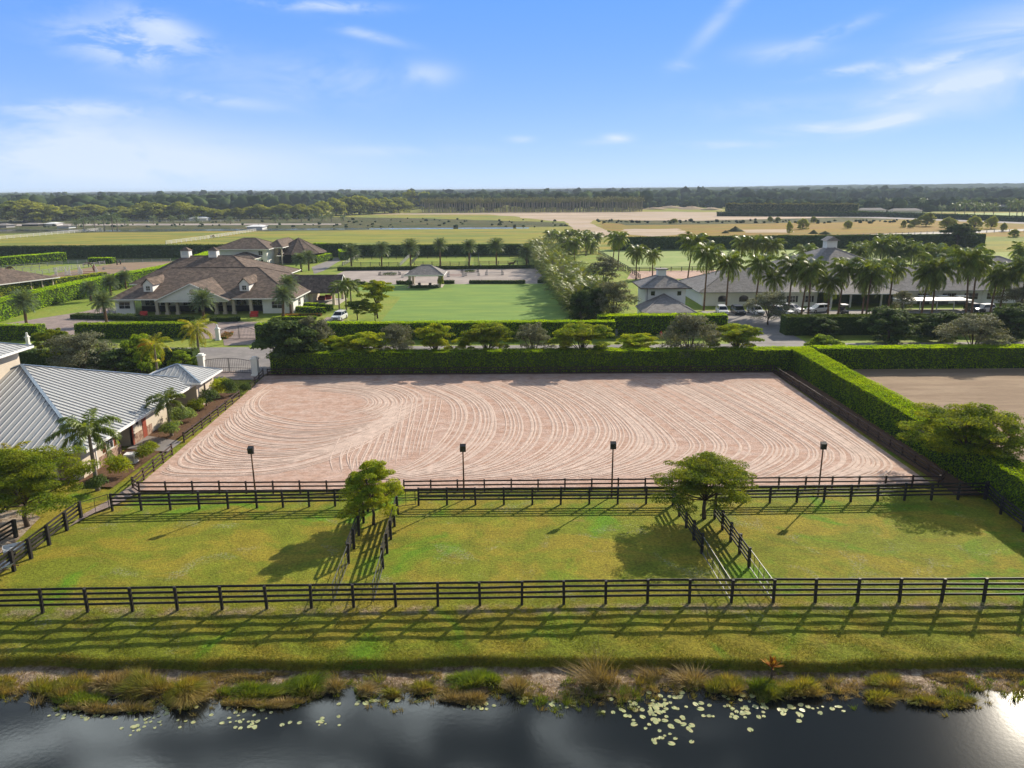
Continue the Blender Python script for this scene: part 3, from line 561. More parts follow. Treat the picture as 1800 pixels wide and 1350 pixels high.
def frond(L_, e0, droop, az_, nl=26, lw=0.05, ll=0.7, hang=0.5, r=None, plume=0, base=(0, 0, 0)):
    """one pinnate palm leaf: list of quads"""
    V, F = [], []; ca, sa = math.cos(az_), math.sin(az_); pts = []; n = 12; x = z = 0; e = e0
    for i in range(n + 1):
        pts.append((base[0] + x * ca, base[1] + x * sa, base[2] + z)); x += L_ / n * math.cos(e); z += L_ / n * math.sin(e); e -= droop / n * (0.5 + i / n)
    P = np.array(pts); side = np.array([-sa, ca, 0.0])
    for i in range(n):
        k = len(V); w_ = .035 * (1 - i / n) + .01; V += [P[i] - side * w_, P[i] + side * w_, P[i + 1] + side * w_, P[i + 1] - side * w_]; F.append((k, k + 1, k + 2, k + 3))
    for j in range(nl):
        t = 0.12 + 0.86 * j / nl; q = t * n; i = min(int(q), n - 1); p = P[i] + (P[i + 1] - P[i]) * (q - i); d = P[i + 1] - P[i]; d /= np.linalg.norm(d)
        l = ll * (0.55 + 0.9 * math.sin(math.pi * min(t * .85 + .12, 1)) * .55) * r.uniform(.85, 1.1)
        for sg in (-1, 1):
            up = np.cross(d, side); 
            v = side * sg * r.uniform(.7, 1) + d * .55 - np.array([0, 0, hang * r.uniform(.5, 1.3)])
            if plume: v = v + np.cross(side, d) * r.uniform(-plume, plume)
            v = v / np.linalg.norm(v) * l; wv_ = d * lw * (1 if j % 2 else 1.2)
            k = len(V); V += [p - wv_, p + v * .5 - wv_ * .8, p + v - np.array([0, 0, l * .12]), p + v * .5 + wv_ * .8]; F.append((k, k + 1, k + 2, k + 3))
    return V, F
def palm_crown(kind, seed, m, nf=20, L_=3.6, e_lo=-.5, e_hi=1.3, droop=1.3, nl=26, lw=.06, ll=.8, hang=.6, plume=0, keep=None):
    r = random.Random(seed); V, F = [], []
    for i in range(nf):
        t = (i + .5) / nf; e = e_hi + (e_lo - e_hi) * t; a = i * 2.39996 + r.uniform(-.2, .2)
        v, f = frond(L_ * r.uniform(.85, 1.08) * (1 - .15 * (1 - t) ** 3), e, droop * r.uniform(.8, 1.2), a, nl, lw, ll, hang, r, plume, (0.08 * math.cos(a), .08 * math.sin(a), .15 * (1 - t)))
        n = len(V); V += v; F += [tuple(n + q for q in ff) for ff in f]
    return mesh_np(kind + '_crown', np.array(V), np.array(F), m)
def palm_trunk(kind, h, r0, r1, bend=0.0, m=None, bulge=0.0, shaft=None):
    mb = MB(); n = 9; mb.tube([(bend * (i / n) ** 1.6, 0, h * i / n - (.2 if i == 0 else 0)) for i in range(n + 1)], [(r0 + (r1 - r0) * (i / n)) * (1.3 if i == 0 else 1) + bulge * math.sin(math.pi * i / n) for i in range(n + 1)], 9)
    return mb.mesh(kind + '_trunk', m or m_palmt, True)
class Palm:
    """a palm of unit trunk height Ht; copies scale trunk and crown apart"""
    def __init__(s, kind, cat, Ht, tr, crowns, bend, shaft=None): s.kind, s.cat, s.Ht, s.tr, s.crowns, s.bend, s.shaft = kind, cat, Ht, tr, crowns, bend, shaft
    def put(s, label, x, y, h, cs=1.0, rz=None, group=None, ci=None, m=None):
        t = thing(s.kind, label, s.cat, (x, y, 0), random.uniform(0, 6.28) if rz is None else rz, group); k = h / s.Ht
        link('trunk', s.tr, t, (0, 0, 0), None, (1, 1, k))
        c = s.crowns[random.randrange(len(s.crowns)) if ci is None else ci]; cs *= random.uniform(.86, 1.14); t.rotation_euler = (random.gauss(0, .025), random.gauss(0, .025), t.rotation_euler[2])
        link('crown', c, t, (s.bend, 0, h), (0, 0, random.uniform(0, 6)), cs)
        if s.shaft: link('crownshaft', s.shaft, t, (s.bend, 0, h - .02))
        return t
# ------------------------------------------------------------------ fences
def fence(name, label, pts, h, rails, spacing, m, pw=.15, rh=.14, rt=.04, group=None, cat='fence', base=0.0, gates=(), side=1, jit=.012, extra=.06, zf=None):
    """posts every few steps and one board per rail height running the whole line"""
    x0, y0 = pts[0]; t = thing(name, label, cat, (x0, y0, 0), 0, group)
    post = MB().box(-pw / 2, pw / 2, -pw / 2, pw / 2, -.3, h + extra).mesh('post', m); P = []
    rr = random.Random(int(abs(x0 * 31 + y0 * 17)) + len(pts))
    for (ax, ay), (bx, by) in zip(pts[:-1], pts[1:]):
        l = math.hypot(bx - ax, by - ay); n = max(1, round(l / spacing)); a = math.atan2(by - ay, bx - ax)
        for i in range(n): P.append((ax + (bx - ax) * i / n, ay + (by - ay) * i / n, a))
    P.append((*pts[-1], P[-1][2])); Z = [zf(x, y) if zf else 0 for x, y, _ in P]
    for (x, y, a), z in zip(P, Z):
        link('post', post, t, (x - x0, y - y0, z), (rr.gauss(0, jit), rr.gauss(0, jit), a), (1, 1, rr.uniform(.975, 1.025)))
    for k, rz_ in enumerate(rails):
        mb = MB()
        for (p, q, zp, zq) in zip(P[:-1], P[1:], Z[:-1], Z[1:]):
            o = side * (pw / 2 + rt / 2); ox, oy = math.sin(p[2]) * o, -math.cos(p[2]) * o; d1, d2 = rr.gauss(0, .012), rr.gauss(0, .012)
            mb.bar((p[0] - x0 + ox, p[1] - y0 + oy, zp + rz_ + d1), (q[0] - x0 + ox, q[1] - y0 + oy, zq + rz_ + d2), rt, rh)
        mb.obj('rail', m, t)
    return t
def tube_gate(label, a, b, h=1.25, z=0.0, n=5, m=None, group=None, mesh_=True, name='paddock_gate'):
    (ax, ay), (bx, by) = a, b; l = math.hypot(bx - ax, by - ay); t = thing(name, label, 'gate', (ax, ay, z), math.atan2(by - ay, bx - ax), group); r = .028
    f = MB(); f.tube([(.05, 0, .12), (.05, 0, h)], r, 6); f.tube([(l - .05, 0, .12), (l - .05, 0, h)], r, 6)
    f.tube([(.05, 0, h), (l - .05, 0, h)], r, 6); f.tube([(.05, 0, .12), (l - .05, 0, .12)], r, 6); f.obj('frame', m or m_steel, t)
    k = MB()
    for i in range(1, n): x = l * i / n; k.tube([(x, 0, .12), (x, 0, h)], r * .7, 5)
    k.tube([(.05, 0, h * .55), (l - .05, 0, h * .55)], r * .7, 5); k.obj('braces', m or m_steel, t)
    if mesh_:
        w_ = MB(); s = .16
        for i in range(int(l / s)): w_.bar((.06 + i * s, 0, .13), (min(.06 + i * s + h * .9, l - .05), 0, .13 + (min(.06 + i * s + h * .9, l - .05) - .06 - i * s)), .006, .006)
        w_.obj('wire_mesh', m or m_steel, t)
    return t
# ------------------------------------------------------------------ near fences, gates, lamp poles
def along(px, z): return [G(*p, z) for p in px]
fence('board_fence', 'long black four board fence running beside the pond bank across the foreground', [(-38, 40.0), (-30.4, 40.25), (-12, 40.6), (8, 40.9), (38, 40.7)], 1.47, (.44, .78, 1.12, 1.46), 2.46, m_black, side=-1, extra=.07)
MIDR = (.52, .82, 1.10, 1.40)
fence('board_fence', 'black four board fence along the back of the left paddock', [(-31.1, 55.0), (-20, 55.4), (-9.9, 55.8)], 1.40, MIDR, 2.16, m_black, group=None)
fence('board_fence', 'black four board fence along the back of the middle paddock', [(-7.4, 55.7), (12.7, 55.7)], 1.40, MIDR, 2.16, m_black)
fence('board_fence', 'black four board fence along the back of the right paddock', [(15.9, 55.6), (37.3, 56.1)], 1.40, MIDR, 2.16, m_black)
ARR = (.30, .66, 1.02)
fence('rail_fence', 'dark brown three rail fence on the front left of the pink arena', [(-31.6, 59.4), (-30.6, 58.4), (-13.0, 58.3)], 1.04, ARR, 2.15, m_brownf, pw=.12, rh=.12)
fence('rail_fence', 'dark brown three rail fence on the front right of the pink arena', [(-8.9, 58.3), (35.0, 58.6), (35.9, 59.6)], 1.04, ARR, 2.15, m_brownf, pw=.12, rh=.12)
LF = along([(232, 862), (283, 813), (297, 800)], 0)
fence('rail_fence', 'dark three rail fence from the arena corner to the barn path', [(-31.6, 59.4), G(303, 800)], 1.04, ARR, 2.3, m_brownf, pw=.12, rh=.12)
fence('rail_fence', 'dark three rail fence on the left side of the arena beside the shrubs', [G(324, 778), G(421, 702)], 1.04, ARR, 2.15, m_brownf, pw=.12, rh=.12)
fence('rail_fence', 'short dark fence between the brick apron and the arena corner', [G(441, 687), G(463, 662)], 1.04, ARR, 2.15, m_brownf, pw=.12, rh=.12)
fence('rail_fence', 'dark rail fence along the back of the arena under the hedge', [(-32.6, 99.0), (34.6, 99.0)], 1.0, ARR, 2.15, m_brownf, pw=.12, rh=.12)
fence('rail_fence', 'dark fence with a sunlit top rail on the right side of the arena', [(34.9, 98.9), (35.9, 59.6)], 1.04, ARR, 2.15, m_brownf, pw=.12, rh=.12)
tube_gate('bent tube gate standing in the gap of the arena fence', (-12.6, 58.3), (-9.2, 58.5), 1.1, n=3, m=m_iron, mesh_=False)
tube_gate('small tube gate at the corner between left and middle paddocks', (-9.1, 55.2), (-7.6, 55.65), 1.3, n=2, m=m_iron, mesh_=False)
# paddock dividers: the two double lanes
def lane(lab, top, bot, g1, glab):
    a = G(*top, 1.45); b = G(*bot, 1.45); k = g1; c = (a[0] + (b[0] - a[0]) * k, a[1] + (b[1] - a[1]) * k)
    fence('board_fence', lab, [a, c], 1.42, MIDR, 2.15, m_black, pw=.17)
    tube_gate(glab, c, b, 1.32, n=5)
lane('black divider fence on the left of the left lane', (645, 868), (583, 1024), .62, 'silver tube gate on the left of the left lane')
lane('black divider fence on the right of the left lane', (698, 873), (654, 1023), .66, 'silver tube gate on the right of the left lane')
lane('black divider fence on the left of the right lane', (1184, 858), (1288, 1021), .56, 'curved looking tube gate on the left of the right lane')
lane('black divider fence on the right of the right lane', (1258, 880), (1362, 1020), .64, 'tube gate on the right of the right lane')
LP = [G(194, 897), G(143.6, 913)]
tube_gate('black wire gate at the far left corner of the left paddock', LP[1], LP[0], 1.35, n=2, m=m_iron)
fence('board_fence', 'black board fence down the left side of the left paddock', [G(143.6, 913), G(118, 932.6), G(86.8, 958), G(55, 982), G(25, 1004), G(-12, 1032), G(-60, 1066)], 1.40, MIDR, 3.2, m_black, pw=.2)
fence('board_fence', 'black board fence at the left edge behind the paddock', [G(29, 948), G(-10, 972), G(-60, 1000)], 1.45, MIDR, 3.0, m_black, pw=.22)
fence('board_fence', 'black board fence down the right side of the right paddock', [(37.4, 56.1), G(1758.5, 904), G(1798, 935), G(1860, 985), G(1960, 1062)], 1.40, MIDR, 2.4, m_black)
pl = MB(); pl.tube([(0, 0, -.2), (0, 0, 4.15)], [.075, .055], 8); mpole = pl.mesh('pole', m_rust, True)
hb = MB(); hb.add([(-.33, -.14, 4.05), (.33, -.14, 4.05), (.33, .02, 4.05), (-.33, .02, 4.05), (-.33, -.20, 4.52), (.33, -.20, 4.52), (.33, .14, 4.66), (-.33, .14, 4.66)], [(0, 3, 2, 1), (4, 5, 6, 7), (0, 1, 5, 4), (1, 2, 6, 5), (2, 3, 7, 6), (3, 0, 4, 7)]); mhead = hb.mesh('lamp_head', m_lamp)
lb = MB().bar((0, .06, 4.2), (0, .10, 4.5), .54, .02, up=(0, 1, 0)).mesh('lens', m_lens); bk = MB().bar((0, 0, 4.1), (0, 0, 4.3), .05, .14).mesh('bracket', m_iron)
for i, (px, ww) in enumerate([((450.8, 882), 'leftmost'), ((815.8, 878), 'second from the left'), ((1075, 873), 'third from the left'), ((1437.5, 874), 'rightmost')]):
    t = thing('light_pole', 'rusty pole with square black floodlight between the two fences, ' + ww, 'light pole', (*G(*px), 0), [-.12, 0, .03, .06][i], 'floodlight poles along the arena front')
    t.rotation_euler[1] = [-.012, 0, .004, .01][i]
    for n_, me in (('pole', mpole), ('lamp_head', mhead), ('bracket', bk)): link(n_, me, t, None, None, (.70, .8, 1) if n_ == 'lamp_head' else None)
# ------------------------------------------------------------------ trees near the camera
tA = tree_proto('spreading_tree', 11, m_leafA, H=5.5, Rw=4.2, npuff=120, per=430, leaf=.062, flat=.36, low=.42, dome=.42, nl=20)
tA2 = tree_proto('spreading_tree', 23, m_leafA2, H=5.5, Rw=4.2, npuff=75, per=260, leaf=.11, flat=.32, low=.40, dome=.42, irr=.45)
tA3 = tree_proto('spreading_tree', 37, m_leafA, H=5.5, Rw=4.2, npuff=75, per=260, leaf=.11, flat=.34, low=.36, dome=.45, irr=.5)
tM = tree_proto('spreading_tree', 5, m_leafA2, H=5.6, Rw=2.5, npuff=108, per=330, leaf=.06, flat=.6, low=.2, dome=.7, trunk=.10, nl=18, skirt=24)
tG = tree_proto('grey_tree', 41, m_leafG, H=5.5, Rw=3.0, npuff=80, per=110, leaf=.085, flat=.8, low=.22, dome=.5, trunk=.09, split=.2, irr=.4, skirt=26)
tG2 = tree_proto('grey_tree', 43, m_leafG, H=5.5, Rw=2.5, npuff=80, per=100, leaf=.085, flat=.8, low=.2, dome=.55, trunk=.09, split=.2, irr=.5, skirt=22)
tD = tree_proto('dark_tree', 51, m_leafD, H=6, Rw=3.8, npuff=75, per=150, leaf=.17, flat=.6, low=.1, dome=.5, trunk=.16, skirt=30)
tL = tree_proto('lime_tree', 61, m_leafL, H=4, Rw=2.6, npuff=50, per=150, leaf=.15, flat=.6, low=.1, dome=.6, trunk=.07, skirt=24)
x, y = G(655, 925); put_tree(tM, 'young_tree', 'small bright green tree standing in the left fenced lane in front of the arena', 'tree', x, y + .3, HT(x, y, 805), 5.6, 1.0, sxy=1.05)
x, y = G(1238, 912); put_tree(tA, 'spreading_tree', 'flat topped spreading tree in the right fenced lane', 'tree', x, y, HT(x, y, 796), 5.5, 2.1, sxy=1.06)
put_tree(tA, 'spreading_tree', 'big spreading yellow green tree overhanging the right hedge at the arena corner', 'tree', 38.6, 61.0, 6.7, 5.5, .6, sxy=1.04)
put_tree(tA, 'spreading_tree', 'large dark crowned tree over the fence at the left edge', 'tree', -35.8, 52.0, 6.4, 5.5, 3.9, sxy=1.0)
# ------------------------------------------------------------------ hedges
hedge('hedge', 'long tall clipped hedge behind the pink arena', [(-31.2, 100.9), (39.4, 100.9)], 2.6, 3.0, dens=80, leaf=.10, m=m_hedge, seed=2)
hedge('hedge', 'clipped hedge with a bright lime top running down the right side of the arena', [(38.9, 99.4), (38.9, 44)], 2.8, 3.05, dens=110, leaf=.085, m=m_hedge, seed=3)
hedge('hedge', 'clipped hedge behind the tan arena on the right', [(42.2, 101.4), (125, 101.4)], 2.4, 3.0, dens=65, leaf=.105, m=m_hedge, seed=4)
hedge('hedge', 'long hedge in front of the green lawn across the road', [(-41.2, 124.6), (16, 124.6)], 2.2, 2.9, dens=50, leaf=.12, m=m_hedge, seed=5)
hedge('hedge', 'taller hedge in front of the white guard house', [(15.8, 127.4), (35, 127.4)], 2.6, 3.4, dens=30, leaf=.16, m=m_hedge, seed=6)
hedge('hedge', 'dark hedge in front of the parking lot', [(47, 126.5), (112, 126.5)], 3.0, 3.2, dens=26, leaf=.17, m=m_leafD, seed=7)
hedge('hedge', 'hedge in front of the brown roofed house left of its gate', [(-72.5, 127.5), (-54.5, 127.5)], 2.2, 2.6, dens=34, leaf=.15, m=m_hedge, seed=8)
hedge('hedge', 'hedge block at the left edge beside the white gate lamps', [(-92, 126.5), (-80, 126.5)], 2.4, 2.6, dens=34, leaf=.15, m=m_hedge, seed=9)
hedge('hedge', 'dark hedge behind the metal roofed barn', [(-75, 104.8), (-45.5, 104.8)], 2.6, 2.6, dens=28, leaf=.15, m=m_leafD, seed=10)
hedge('hedge', 'bright hedge slanting along the drive left of the house', [G(-60, 580), G(60, 542), G(170, 515), G(300, 488), G(395, 452)], 4.0, 3.6, dens=14, leaf=.24, m=m_hedge2, seed=11)
hedge('hedge', 'low olive hedge in front of the left riding ring', [G(-60, 530), G(60, 512), G(180, 494)], 2.2, 2.4, dens=14, leaf=.22, m=m_leafA2, seed=12)
hedge('hedge', 'short bright hedge at the far left behind the white fences', [G(-60, 475), G(103, 460)], 4, 3.2, dens=10, leaf=.3, m=m_hedge2, seed=13)
hedge('hedge', 'tiny clipped hedge by the far end of the left ring', [G(165, 463), G(195, 463)], 2.5, 2.0, dens=12, leaf=.3, m=m_hedge2, seed=14)
hedge('hedge', 'very long dark hedge crossing the middle distance behind the house', [(-330, 290), (-62, 290)], 5, 4.6, dens=5, leaf=.5, m=m_hedged, seed=15)
hedge('hedge', 'long dark hedge behind the small paddocks', [(-58, 290), (22, 290)], 5, 4.0, dens=7, leaf=.45, m=m_hedged, seed=16)
hedge('hedge', 'long dark hedge behind the polo lawn on the right', [(44, 312), (190, 316)], 5, 5.0, dens=6, leaf=.45, m=m_hedged, seed=17)
hedge('hedge', 'curved bright hedge beside the round pavilion', [G(605, 457), G(601, 448), G(585, 442), G(560, 440)], 3, 3, dens=12, leaf=.25, m=m_hedge2, seed=18)
hedge('hedge', 'small round hedge in front of the pavilion', [G(553, 462), G(572, 458)], 4, 2.5, dens=12, leaf=.25, m=m_hedge2, seed=19)
hedge('hedge', 'low dark hedge along the back of the jumping ring', [G(598, 476), G(935, 472)], 1.6, 1.1, dens=12, leaf=.22, m=m_leafD, seed=20)
for i, (a, b, w_) in enumerate([((700, 500), (722, 500), 'left of the gazebo'), ((778, 499), (796, 499), 'just right of the gazebo'), ((828, 499), (920, 499), 'in the middle of the lawn edge'), ((948, 498), (958, 498), 'at the right end of the lawn edge'), ((608, 501), (640, 501), 'behind the bushy tree beside the lawn')]):
    hedge('low_hedge', 'low dark hedge between lawn and jumping ring, ' + w_, [G(*a), G(*b)], 1.0, .95, dens=22, leaf=.18, m=m_leafD, seed=21 + i, group='low hedges along the jumping ring')
hedge('low_hedge', 'low dark planting in front of the left house wing', [G(140, 560), G(232, 562)], 2.5, 1.0, dens=22, leaf=.16, m=m_leafD, seed=31)
hedge('low_hedge', 'long low planting in front of the house gable', [G(250, 564), G(330, 566)], 2.2, .9, dens=22, leaf=.16, m=m_leafD, seed=32)
hedge('low_hedge', 'low planting right of the house gable', [G(380, 565), G(412, 565)], 2.0, .9, dens=22, leaf=.16, m=m_leafD, seed=33)
hedge('low_hedge', 'clipped low hedge rising behind the orange flower bed', [G(520, 548), G(566, 551)], 1.3, 1.2, dens=24, leaf=.15, m=m_hedge, seed=34)
hedge('low_hedge', 'clipped low hedge beside the covered porch', [G(540, 543), G(580, 546)], 1.3, 1.3, dens=24, leaf=.15, m=m_hedge, seed=35)
hedge('low_hedge', 'clipped low hedge in front of the orange flower bed', [G(484, 563), G(553, 562)], 1.0, .7, dens=24, leaf=.14, m=m_hedge, seed=36)
hedge('flower_bed', 'bed of orange flowers in front of the right end of the house', [G(500, 557), G(560, 556)], 1.2, .5, dens=30, leaf=.14, m=m_flower, seed=37, cat='flower bed')
hedge('flower_bed', 'orange flowers beside the far driveway gate', [G(392, 596), G(401, 590)], 1.6, .6, dens=24, leaf=.14, m=m_flower, seed=38, cat='flower bed')
hedge('flower_bed', 'rust coloured plants beside the white gate lamps', [G(52, 590), G(68, 585)], 2.2, .9, dens=24, leaf=.16, m=m_flower, seed=39, cat='flower bed')
# trees between the two hedges along the road
TA = [tA2, tA3]; rows = [
 (512, 566, 60, 'D', 'dark tree at the left end of the row behind the arena hedge'), (552, 560, 32, 'G', 'slim grey green tree beside the dark one at the left end of the road row'),
 (592, 592, 34, 'Y', 'small lime green tree, third from the left in the road row'), (640, 586, 50, 'Y', 'yellow green spreading tree left of the second grey tree in the road row'),
 (696, 574, 34, 'G', 'grey green tree in the road row below the left part of the lawn'), (765, 572, 40, 'Y', 'yellow green tree straight below the gazebo in the road row'),
 (857, 570, 52, 'A', 'broad olive tree in the middle of the road row'), (938, 571, 34, 'G', 'grey green tree just right of the middle of the road row'),
 (1022, 570, 54, 'A', 'broad green tree below the right lawn corner in the road row'), (1118, 588, 40, 'Y', 'low yellow green tree in front of the tall hedge at the guard house'),
 (1215, 556, 52, 'G', 'big grey green tree below the parking entrance'), (1297, 572, 50, 'A', 'orange tinged spreading tree right of the big grey one'),
 (1725, 556, 54, 'G', 'bare looking grey tree standing by the road at the right edge')]
for i, (px, yt, hw, k, lab) in enumerate(rows):
    Y = 103.2 + (i * 7 % 5) * .3; X = (px - 900) * (Y * .97 + 5.0) / FPX; Y = Y if k != 'G' or px < 1700 else 106; h = HT(X, Y, yt) * 1.12; H0 = 5.5
    pr_ = {'D': tD, 'G': (tG, tG2)[i % 2], 'Y': tA2, 'A': tA3}[k]; Rw = {'D': 3.8, 'G': (3.0, 2.5)[i % 2], 'Y': 4.2, 'A': 4.2}[k]; H0 = 6 if k == 'D' else 5.5
    wr = hw * (Y * .97 + 5) / FPX; put_tree(pr_, {'D': 'dark_tree', 'G': 'grey_tree'}.get(k, 'spreading_tree'), lab, 'tree', X, Y, h, H0, i * 1.3, 'trees in the row behind the arena hedge', sxy=wr / (Rw * h / H0) * 1.2)
for (px, py, yt, pr_, H0, Rw, hw, nm, lab) in [
 (150, 665, 578, tG, 5.5, 3.0, 66, 'grey_tree', 'wide grey green bushy tree behind the metal roof'), (102, 655, 570, tA3, 5.5, 4.2, 34, 'spreading_tree', 'olive tree between the hedge block and the wide grey tree'),
 (247, 660, 586, tL, 4, 2.6, 40, 'lime_tree', 'lime green bushy tree behind the palm with orange fronds'), (322, 655, 615, tL, 4, 2.6, 26, 'lime_shrub', 'bright green shrub left of the white gate pillar'),
 (205, 665, 612, tD, 6, 3.8, 44, 'dark_tree', 'dark bushy tree behind the middle of the metal roof'), (1450, 632, 588, tL, 4, 2.6, 40, 'lime_shrub', 'feathery pale green shrub poking over the right hedge corner'),
 (664, 560, 486, tA2, 5.5, 4.2, 40, 'spreading_tree', 'bushy green tree on the left edge of the lawn'), (628, 564, 525, tA3, 5.5, 4.2, 30, 'spreading_tree', 'low dark green tree beside the white car'),
 (660, 566, 529, tA2, 5.5, 4.2, 22, 'young_tree', 'small orange tipped tree at the lawn corner behind the white car'),
 (1350, 572, 508, tG, 5.5, 3.0, 44, 'grey_tree', 'dark grey tree standing among the parked cars'), (1560, 600, 537, tD, 6, 3.8, 52, 'dark_tree', 'dark round tree over the parking hedge below the golf cart'),
 (1655, 600, 545, tD, 6, 3.8, 46, 'dark_tree', 'dark round tree over the parking hedge below the long carport'), (1785, 600, 530, tD, 6, 3.8, 52, 'dark_tree', 'dark tree over the parking hedge at the right edge'),
 (1440, 590, 553, tD, 6, 3.8, 36, 'dark_tree', 'low dark tree over the parking hedge below the white car'), (1585, 556, 508, tG2, 5.5, 2.5, 22, 'grey_tree', 'small grey leaved tree in front of the barn entrance'),
 (1785, 560, 500, tG, 5.5, 3.0, 36, 'grey_tree', 'grey green tree in front of the barn at the right edge'),
 (1078, 575, 488, tG, 5.5, 3.0, 46, 'grey_tree', 'big rounded grey green tree beside the white guard house'), (1035, 574, 500, tD, 6, 3.8, 40, 'dark_tree', 'dark broad tree at the near end of the bamboo screen'),
 (1062, 520, 447, tG2, 5.5, 2.5, 44, 'grey_tree', 'grey tree behind the bamboo screen above the guard house'), (1000, 452, 415, tG2, 5.5, 2.5, 16, 'grey_tree', 'small grey tree near the far end of the bamboo screen')]:
    x, y = G(px, py); h = HT(x, y, yt); wr = hw * (y * .97 + 5) / FPX; put_tree(pr_, nm, lab, 'tree' if 'shrub' not in nm else 'shrub', x, y, h, H0, px * .1, None, sxy=wr / (Rw * h / H0))
# shrubs along the barn wall
sh = {}
for k_, m_ in (('yellow', m_leafA2), ('pale', leafmat('pale_shrub_leaves', (0.16, 0.20, 0.07), (0.09, 0.14, 0.04))), ('green', m_leafA), ('dark', m_leafD)):
    r = np.random.default_rng(len(k_)); P_, N_ = [], []
    for i in range(14):
        a = i * 2.4; p, n = puff((math.cos(a) * .5 * math.sqrt(i / 14), math.sin(a) * .5 * math.sqrt(i / 14), .45 + .2 * (i % 3)), .38, 150, r, .85); P_.append(p); N_.append(n)
    V, F = cards(np.concatenate(P_), .055, 3, N_=np.concatenate(N_)); sh[k_] = mesh_np('shrub_' + k_, V, F, m_)
for px, py, sc, k_, lab in [(210, 838, 1.15, 'yellow', 'yellow green shrub nearest the barn corner'), (252, 812, .95, 'green', 'round green shrub beside the white box'), (268, 795, .7, 'yellow', 'small yellowish shrub above the round green one'), (301, 770, 1.1, 'pale', 'low shrub at the foot of the second foxtail palm'),
   (315, 748, 1.2, 'pale', 'pale grey green shrub mass beside the arena fence'), (330, 742, 1.0, 'pale', 'pale shrub right of the grey green mass'), (345, 728, 1.1, 'green', 'bright shrub below the recessed barn wall'), (366, 716, 1.3, 'dark', 'dark shrub at the base of the white barn end'),
   (380, 700, 1.4, 'yellow', 'yellow leaved shrub in front of the white barn end'), (392, 694, 1.3, 'yellow', 'second yellow leaved shrub by the barn end'), (405, 697, .9, 'dark', 'clipped dark bush at the arena end of the brick apron'), (170, 866, .9, 'dark', 'dark shrub at the foot of the nearest foxtail palm'),
   (432, 692, .8, 'dark', 'dark little shrub beside the short arena fence')]:
    x, y = G(px, py); sc *= 1.45; o = link('shrub', sh[k_], None, (x, y, 0), (0, 0, px), (sc * .95, sc * .95, sc * (1.5 if px == 405 else 1))); tag(o, lab, 'shrub', 'shrubs along the barn')
# ------------------------------------------------------------------ palms
fox = Palm('foxtail_palm', 'palm tree', 4.6, palm_trunk('foxtail', 4.6, .17, .10, 0, m_palmt, .02), [palm_crown('foxtail', s, m_frond, 14, 2.7, -.35, 1.15, 1.9, 60, .055, .52, .7, .9) for s in (1, 2)], 0, palm_trunk('crownshaft', .7, .11, .06, 0, m_frondd))
foxy = palm_crown('yellow_palm', 6, m_frondy, 16, 3.0, -.5, 1.2, 1.7, 34, .05, .6, .6, .5)
royy = palm_crown('royal_palm', 8, m_frondy, 20, 3.2, -.9, 1.25, 1.5, 34, .055, .75, .6, .3)
coc = [Palm('coconut_palm', 'palm tree', 8, palm_trunk('coconut', 8, .20, .12, b, m_palmb), [palm_crown('coconut', s, m_frond, 30, 3.9, -.95, 1.35, 1.55, 26, .10, 1.05, .8) for s in (3, 4, 5)], b) for b in (.0, .5, -.7)]
dat = Palm('date_palm', 'palm tree', 5, palm_trunk('date', 5, .26, .24, 0, m_palmb), [palm_crown('date', s, m_frondd, 60, 2.7, -.7, 1.45, .8, 26, .06, .5, .15, .5) for s in (7, 9)], 0)
x, y = G(172, 862); fox.put('tall foxtail palm leaning over the metal roof at the near barn corner', x, y, HT(x, y, 757), 1.12, 0, ci=0)
x, y = G(302, 768); fox.put('foxtail palm among the shrubs halfway along the barn', x, y, HT(x, y, 703), 1.0, 1.0, ci=1)
t = thing('foxtail_palm', 'yellow fronded palm between the barn front and the big dark tree', 'palm tree', (-40.8, 58.8, 0)); link('trunk', fox.tr, t, (0, 0, 0), None, (1, 1, .75)); link('crown', foxy, t, (0, 0, 3.5), None, .62)
x, y = G(351, 632); t = thing('royal_palm', 'palm with drooping yellow and orange fronds beside the road gate', 'palm tree', (x, y, 0)); h = HT(x, y, 578); link('trunk', fox.tr, t, (0, 0, 0), None, (1.1, 1.1, h / 4.6)); link('crown', royy, t, (0, 0, h), (0, 0, 1))
x, y = G(278, 665); t = thing('royal_palm', 'palm with one orange frond standing behind the metal roof', 'palm tree', (x, y, 0)); h = HT(x, y, 606); link('trunk', fox.tr, t, (0, 0, 0), None, (1, 1, h / 4.6)); link('crown', foxy, t, (0, 0, h), (0, 0, 1.4), .92)
v, f = frond(2.4, .4, 1.6, math.pi, 30, .06, .6, .6, random.Random(1)); link('orange_frond', mesh_np('orange_frond', np.array(v), np.array(f), m_frondo), t, (0, 0, h + .1))
v2_, f2_ = cards(puff((0, 0, 0), .55, 160, np.random.default_rng(5), .6)[0], .1, 3); link('flower_stalk', mesh_np('flower_stalk', v2_, f2_, leafmat('pale_flower_stalk', (.4, .4, .16), (.3, .32, .1))), t, (0, 0, h - 2.2))
dp = [(48, 580, 530, 'date palm on the verge beside the left drive'), (188, 570, 530, 'date palm in front of the left house wing'), (358, 562, 528, 'date palm in front of the white house gable'), (498, 562, 518, 'date palm at the right end of the house front'), (512, 552, 500, 'date palm close behind the one at the right end of the house'),
      (160, 530, 508, 'date palm behind the left house wing, lower of three'), (195, 520, 497, 'date palm behind the left house wing, middle of three'), (222, 508, 487, 'date palm behind the left house wing, highest of three'), (530, 478, 456, 'date palm in front of the round pavilion'), (543, 476, 452, 'thin date palm behind the one in front of the pavilion')]
for px, py, yt, lab in dp:
    x, y = G(px, py); h = HT(x, y, yt); dat.put(lab, x, y, max(h, 1.6), 1.0 if px != 358 else .95, group='date palms around the brown roofed house')
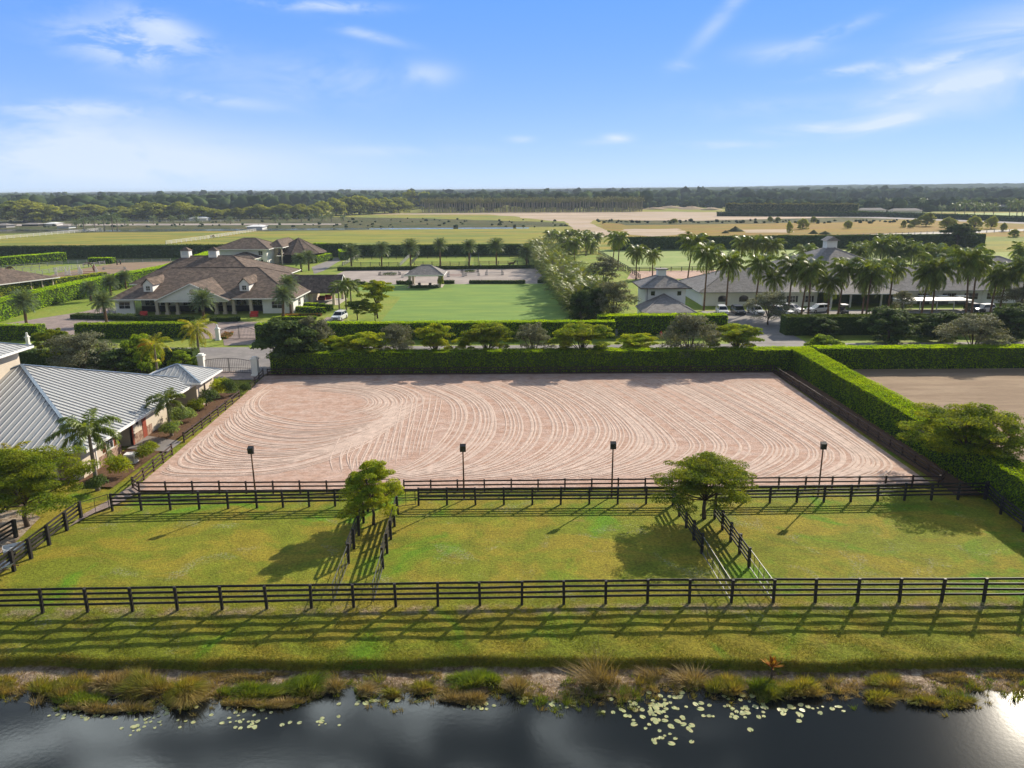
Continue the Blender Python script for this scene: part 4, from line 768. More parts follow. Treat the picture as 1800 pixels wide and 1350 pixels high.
for i, px in enumerate([618, 671, 722, 774, 825, 873, 926]):
    x, y = G(px, 468); yt = [444, 438, 435, 430, 433, 432, 442][i]; dat.put('%s date palm from the left in the row behind the jumping ring' % ['first', 'second', 'third', 'fourth', 'fifth', 'sixth', 'seventh'][i], x, y, HT(x, y, yt), 1.25, group='date palms behind the jumping ring')
for i, (px, py, yt) in enumerate([(597, 548, 505), (609, 545, 500), (618, 540, 503)]):
    x, y = G(px, py); fox.put('slender %s palm of the small clump beside the covered porch' % ['left', 'middle', 'right'][i], x, y, HT(x, y, yt), 1.05, group='palm clump beside the porch')
# coconut palms on the right: foot px, foot py, crown row
cp = [(1118, 492, 442, .9), (1147, 488, 447, .9), (1207, 506, 425, 1.1), (1237, 546, 445, 1.15), (1276, 545, 461, 1.0), (1327, 548, 462, 1.1), (1360, 552, 488, .9), (1385, 554, 465, 1.05), (1408, 556, 479, 1.0), (1420, 560, 470, 1.0), (1455, 556, 496, .85), (1473, 554, 470, 1.15),
      (1515, 556, 488, .9), (1522, 560, 478, 1.1), (1560, 552, 470, 1.1), (1618, 560, 482, 1.0), (1637, 560, 470, 1.2), (1697, 560, 455, 1.25), (1707, 556, 462, 1.1), (1740, 552, 486, .95), (1755, 556, 478, 1.0), (1792, 560, 470, 1.1), (1830, 562, 460, 1.1)]
ord_ = ['first', 'second', 'third', 'fourth', 'fifth', 'sixth', 'seventh', 'eighth', 'ninth', 'tenth', 'eleventh', 'twelfth', 'thirteenth', 'fourteenth', 'fifteenth', 'sixteenth', 'seventeenth', 'eighteenth', 'nineteenth', 'twentieth', 'twenty first', 'twenty second', 'twenty third', 'twenty fourth', 'twenty fifth', 'twenty sixth', 'twenty seventh', 'twenty eighth', 'twenty ninth', 'thirtieth']
for i, (px, py, yt, cs) in enumerate(cp):
    x, y = G(px, py); coc[i % 3].put('coconut palm with glossy drooping fronds before the grey roofed barn, %s from the left' % ord_[i], x, y, HT(x, y, yt), cs, group='coconut palms in front of the barn')
cp2 = [(1300, 478, 428), (1325, 478, 425), (1352, 480, 430), (1345, 468, 436), (1412, 476, 440), (1440, 470, 448), (1500, 474, 440), (1525, 470, 436), (1545, 478, 430), (1558, 472, 425), (1580, 476, 434), (1600, 478, 438), (1622, 474, 441), (1650, 478, 446), (1680, 476, 450), (1790, 480, 440), (1640, 470, 440), (1570, 478, 445)]
for i, (px, py, yt) in enumerate(cp2):
    x, y = G(px, py); coc[(i + 1) % 3].put('coconut palm rising behind the barn roofs, %s from the left in the back group' % ord_[i], x, y, HT(x, y, yt), 1.15, group='coconut palms behind the barn')
cp3 = [(983, 438, 415), (1003, 436, 410), (1025, 436, 413), (1048, 440, 416), (1030, 450, 418), (1076, 470, 418), (1086, 474, 417), (995, 452, 425), (1010, 458, 427), (1038, 446, 430), (970, 430, 412), (1090, 440, 425)]
for i, (px, py, yt) in enumerate(cp3):
    x, y = G(px, py); coc[i % 3].put('slim palm %s from the left in the loose grove beyond the bamboo screen' % ord_[i], x, y, HT(x, y, yt), 1.0, group='palms beyond the bamboo screen')
# tall screen of clumping palms between the lawn and the guard house
def clump(seed, m):
    r = random.Random(seed); V, F = [], []
    for i in range(78):
        a = r.uniform(0, 6.28); q = math.sqrt(r.random()) * 1.6; b = (math.cos(a) * q, math.sin(a) * q, r.uniform(.3, 6.3) * (1 - .12 * q))
        v, f = frond(r.uniform(2.0, 3.0), r.uniform(.5, 1.35), r.uniform(1.2, 2.0), a + r.uniform(-.8, .8), 16, .06, .62, .35, r, .2, b); n = len(V); V += v; F += [tuple(n + k for k in ff) for ff in f]
    return mesh_np('fronds', np.array(V), np.array(F), m)
cl_ = [clump(s, m_bamboo) for s in (1, 2, 3)]; cs_ = []
for s in (1, 2):
    mb = MB(); r = random.Random(s)
    for i in range(18): a = r.uniform(0, 6.28); q = r.random() * .7; mb.tube([(math.cos(a) * q, math.sin(a) * q, -.1), (math.cos(a) * q * 1.7, math.sin(a) * q * 1.7, 3.5), (math.cos(a) * q * 2.6, math.sin(a) * q * 2.6, 6)], [.05, .04, .02], 5)
    cs_.append(mb.mesh('canes', m_palmt))
N_CL = 40
for i in range(N_CL):
    t_0 = (i // 2) / (N_CL / 2 - 1); Y = 138 + 146 * t_0 ** 1.05; X = 13.6 - 4.0 * t_0 + (2.4 if i % 2 else -.6) + random.uniform(-.5, .5); hs = random.uniform(.93, 1.15) * (1.08 - .1 * t_0)
    t = thing('areca_clump', 'feathery clump in the tall screen, %s side, %s from the near end' % ('guard house' if i % 2 else 'lawn', ord_[i // 2]), 'palm clump', (X, Y, 0), random.uniform(0, 6.28), 'areca clumps of the tall screen', (1.15, 1.15, hs))
    link('fronds', cl_[i % 3], t); link('canes', cs_[i % 2], t)
# ------------------------------------------------------------------ buildings
def hip(par, x0, x1, y0, y1, ze, zr, rx0, rx1, ry0, ry1, m, name='roof', th=.16, fas=m_trim, caps=None):
    """hipped roof: eave rectangle and a ridge from (rx0, ry0) to (rx1, ry1)"""
    mb = MB(); same = abs(rx0 - rx1) < .05 and abs(ry0 - ry1) < .05
    e = [(x0, y0, ze), (x1, y0, ze), (x1, y1, ze), (x0, y1, ze)]; a, b = (rx0, ry0, zr), (rx1, ry1, zr)
    if same: mb.add(e + [a], [(0, 1, 4), (1, 2, 4), (2, 3, 4), (3, 0, 4)])
    elif abs(rx1 - rx0) >= abs(ry1 - ry0): mb.add(e + [a, b], [(0, 1, 5, 4), (1, 2, 5), (2, 3, 4, 5), (3, 0, 4)])
    else: mb.add(e + [a, b], [(0, 1, 4), (1, 2, 5, 4), (2, 3, 5), (3, 0, 4, 5)])
    mb.quad(*[(p[0], p[1], ze - .02) for p in e][::-1])
    o = mb.obj(name, m, par)
    f = MB(); g = .05; f.box(x0 - g, x1 + g, y0 - g, y0 + .02, ze - th - .03, ze + .02).box(x0 - g, x1 + g, y1 - .02, y1 + g, ze - th - .03, ze + .02).box(x1 - .02, x1 + g, y0 + .025, y1 - .025, ze - th - .03, ze + .02).box(x0 - g, x0 + .02, y0 + .025, y1 - .025, ze - th - .03, ze + .02).obj('fascia', fas, o)
    c = MB()
    segs = [(e[0], a), (e[1], b if (not same and abs(rx1 - rx0) >= abs(ry1 - ry0)) else a), (e[2], b), (e[3], a if (same or abs(rx1 - rx0) >= abs(ry1 - ry0)) else b)]
    if not same: segs.append((a, b))
    for p, q in segs: c.bar((p[0], p[1], p[2] + .03), (q[0], q[1], q[2] + .03), .22, .09)
    c.obj('ridge_cap', caps or m, o); return o
def gableX(par, x0, x1, y0, y1, ze, zr, m, name='gable_roof', wall=m_white, thick=.12, over=.4, ends=(1, 1)):
    """gable roof whose ridge runs along Y (gable faces the camera)"""
    xm = (x0 + x1) / 2; mb = MB(); t = .12
    for s, xe in ((-1, x0), (1, x1)):
        mb.add([(xe, y0 - over, ze), (xe, y1, ze), (xm, y1, zr), (xm, y0 - over, zr), (xe, y0 - over, ze - t), (xe, y1, ze - t), (xm, y1, zr - t), (xm, y0 - over, zr - t)], [(0, 1, 2, 3), (7, 6, 5, 4), (0, 3, 7, 4), (1, 5, 6, 2), (0, 4, 5, 1)])
    o = mb.obj(name, m, par)
    f = MB()
    for xe in (x0, x1): f.bar((xe, y0 - over - .03, ze - .08), (xm, y0 - over - .03, zr - .08), .05, .2, up=(0, 0, 1))
    f.obj('barge_board', m_trim, o)
    if ends[0]: MB().add([(x0 + .3, y0, ze - .1), (x1 - .3, y0, ze - .1), (xm, y0, zr - .2), (x0 + .3, y0 + .15, ze - .1), (x1 - .3, y0 + .15, ze - .1), (xm, y0 + .15, zr - .2)], [(0, 1, 2), (5, 4, 3), (0, 3, 4, 1), (1, 4, 5, 2), (2, 5, 3, 0)]).obj('gable_wall', wall, par)
    return o
def win(par, face, u, pos, z, wd, h, frame=m_trim, bars=1, glass=m_glass, arch=False, shut=None, name='window'):
    """window on a wall facing the camera ('S', at y=pos) or facing right ('E', at x=pos)"""
    def P(a, d, zz): return (u + a, pos - d, zz) if face == 'S' else (pos + d, u + a, zz)
    def bx(mb, a0, a1, d0, d1, z0, z1):
        p, q = P(a0, d0, z0), P(a1, d1, z1); return mb.box(min(p[0], q[0]), max(p[0], q[0]), min(p[1], q[1]), max(p[1], q[1]), z0, z1)
    g = MB(); f = MB(); hw = wd / 2; w_ = .07
    if arch:
        pts = [(-hw, z)] + [(hw, z)] + [(hw * math.cos(k * math.pi / 8), z + h - .25 * wd + hw * .55 * math.sin(k * math.pi / 8)) for k in range(9)]
        n = len(pts); vs = [P(a, .03, zz) for a, zz in pts] + [P(a, .0, zz) for a, zz in pts]; g.add(vs, [tuple(range(n)), tuple(range(2 * n - 1, n - 1, -1))] + [(i, n + i, n + (i + 1) % n, (i + 1) % n) for i in range(n)])
        for k in range(1, n): f.bar(P(pts[k][0], .05, pts[k][1]), P(pts[(k + 1) % n][0], .05, pts[(k + 1) % n][1]), .06, .06)
    else:
        bx(g, -hw, hw, .0, .02, z, z + h)
        bx(f, -hw - w_, hw + w_, 0, .06, z - w_, z); bx(f, -hw - w_, hw + w_, 0, .06, z + h, z + h + w_); bx(f, -hw - w_, -hw, 0, .06, z, z + h); bx(f, hw, hw + w_, 0, .06, z, z + h)
    for i in range(bars): a = -hw + wd * (i + 1) / (bars + 1); bx(f, a - .025, a + .025, .022, .05, z, z + h)
    if bars and not arch: bx(f, -hw, hw, .022, .045, z + h * .5 - .02, z + h * .5 + .02)
    o = f.obj(name, frame, par); g.obj('pane', glass, o)
    if shut:
        for s in (-1, 1): bx(MB(), 0, 0, 0, 0, 0, 0); bx(k := MB(), s * (hw + .12) if s > 0 else -(hw + .12) - .42, s * (hw + .12) + .42 if s > 0 else -(hw + .12), .0, .05, z, z + h); k.obj('shutter', shut, par)
    return o
def cupola(par, x, y, z, w_=1.1, h=1.0, m=m_tileb, rh=.9):
    b = MB().box(x - w_ / 2, x + w_ / 2, y - w_ / 2, y + w_ / 2, z - .8, z + h); c = b.obj('cupola', m_trim, par)
    o = w_ / 2 + .25; MB().add([(x - o, y - o, z + h), (x + o, y - o, z + h), (x + o, y + o, z + h), (x - o, y + o, z + h), (x, y, z + h + rh)], [(0, 1, 4), (1, 2, 4), (2, 3, 4), (3, 0, 4), (3, 2, 1, 0)]).obj('cupola_roof', m, c)
    MB().box(x - w_ * .3, x + w_ * .3, y - w_ / 2 - .03, y - w_ / 2 - .002, z + .1, z + h - .15).obj('louvre', m_blueish, c); return c
def seams(poly, d, sp, mb, h=.05, w_=.045):
    """raised seams on a planar roof polygon, running along the horizontal direction d"""
    P = [Vector(p) for p in poly]; n = (P[1] - P[0]).cross(P[2] - P[0]).normalized(); n = n if n.z > 0 else -n
    d = Vector((*d, 0)).normalized(); q = Vector((-d.y, d.x, 0)); lo = min(p.dot(q) for p in P); hi = max(p.dot(q) for p in P); s = lo + sp * .5
    zf = lambda x, y: P[0].z - (n.x * (x - P[0].x) + n.y * (y - P[0].y)) / n.z
    while s < hi:
        ts = []
        for a, b in zip(P, P[1:] + P[:1]):
            sa, sb = a.dot(q) - s, b.dot(q) - s
            if sa * sb < 0: k = sa / (sa - sb); ts.append((a + (b - a) * k).dot(d))
        if len(ts) >= 2:
            t0, t1 = min(ts), max(ts)
            if t1 - t0 > .3:
                a = q * s + d * t0; b = q * s + d * t1; mb.bar((a.x, a.y, zf(a.x, a.y) + h / 2), (b.x, b.y, zf(b.x, b.y) + h / 2), w_, h, up=n)
        s += sp
# --- barn with the metal roof
X0, Y0, YN, ZE, AP = -35.7, 60.5, 85.2, 3.05, (-48.4, 73.4, 7.55)
bn = thing('metal_roof_barn', 'cream barn with a silver standing seam metal roof on the left edge', 'barn', (-48, 73, 0)); bn.matrix_world = Matrix.Translation((0, 0, 0)); bn.location = (0, 0, 0)
def planes(rect, ap, par, nm='roof'):
    x0, x1, y0, y1 = rect; e = [(x0, y0, ZE), (x1, y0, ZE), (x1, y1, ZE), (x0, y1, ZE)]
    o = MB().add(e + [ap], [(0, 1, 4), (1, 2, 4), (2, 3, 4), (3, 0, 4)]).obj(nm, m_metal, par)
    for i, d in enumerate(((0, 1), (1, 0), (0, 1), (1, 0))): sm = MB(); seams([e[i], e[(i + 1) % 4], ap], d, .62, sm, .085, .05); sm.obj('standing_seams', m_seam, o)
    c = MB()
    for p in e: c.bar((p[0], p[1], p[2] + .06), (ap[0], ap[1], ap[2] + .06), .30, .07)
    c.obj('hip_cap', m_hip, o)
    f = MB(); f.box(x0, x1 + .06, y0 - .06, y0 + .04, ZE - .2, ZE + .03).box(x1 - .04, x1 + .06, y0 + .05, y1 + .06, ZE - .2, ZE + .03); f.obj('gutter', m_trim, o)
    MB().quad((x0, y0 + .05, ZE - .12), (x1 - .05, y0 + .05, ZE - .12), (x1 - .05, y1, ZE - .12), (x0, y1, ZE - .12)).obj('soffit', m_cream, o); return o
planes((-61.4, X0, Y0, YN), AP, bn)
WX = -36.9
w1 = MB().box(-60.5, WX, 61.7, 62.0, 0, ZE - .12).box(WX - .25, WX, 62.0, 68.2, 0, ZE - .12).box(WX - .25, WX, 70.6, 79.0, 0, ZE - .12).box(-39.6, -39.4, 68.2, 70.6, 0, ZE - .12).box(-39.4, WX, 68.0, 68.2, 0, ZE - .13).box(-39.4, WX, 70.6, 70.8, 0, ZE - .13).box(-38.9, -38.7, 79.0, 85.0, 0, ZE - .12).box(-38.7, WX, 78.8, 79.0, 0, ZE - .13)
w1.obj('wall', m_cream, bn)
for q_ in ((WX - .02, WX + .04, 64.4, 68.25, 1.05), (WX - .02, WX + .04, 70.55, 72.6, 1.1), (WX - .02, WX + .04, 73.5, 74.6, 1.1), (-39.0, -37.9, 61.62, 61.69, ZE - .2)): MB().box(*q_[:4], 0, q_[4]).obj('stone_plinth', m_stone, bn)
MB().box(WX - .01, WX + .05, 72.65, 73.45, 0, 2.5).obj('red_door', m_red, bn); MB().box(WX - .02, WX + .06, 70.5, 70.75, 0, ZE - .2).obj('door_post', m_red, bn)
win(bn, 'E', 66.3, WX, 1.25, 1.1, 1.3, m_trim, 1)
MB().box(WX, WX + .05, 65.1, 65.62, 1.2, 2.6).obj('shutter', m_red, bn); MB().box(WX, WX + .05, 66.95, 67.5, 1.2, 2.6).obj('shutter', m_red, bn)
MB().box(WX, WX + .06, 63.9, 64.0, 0, ZE - .2).obj('downpipe', m_trim, bn); MB().box(-43.4, -40.2, 61.6, 61.69, 0, 2.5).obj('barn_door', m_dark, bn)
MB().box(-39.38, -39.30, 68.4, 70.4, 0, 2.7).obj('sliding_door', m_tileb, bn)
for yy in (71.6, 76.5): MB().box(WX, WX + .16, yy - .1, yy + .1, 1.9, 2.2).obj('wall_lantern', m_iron, bn)
MB().box(WX, WX + .03, 63.2, 63.5, 1.4, 1.9).obj('electric_box', m_trim, bn)
e0 = [(-42.4, 82.3), (-34.7, 82.3), (-34.7, 88.9), (-42.4, 88.9)]
eb = hip(bn, -42.4, -34.7, 82.3, 88.9, 3.35, 4.75, -38.7, -38.3, 85.6, 85.6, m_metal, 'end_roof', caps=m_hip)
sm = MB(); seams([(-42.4, 82.3, 3.35), (-34.7, 82.3, 3.35), (-38.5, 85.6, 4.75)], (0, 1), .6, sm); sm.obj('standing_seams', m_seam, eb); sm = MB(); seams([(-34.7, 82.3, 3.35), (-34.7, 88.9, 3.35), (-38.4, 85.6, 4.75)], (1, 0), .6, sm); sm.obj('standing_seams', m_seam, eb)
MB().box(-41.5, -35.6, 83.2, 88.3, 0, 3.2).obj('end_wall', m_cream, bn); MB().box(-35.2, -35.05, 84.3, 84.45, 0, 3.3).obj('downpipe', m_tileb, bn)
MB().box(-58, -49.0, 65.5, 74.2, 3, 9.0).obj('tower_wall', m_cream, bn)
tw = hip(bn, -59, -48.0, 64.6, 75.1, 9.15, 11.0, -53.5, -53.4, 69.8, 69.8, m_metal, 'tower_roof', caps=m_hip); sm = MB(); seams([(-48, 64.6, 9.15), (-48, 75.1, 9.15), (-53.4, 69.8, 11.0)], (1, 0), .6, sm); sm.obj('standing_seams', m_seam, tw)
x, y = G(232, 815); wb = thing('air_conditioner', 'white box unit on the mulch below the barn window', 'air conditioner', (x, y, 0), .1)
MB().box(-.5, .5, -.4, .4, 0, 1.0).obj('case', m_trim, wb); MB().box(-.35, .35, -.43, -.402, .2, .85).obj('grille', m_greyf, wb); MB().box(-.6, .6, -.5, .5, -.05, .02).obj('base_slab', m_walkp, wb)
# --- brown roofed stable house
hs = thing('brown_roofed_house', 'long white stable house with brown tile roof, dormers and cupolas', 'house', (0, 0, 0))
hip(hs, -80.6, -43.2, 152, 182, 3.2, 8.0, -73.9, -55.0, 167, 167, m_tileb, 'roof')
hip(hs, -88, -57, 176, 208, 3.4, 8.7, -80.5, -68.5, 190, 190, m_tileb, 'rear_roof')
MB().box(-80, -76.2, 153.2, 153.6, 0, 3.1).box(-50.2, -44, 153.0, 153.4, 0, 3.1).box(-76.2, -50.2, 156.4, 156.7, 0, 3.1).box(-44.2, -44, 153.4, 165, 0, 3.1).obj('wall', m_white, hs)
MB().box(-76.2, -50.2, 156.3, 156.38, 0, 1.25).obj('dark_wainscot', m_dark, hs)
for xx, nm in ((-74.4, 0), (-71.2, 0), (-66.6, 0), (-63.2, 0), (-59.5, 0), (-55.6, 0), (-52.3, 0)): win(hs, 'S', xx, 156.3, 1.35, 1.9, 1.4, m_white, 1)
win(hs, 'S', -78.1, 153.2, 1.2, 2.2, 1.3, m_trim, 1); win(hs, 'S', -47.2, 153.0, 1.1, 2.2, 1.4, m_trim, 1); win(hs, 'E', 157.5, -44, 1.1, 1.6, 1.4, m_trim, 1); win(hs, 'E', 161.5, -44, 1.1, 1.2, 1.4, m_trim, 1)
for xx in (-71.3, -69.3, -67.2, -59.4, -57.7, -55.9, -52.4):
    c = MB().box(xx - .28, xx + .28, 152.4, 152.96, 0, 3.1).box(xx - .4, xx + .4, 152.28, 153.08, 0, .5).obj('column', m_cream, hs)
gableX(hs, -70.6, -55.9, 150.6, 162.5, 3.15, 6.45, m_tileb); MB().box(-70.2, -56.3, 150.6, 150.9, 2.75, 3.1).obj('beam', m_trim, hs)
cc = MB(); n_ = 16; cc.add([(-63.1 + .6 * math.cos(k * 2 * math.pi / n_), 150.56, 4.75 + .6 * math.sin(k * 2 * math.pi / n_)) for k in range(n_)] + [(-63.1 + .6 * math.cos(k * 2 * math.pi / n_), 150.598, 4.75 + .6 * math.sin(k * 2 * math.pi / n_)) for k in range(n_)], [tuple(range(n_))] + [(k, n_ + k, n_ + (k + 1) % n_, (k + 1) % n_) for k in range(n_)]); cc.obj('round_vent', m_cream, hs)
for xx in (-74.0, -54.4):
    d_ = MB().box(xx - .95, xx + .95, 155.4, 160, 4.2, 5.85).obj('dormer', m_white, hs)
    mb = MB()
    for s in (-1, 1): mb.add([(xx + s * 1.3, 155.1, 5.7), (xx + s * 1.3, 161.3, 5.7), (xx, 163.0, 7.0), (xx, 155.1, 7.0), (xx + s * 1.3, 155.1, 5.6), (xx + s * 1.3, 161.3, 5.6), (xx, 163.0, 6.9), (xx, 155.1, 6.9)], [(0, 1, 2, 3), (7, 6, 5, 4), (0, 3, 7, 4), (0, 4, 5, 1)])
    mb.obj('dormer_roof', m_tileb, d_); MB().add([(xx - .95, 155.4, 5.85), (xx + .95, 155.4, 5.85), (xx, 155.4, 6.75), (xx - .95, 155.6, 5.85), (xx + .95, 155.6, 5.85), (xx, 155.6, 6.75)], [(0, 1, 2), (5, 4, 3), (1, 4, 5, 2), (2, 5, 3, 0)]).obj('dormer_gable', m_white, d_)
    win(d_, 'S', xx, 155.4, 4.55, .8, .85, m_trim, 1)
cupola(hs, -73.2, 190, 8.9, 2.0, 1.1); cupola(hs, -80.0, 190, 8.9, 2.0, 1.1)
# covered porch on the right end
mb = MB(); t_ = .15
for ya, yb in ((163.2, 168.7), (174.2, 168.7)): mb.add([(-58, ya, 2.8), (-37.0, ya, 2.8), (-37.0, yb, 6.1), (-58, yb, 6.1), (-58, ya, 2.65), (-37.0, ya, 2.65), (-37.0, yb, 5.95), (-58, yb, 5.95)], [(0, 1, 2, 3), (7, 6, 5, 4), (0, 4, 5, 1), (1, 5, 6, 2)])
mb.obj('porch_roof', m_tileb, hs); MB().add([(-37.6, 163.5, 2.7), (-37.6, 173.9, 2.7), (-37.6, 168.7, 5.8), (-37.8, 163.5, 2.7), (-37.8, 173.9, 2.7), (-37.8, 168.7, 5.8)], [(0, 1, 2), (5, 4, 3), (0, 3, 4, 1), (1, 4, 5, 2), (2, 5, 3, 0)]).obj('porch_gable', m_white, hs)
MB().bar((-36.98, 163.2, 2.75), (-36.98, 168.7, 6.05), .06, .22).bar((-36.98, 174.2, 2.75), (-36.98, 168.7, 6.05), .06, .22).obj('barge_board', m_trim, hs)
for xx, yy in ((-38.4, 164.2), (-38.4, 173.2), (-43.2, 164.2)): MB().box(xx - .28, xx + .28, yy - .28, yy + .28, 0, 2.7).obj('column', m_cream, hs)
MB().box(-48, -37.4, 163.6, 174, .02, .12).obj('porch_floor', m_walkp, hs); MB().box(-44.0, -43.8, 165, 174, 0, 2.7).obj('porch_wall', m_cream, hs)
for i, (px, py) in enumerate([(547, 530), (562, 531), (573, 529)]):
    x, y = G(px, py); t = thing('patio_chair', ['left', 'middle', 'right'][i] + ' dark patio seat under the covered porch', 'chair', (x, y + 2, .12), 0, 'patio seats under the porch')
    MB().box(-.7, .7, -.4, .4, .1, .45).obj('seat', m_red, t); MB().box(-.7, .7, .4, .55, .1, 1.0).obj('backrest', m_red, t); MB().box(-.8, -.7, -.4, .5, .1, .7).box(.7, .8, -.4, .5, .1, .7).obj('armrests', m_red, t)
for i, (px, py) in enumerate([(252, 557), (447, 557)]):
    x, y = G(px, py); t = thing('red_bench', ('left' if i == 0 else 'right') + ' coral red bench between the columns of the house front', 'bench', (x, y, 0), 0, 'coral red benches')
    MB().box(-.75, .75, -.35, .35, .35, .5).obj('seat', m_redp, t); MB().box(-.75, .75, .3, .4, .5, 1.1).obj('backrest', m_redp, t); MB().box(-.75, -.65, -.35, .3, 0, .7).box(.65, .75, -.35, .3, 0, .7).obj('arms', m_redp, t); MB().box(-.65, .65, -.36, -.3, .05, .35).obj('apron', m_redp, t)
# two storey house and pavilion behind
th_ = thing('two_storey_house', 'two storey cream house with balcony and brown hipped roof', 'house', (0, 0, 0))
MB().box(-97, -80.5, 254, 268, 0, 5.5).obj('wall', m_white, th_); hip(th_, -98.5, -79.2, 252.6, 270, 5.6, 8.8, -90, -86, 261, 261, m_tileb, 'roof')
hip(th_, -82, -76.3, 258, 281, 5.7, 8.0, -79.4, -79.3, 263, 276, m_tileb, 'balcony_roof')
MB().box(-80.4, -79.0, 262, 280, 0, 5.5).obj('balcony_wall', m_cream, th_); MB().box(-79, -77, 259, 280, 2.7, 2.95).obj('balcony_floor', m_trim, th_); MB().box(-77.1, -77, 259, 280, 3.6, 3.7).obj('balcony_rail', m_trim, th_)
for yy in (259.3, 264, 268.5, 273, 279.5): MB().box(-77.3, -76.9, yy - .2, yy + .2, 0, 5.6).obj('column', m_cream, th_)
for yy in (265, 270, 275): win(th_, 'E', yy, -79.0, 3.4, 1.8, 1.5, m_trim, 1); win(th_, 'E', yy, -79.0, .5, 1.8, 1.7, m_trim, 1)
win(th_, 'S', -82.5, 254, 3.6, 1.3, 1.3, m_trim, 1); win(th_, 'S', -82.5, 254, .6, 1.3, 1.5, m_trim, 1)
hip(th_, -92, -82, 246, 254, 3.0, 4.6, -88, -87, 253.9, 253.9, m_tileb, 'porch_roof'); MB().box(-91.5, -82.5, 247, 254, 0, 2.9).obj('porch_wall', m_white, th_)
pv = thing('pavilion', 'round training pavilion with a wide brown hipped roof', 'pavilion', (-74, 270, 0)); ps = [(math.cos(k * math.pi / 6) * 9.5, math.sin(k * math.pi / 6) * 10.5) for k in range(12)]
MB().add([(x, y, 3.2) for x, y in ps] + [(0, 0, 8.2)], [(k, (k + 1) % 12, 12) for k in range(12)] + [tuple(range(12))[::-1]]).obj('roof', m_tileb, pv); mb = MB()
for x, y in ps: mb.bar((x, y, 3.23), (0, 0, 8.23), .25, .1)
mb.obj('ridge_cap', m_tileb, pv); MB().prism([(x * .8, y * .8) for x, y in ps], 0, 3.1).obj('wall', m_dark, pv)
# gazebo
gx0, gy0 = G(747, 506)
gz = thing('gazebo', 'open gazebo with a grey hipped roof between lawn and jumping ring', 'gazebo', (gx0, gy0 + 4, 0))
hip(gz, -5.0, 5.0, -5, 4.6, 3.3, 5.4, -1.0, 1.2, 0, 0, m_tileg, 'roof')
for xx in (-3.8, 3.8):
    for yy in (-3.8, 3.4): MB().box(xx - .3, xx + .3, yy - .3, yy + .3, 0, 3.2).obj('column', m_cream, gz)
MB().box(-4.4, 4.4, -4.3, 4.0, 0, .12).obj('floor', m_walkp, gz); MB().box(-4, 4, -4.05, -3.85, 2.9, 3.15).obj('beam', m_trim, gz)
for i, s in enumerate((-1, 1)):
    v, f = cards(puff((0, 0, .9), 1.0, 900, np.random.default_rng(i), 1.3)[0], .14, i); o = link('climbing_plant', mesh_np('climbing_plant', v, f, m_leafD if s < 0 else m_leafA), None, (gx0 + s * 4.0, gy0 + .2, 0), None, (.9, .9, 1.1 if s < 0 else 1.6)); tag(o, 'leafy climber growing around the %s front column of the gazebo' % ('left' if s < 0 else 'right'), 'plant')
hedge('low_hedge', 'low dark hedge along the front of the gazebo', [(gx0 - 3.2, gy0 - .9), (gx0 + 3.2, gy0 - .9)], .9, .8, dens=24, leaf=.16, m=m_leafD, seed=51)
for i, (dx, dy) in enumerate([(-1.6, 1.5), (1.2, 1.0)]):
    t = thing('garden_chair', ('left' if i == 0 else 'right') + ' dark chair on the gazebo floor', 'chair', (gx0 + dx, gy0 + dy, .12), 0, 'chairs in the gazebo')
    MB().box(-.35, .35, -.35, .35, .35, .47).obj('seat', m_tileb, t); MB().box(-.35, .35, .3, .4, .47, 1.0).obj('backrest', m_tileb, t)
    for a in (-.3, .3):
        for b in (-.3, .3): MB().box(a - .04, a + .04, b - .04, b + .04, 0, .35).obj('leg', m_tileb, t)
# --- guard house
gh = thing('guard_house', 'white two storey gatehouse with a grey hipped roof and a chimney like cupola', 'house', (0, 0, 0))
MB().box(24.9, 32.4, 141.4, 149.7, 0, 6.1).obj('wall', m_white, gh); hip(gh, 23.9, 33.3, 140.4, 150.7, 6.2, 8.3, 28.4, 28.6, 145.5, 145.5, m_tileg, 'roof', fas=m_tileb)
win(gh, 'S', 26.3, 141.4, 4.7, .75, .8, m_white, 0); win(gh, 'S', 31.2, 141.4, 4.7, .75, .8, m_white, 0); MB().box(25.2, 25.28, 141.3, 141.39, 2.9, 6.0).obj('downpipe', m_lamp, gh)
hip(gh, 23.2, 32.6, 133.0, 141.4, 2.8, 5.0, 28.3, 28.35, 141.38, 141.38, m_tileg, 'porch_roof', fas=m_greyf); MB().box(23.9, 31.9, 134, 141.4, 0, 2.7).obj('porch_wall', m_white, gh)
MB().box(27.7, 29.3, 144.7, 146.3, 7.6, 9.1).obj('cupola', m_white, gh); MB().box(27.4, 29.6, 144.4, 146.6, 9.1, 9.3).obj('cupola_cap', m_tileg, gh)
# --- long grey roofed barn on the right
rb = thing('grey_roofed_barn', 'long white barn with several grey slate roofs and arched windows behind the palms', 'barn', (0, 0, 0))
MB().box(40.0, 64, 158.9, 159.3, 0, 2.95).box(40.0, 40.3, 159.3, 178, 0, 2.95).obj('wall', m_white, rb); MB().box(80.5, 108, 160.0, 160.4, 0, 2.95).obj('wall', m_white, rb)
hip(rb, 39, 66, 157.9, 179, 3.05, 7.0, 48, 60, 168, 168, m_tileg, 'left_roof', fas=m_greyf); hip(rb, 79, 112, 158.4, 180, 3.05, 7.3, 88, 101, 169, 169, m_tileg, 'right_roof', fas=m_greyf)
hip(rb, 60, 90, 162, 198, 3.6, 10.8, 74.2, 74.6, 180, 180.4, m_tileg, 'centre_roof'); hip(rb, 65, 80, 154.6, 175, 3.0, 5.6, 72, 73, 165, 165, m_tileg, 'porch_roof')
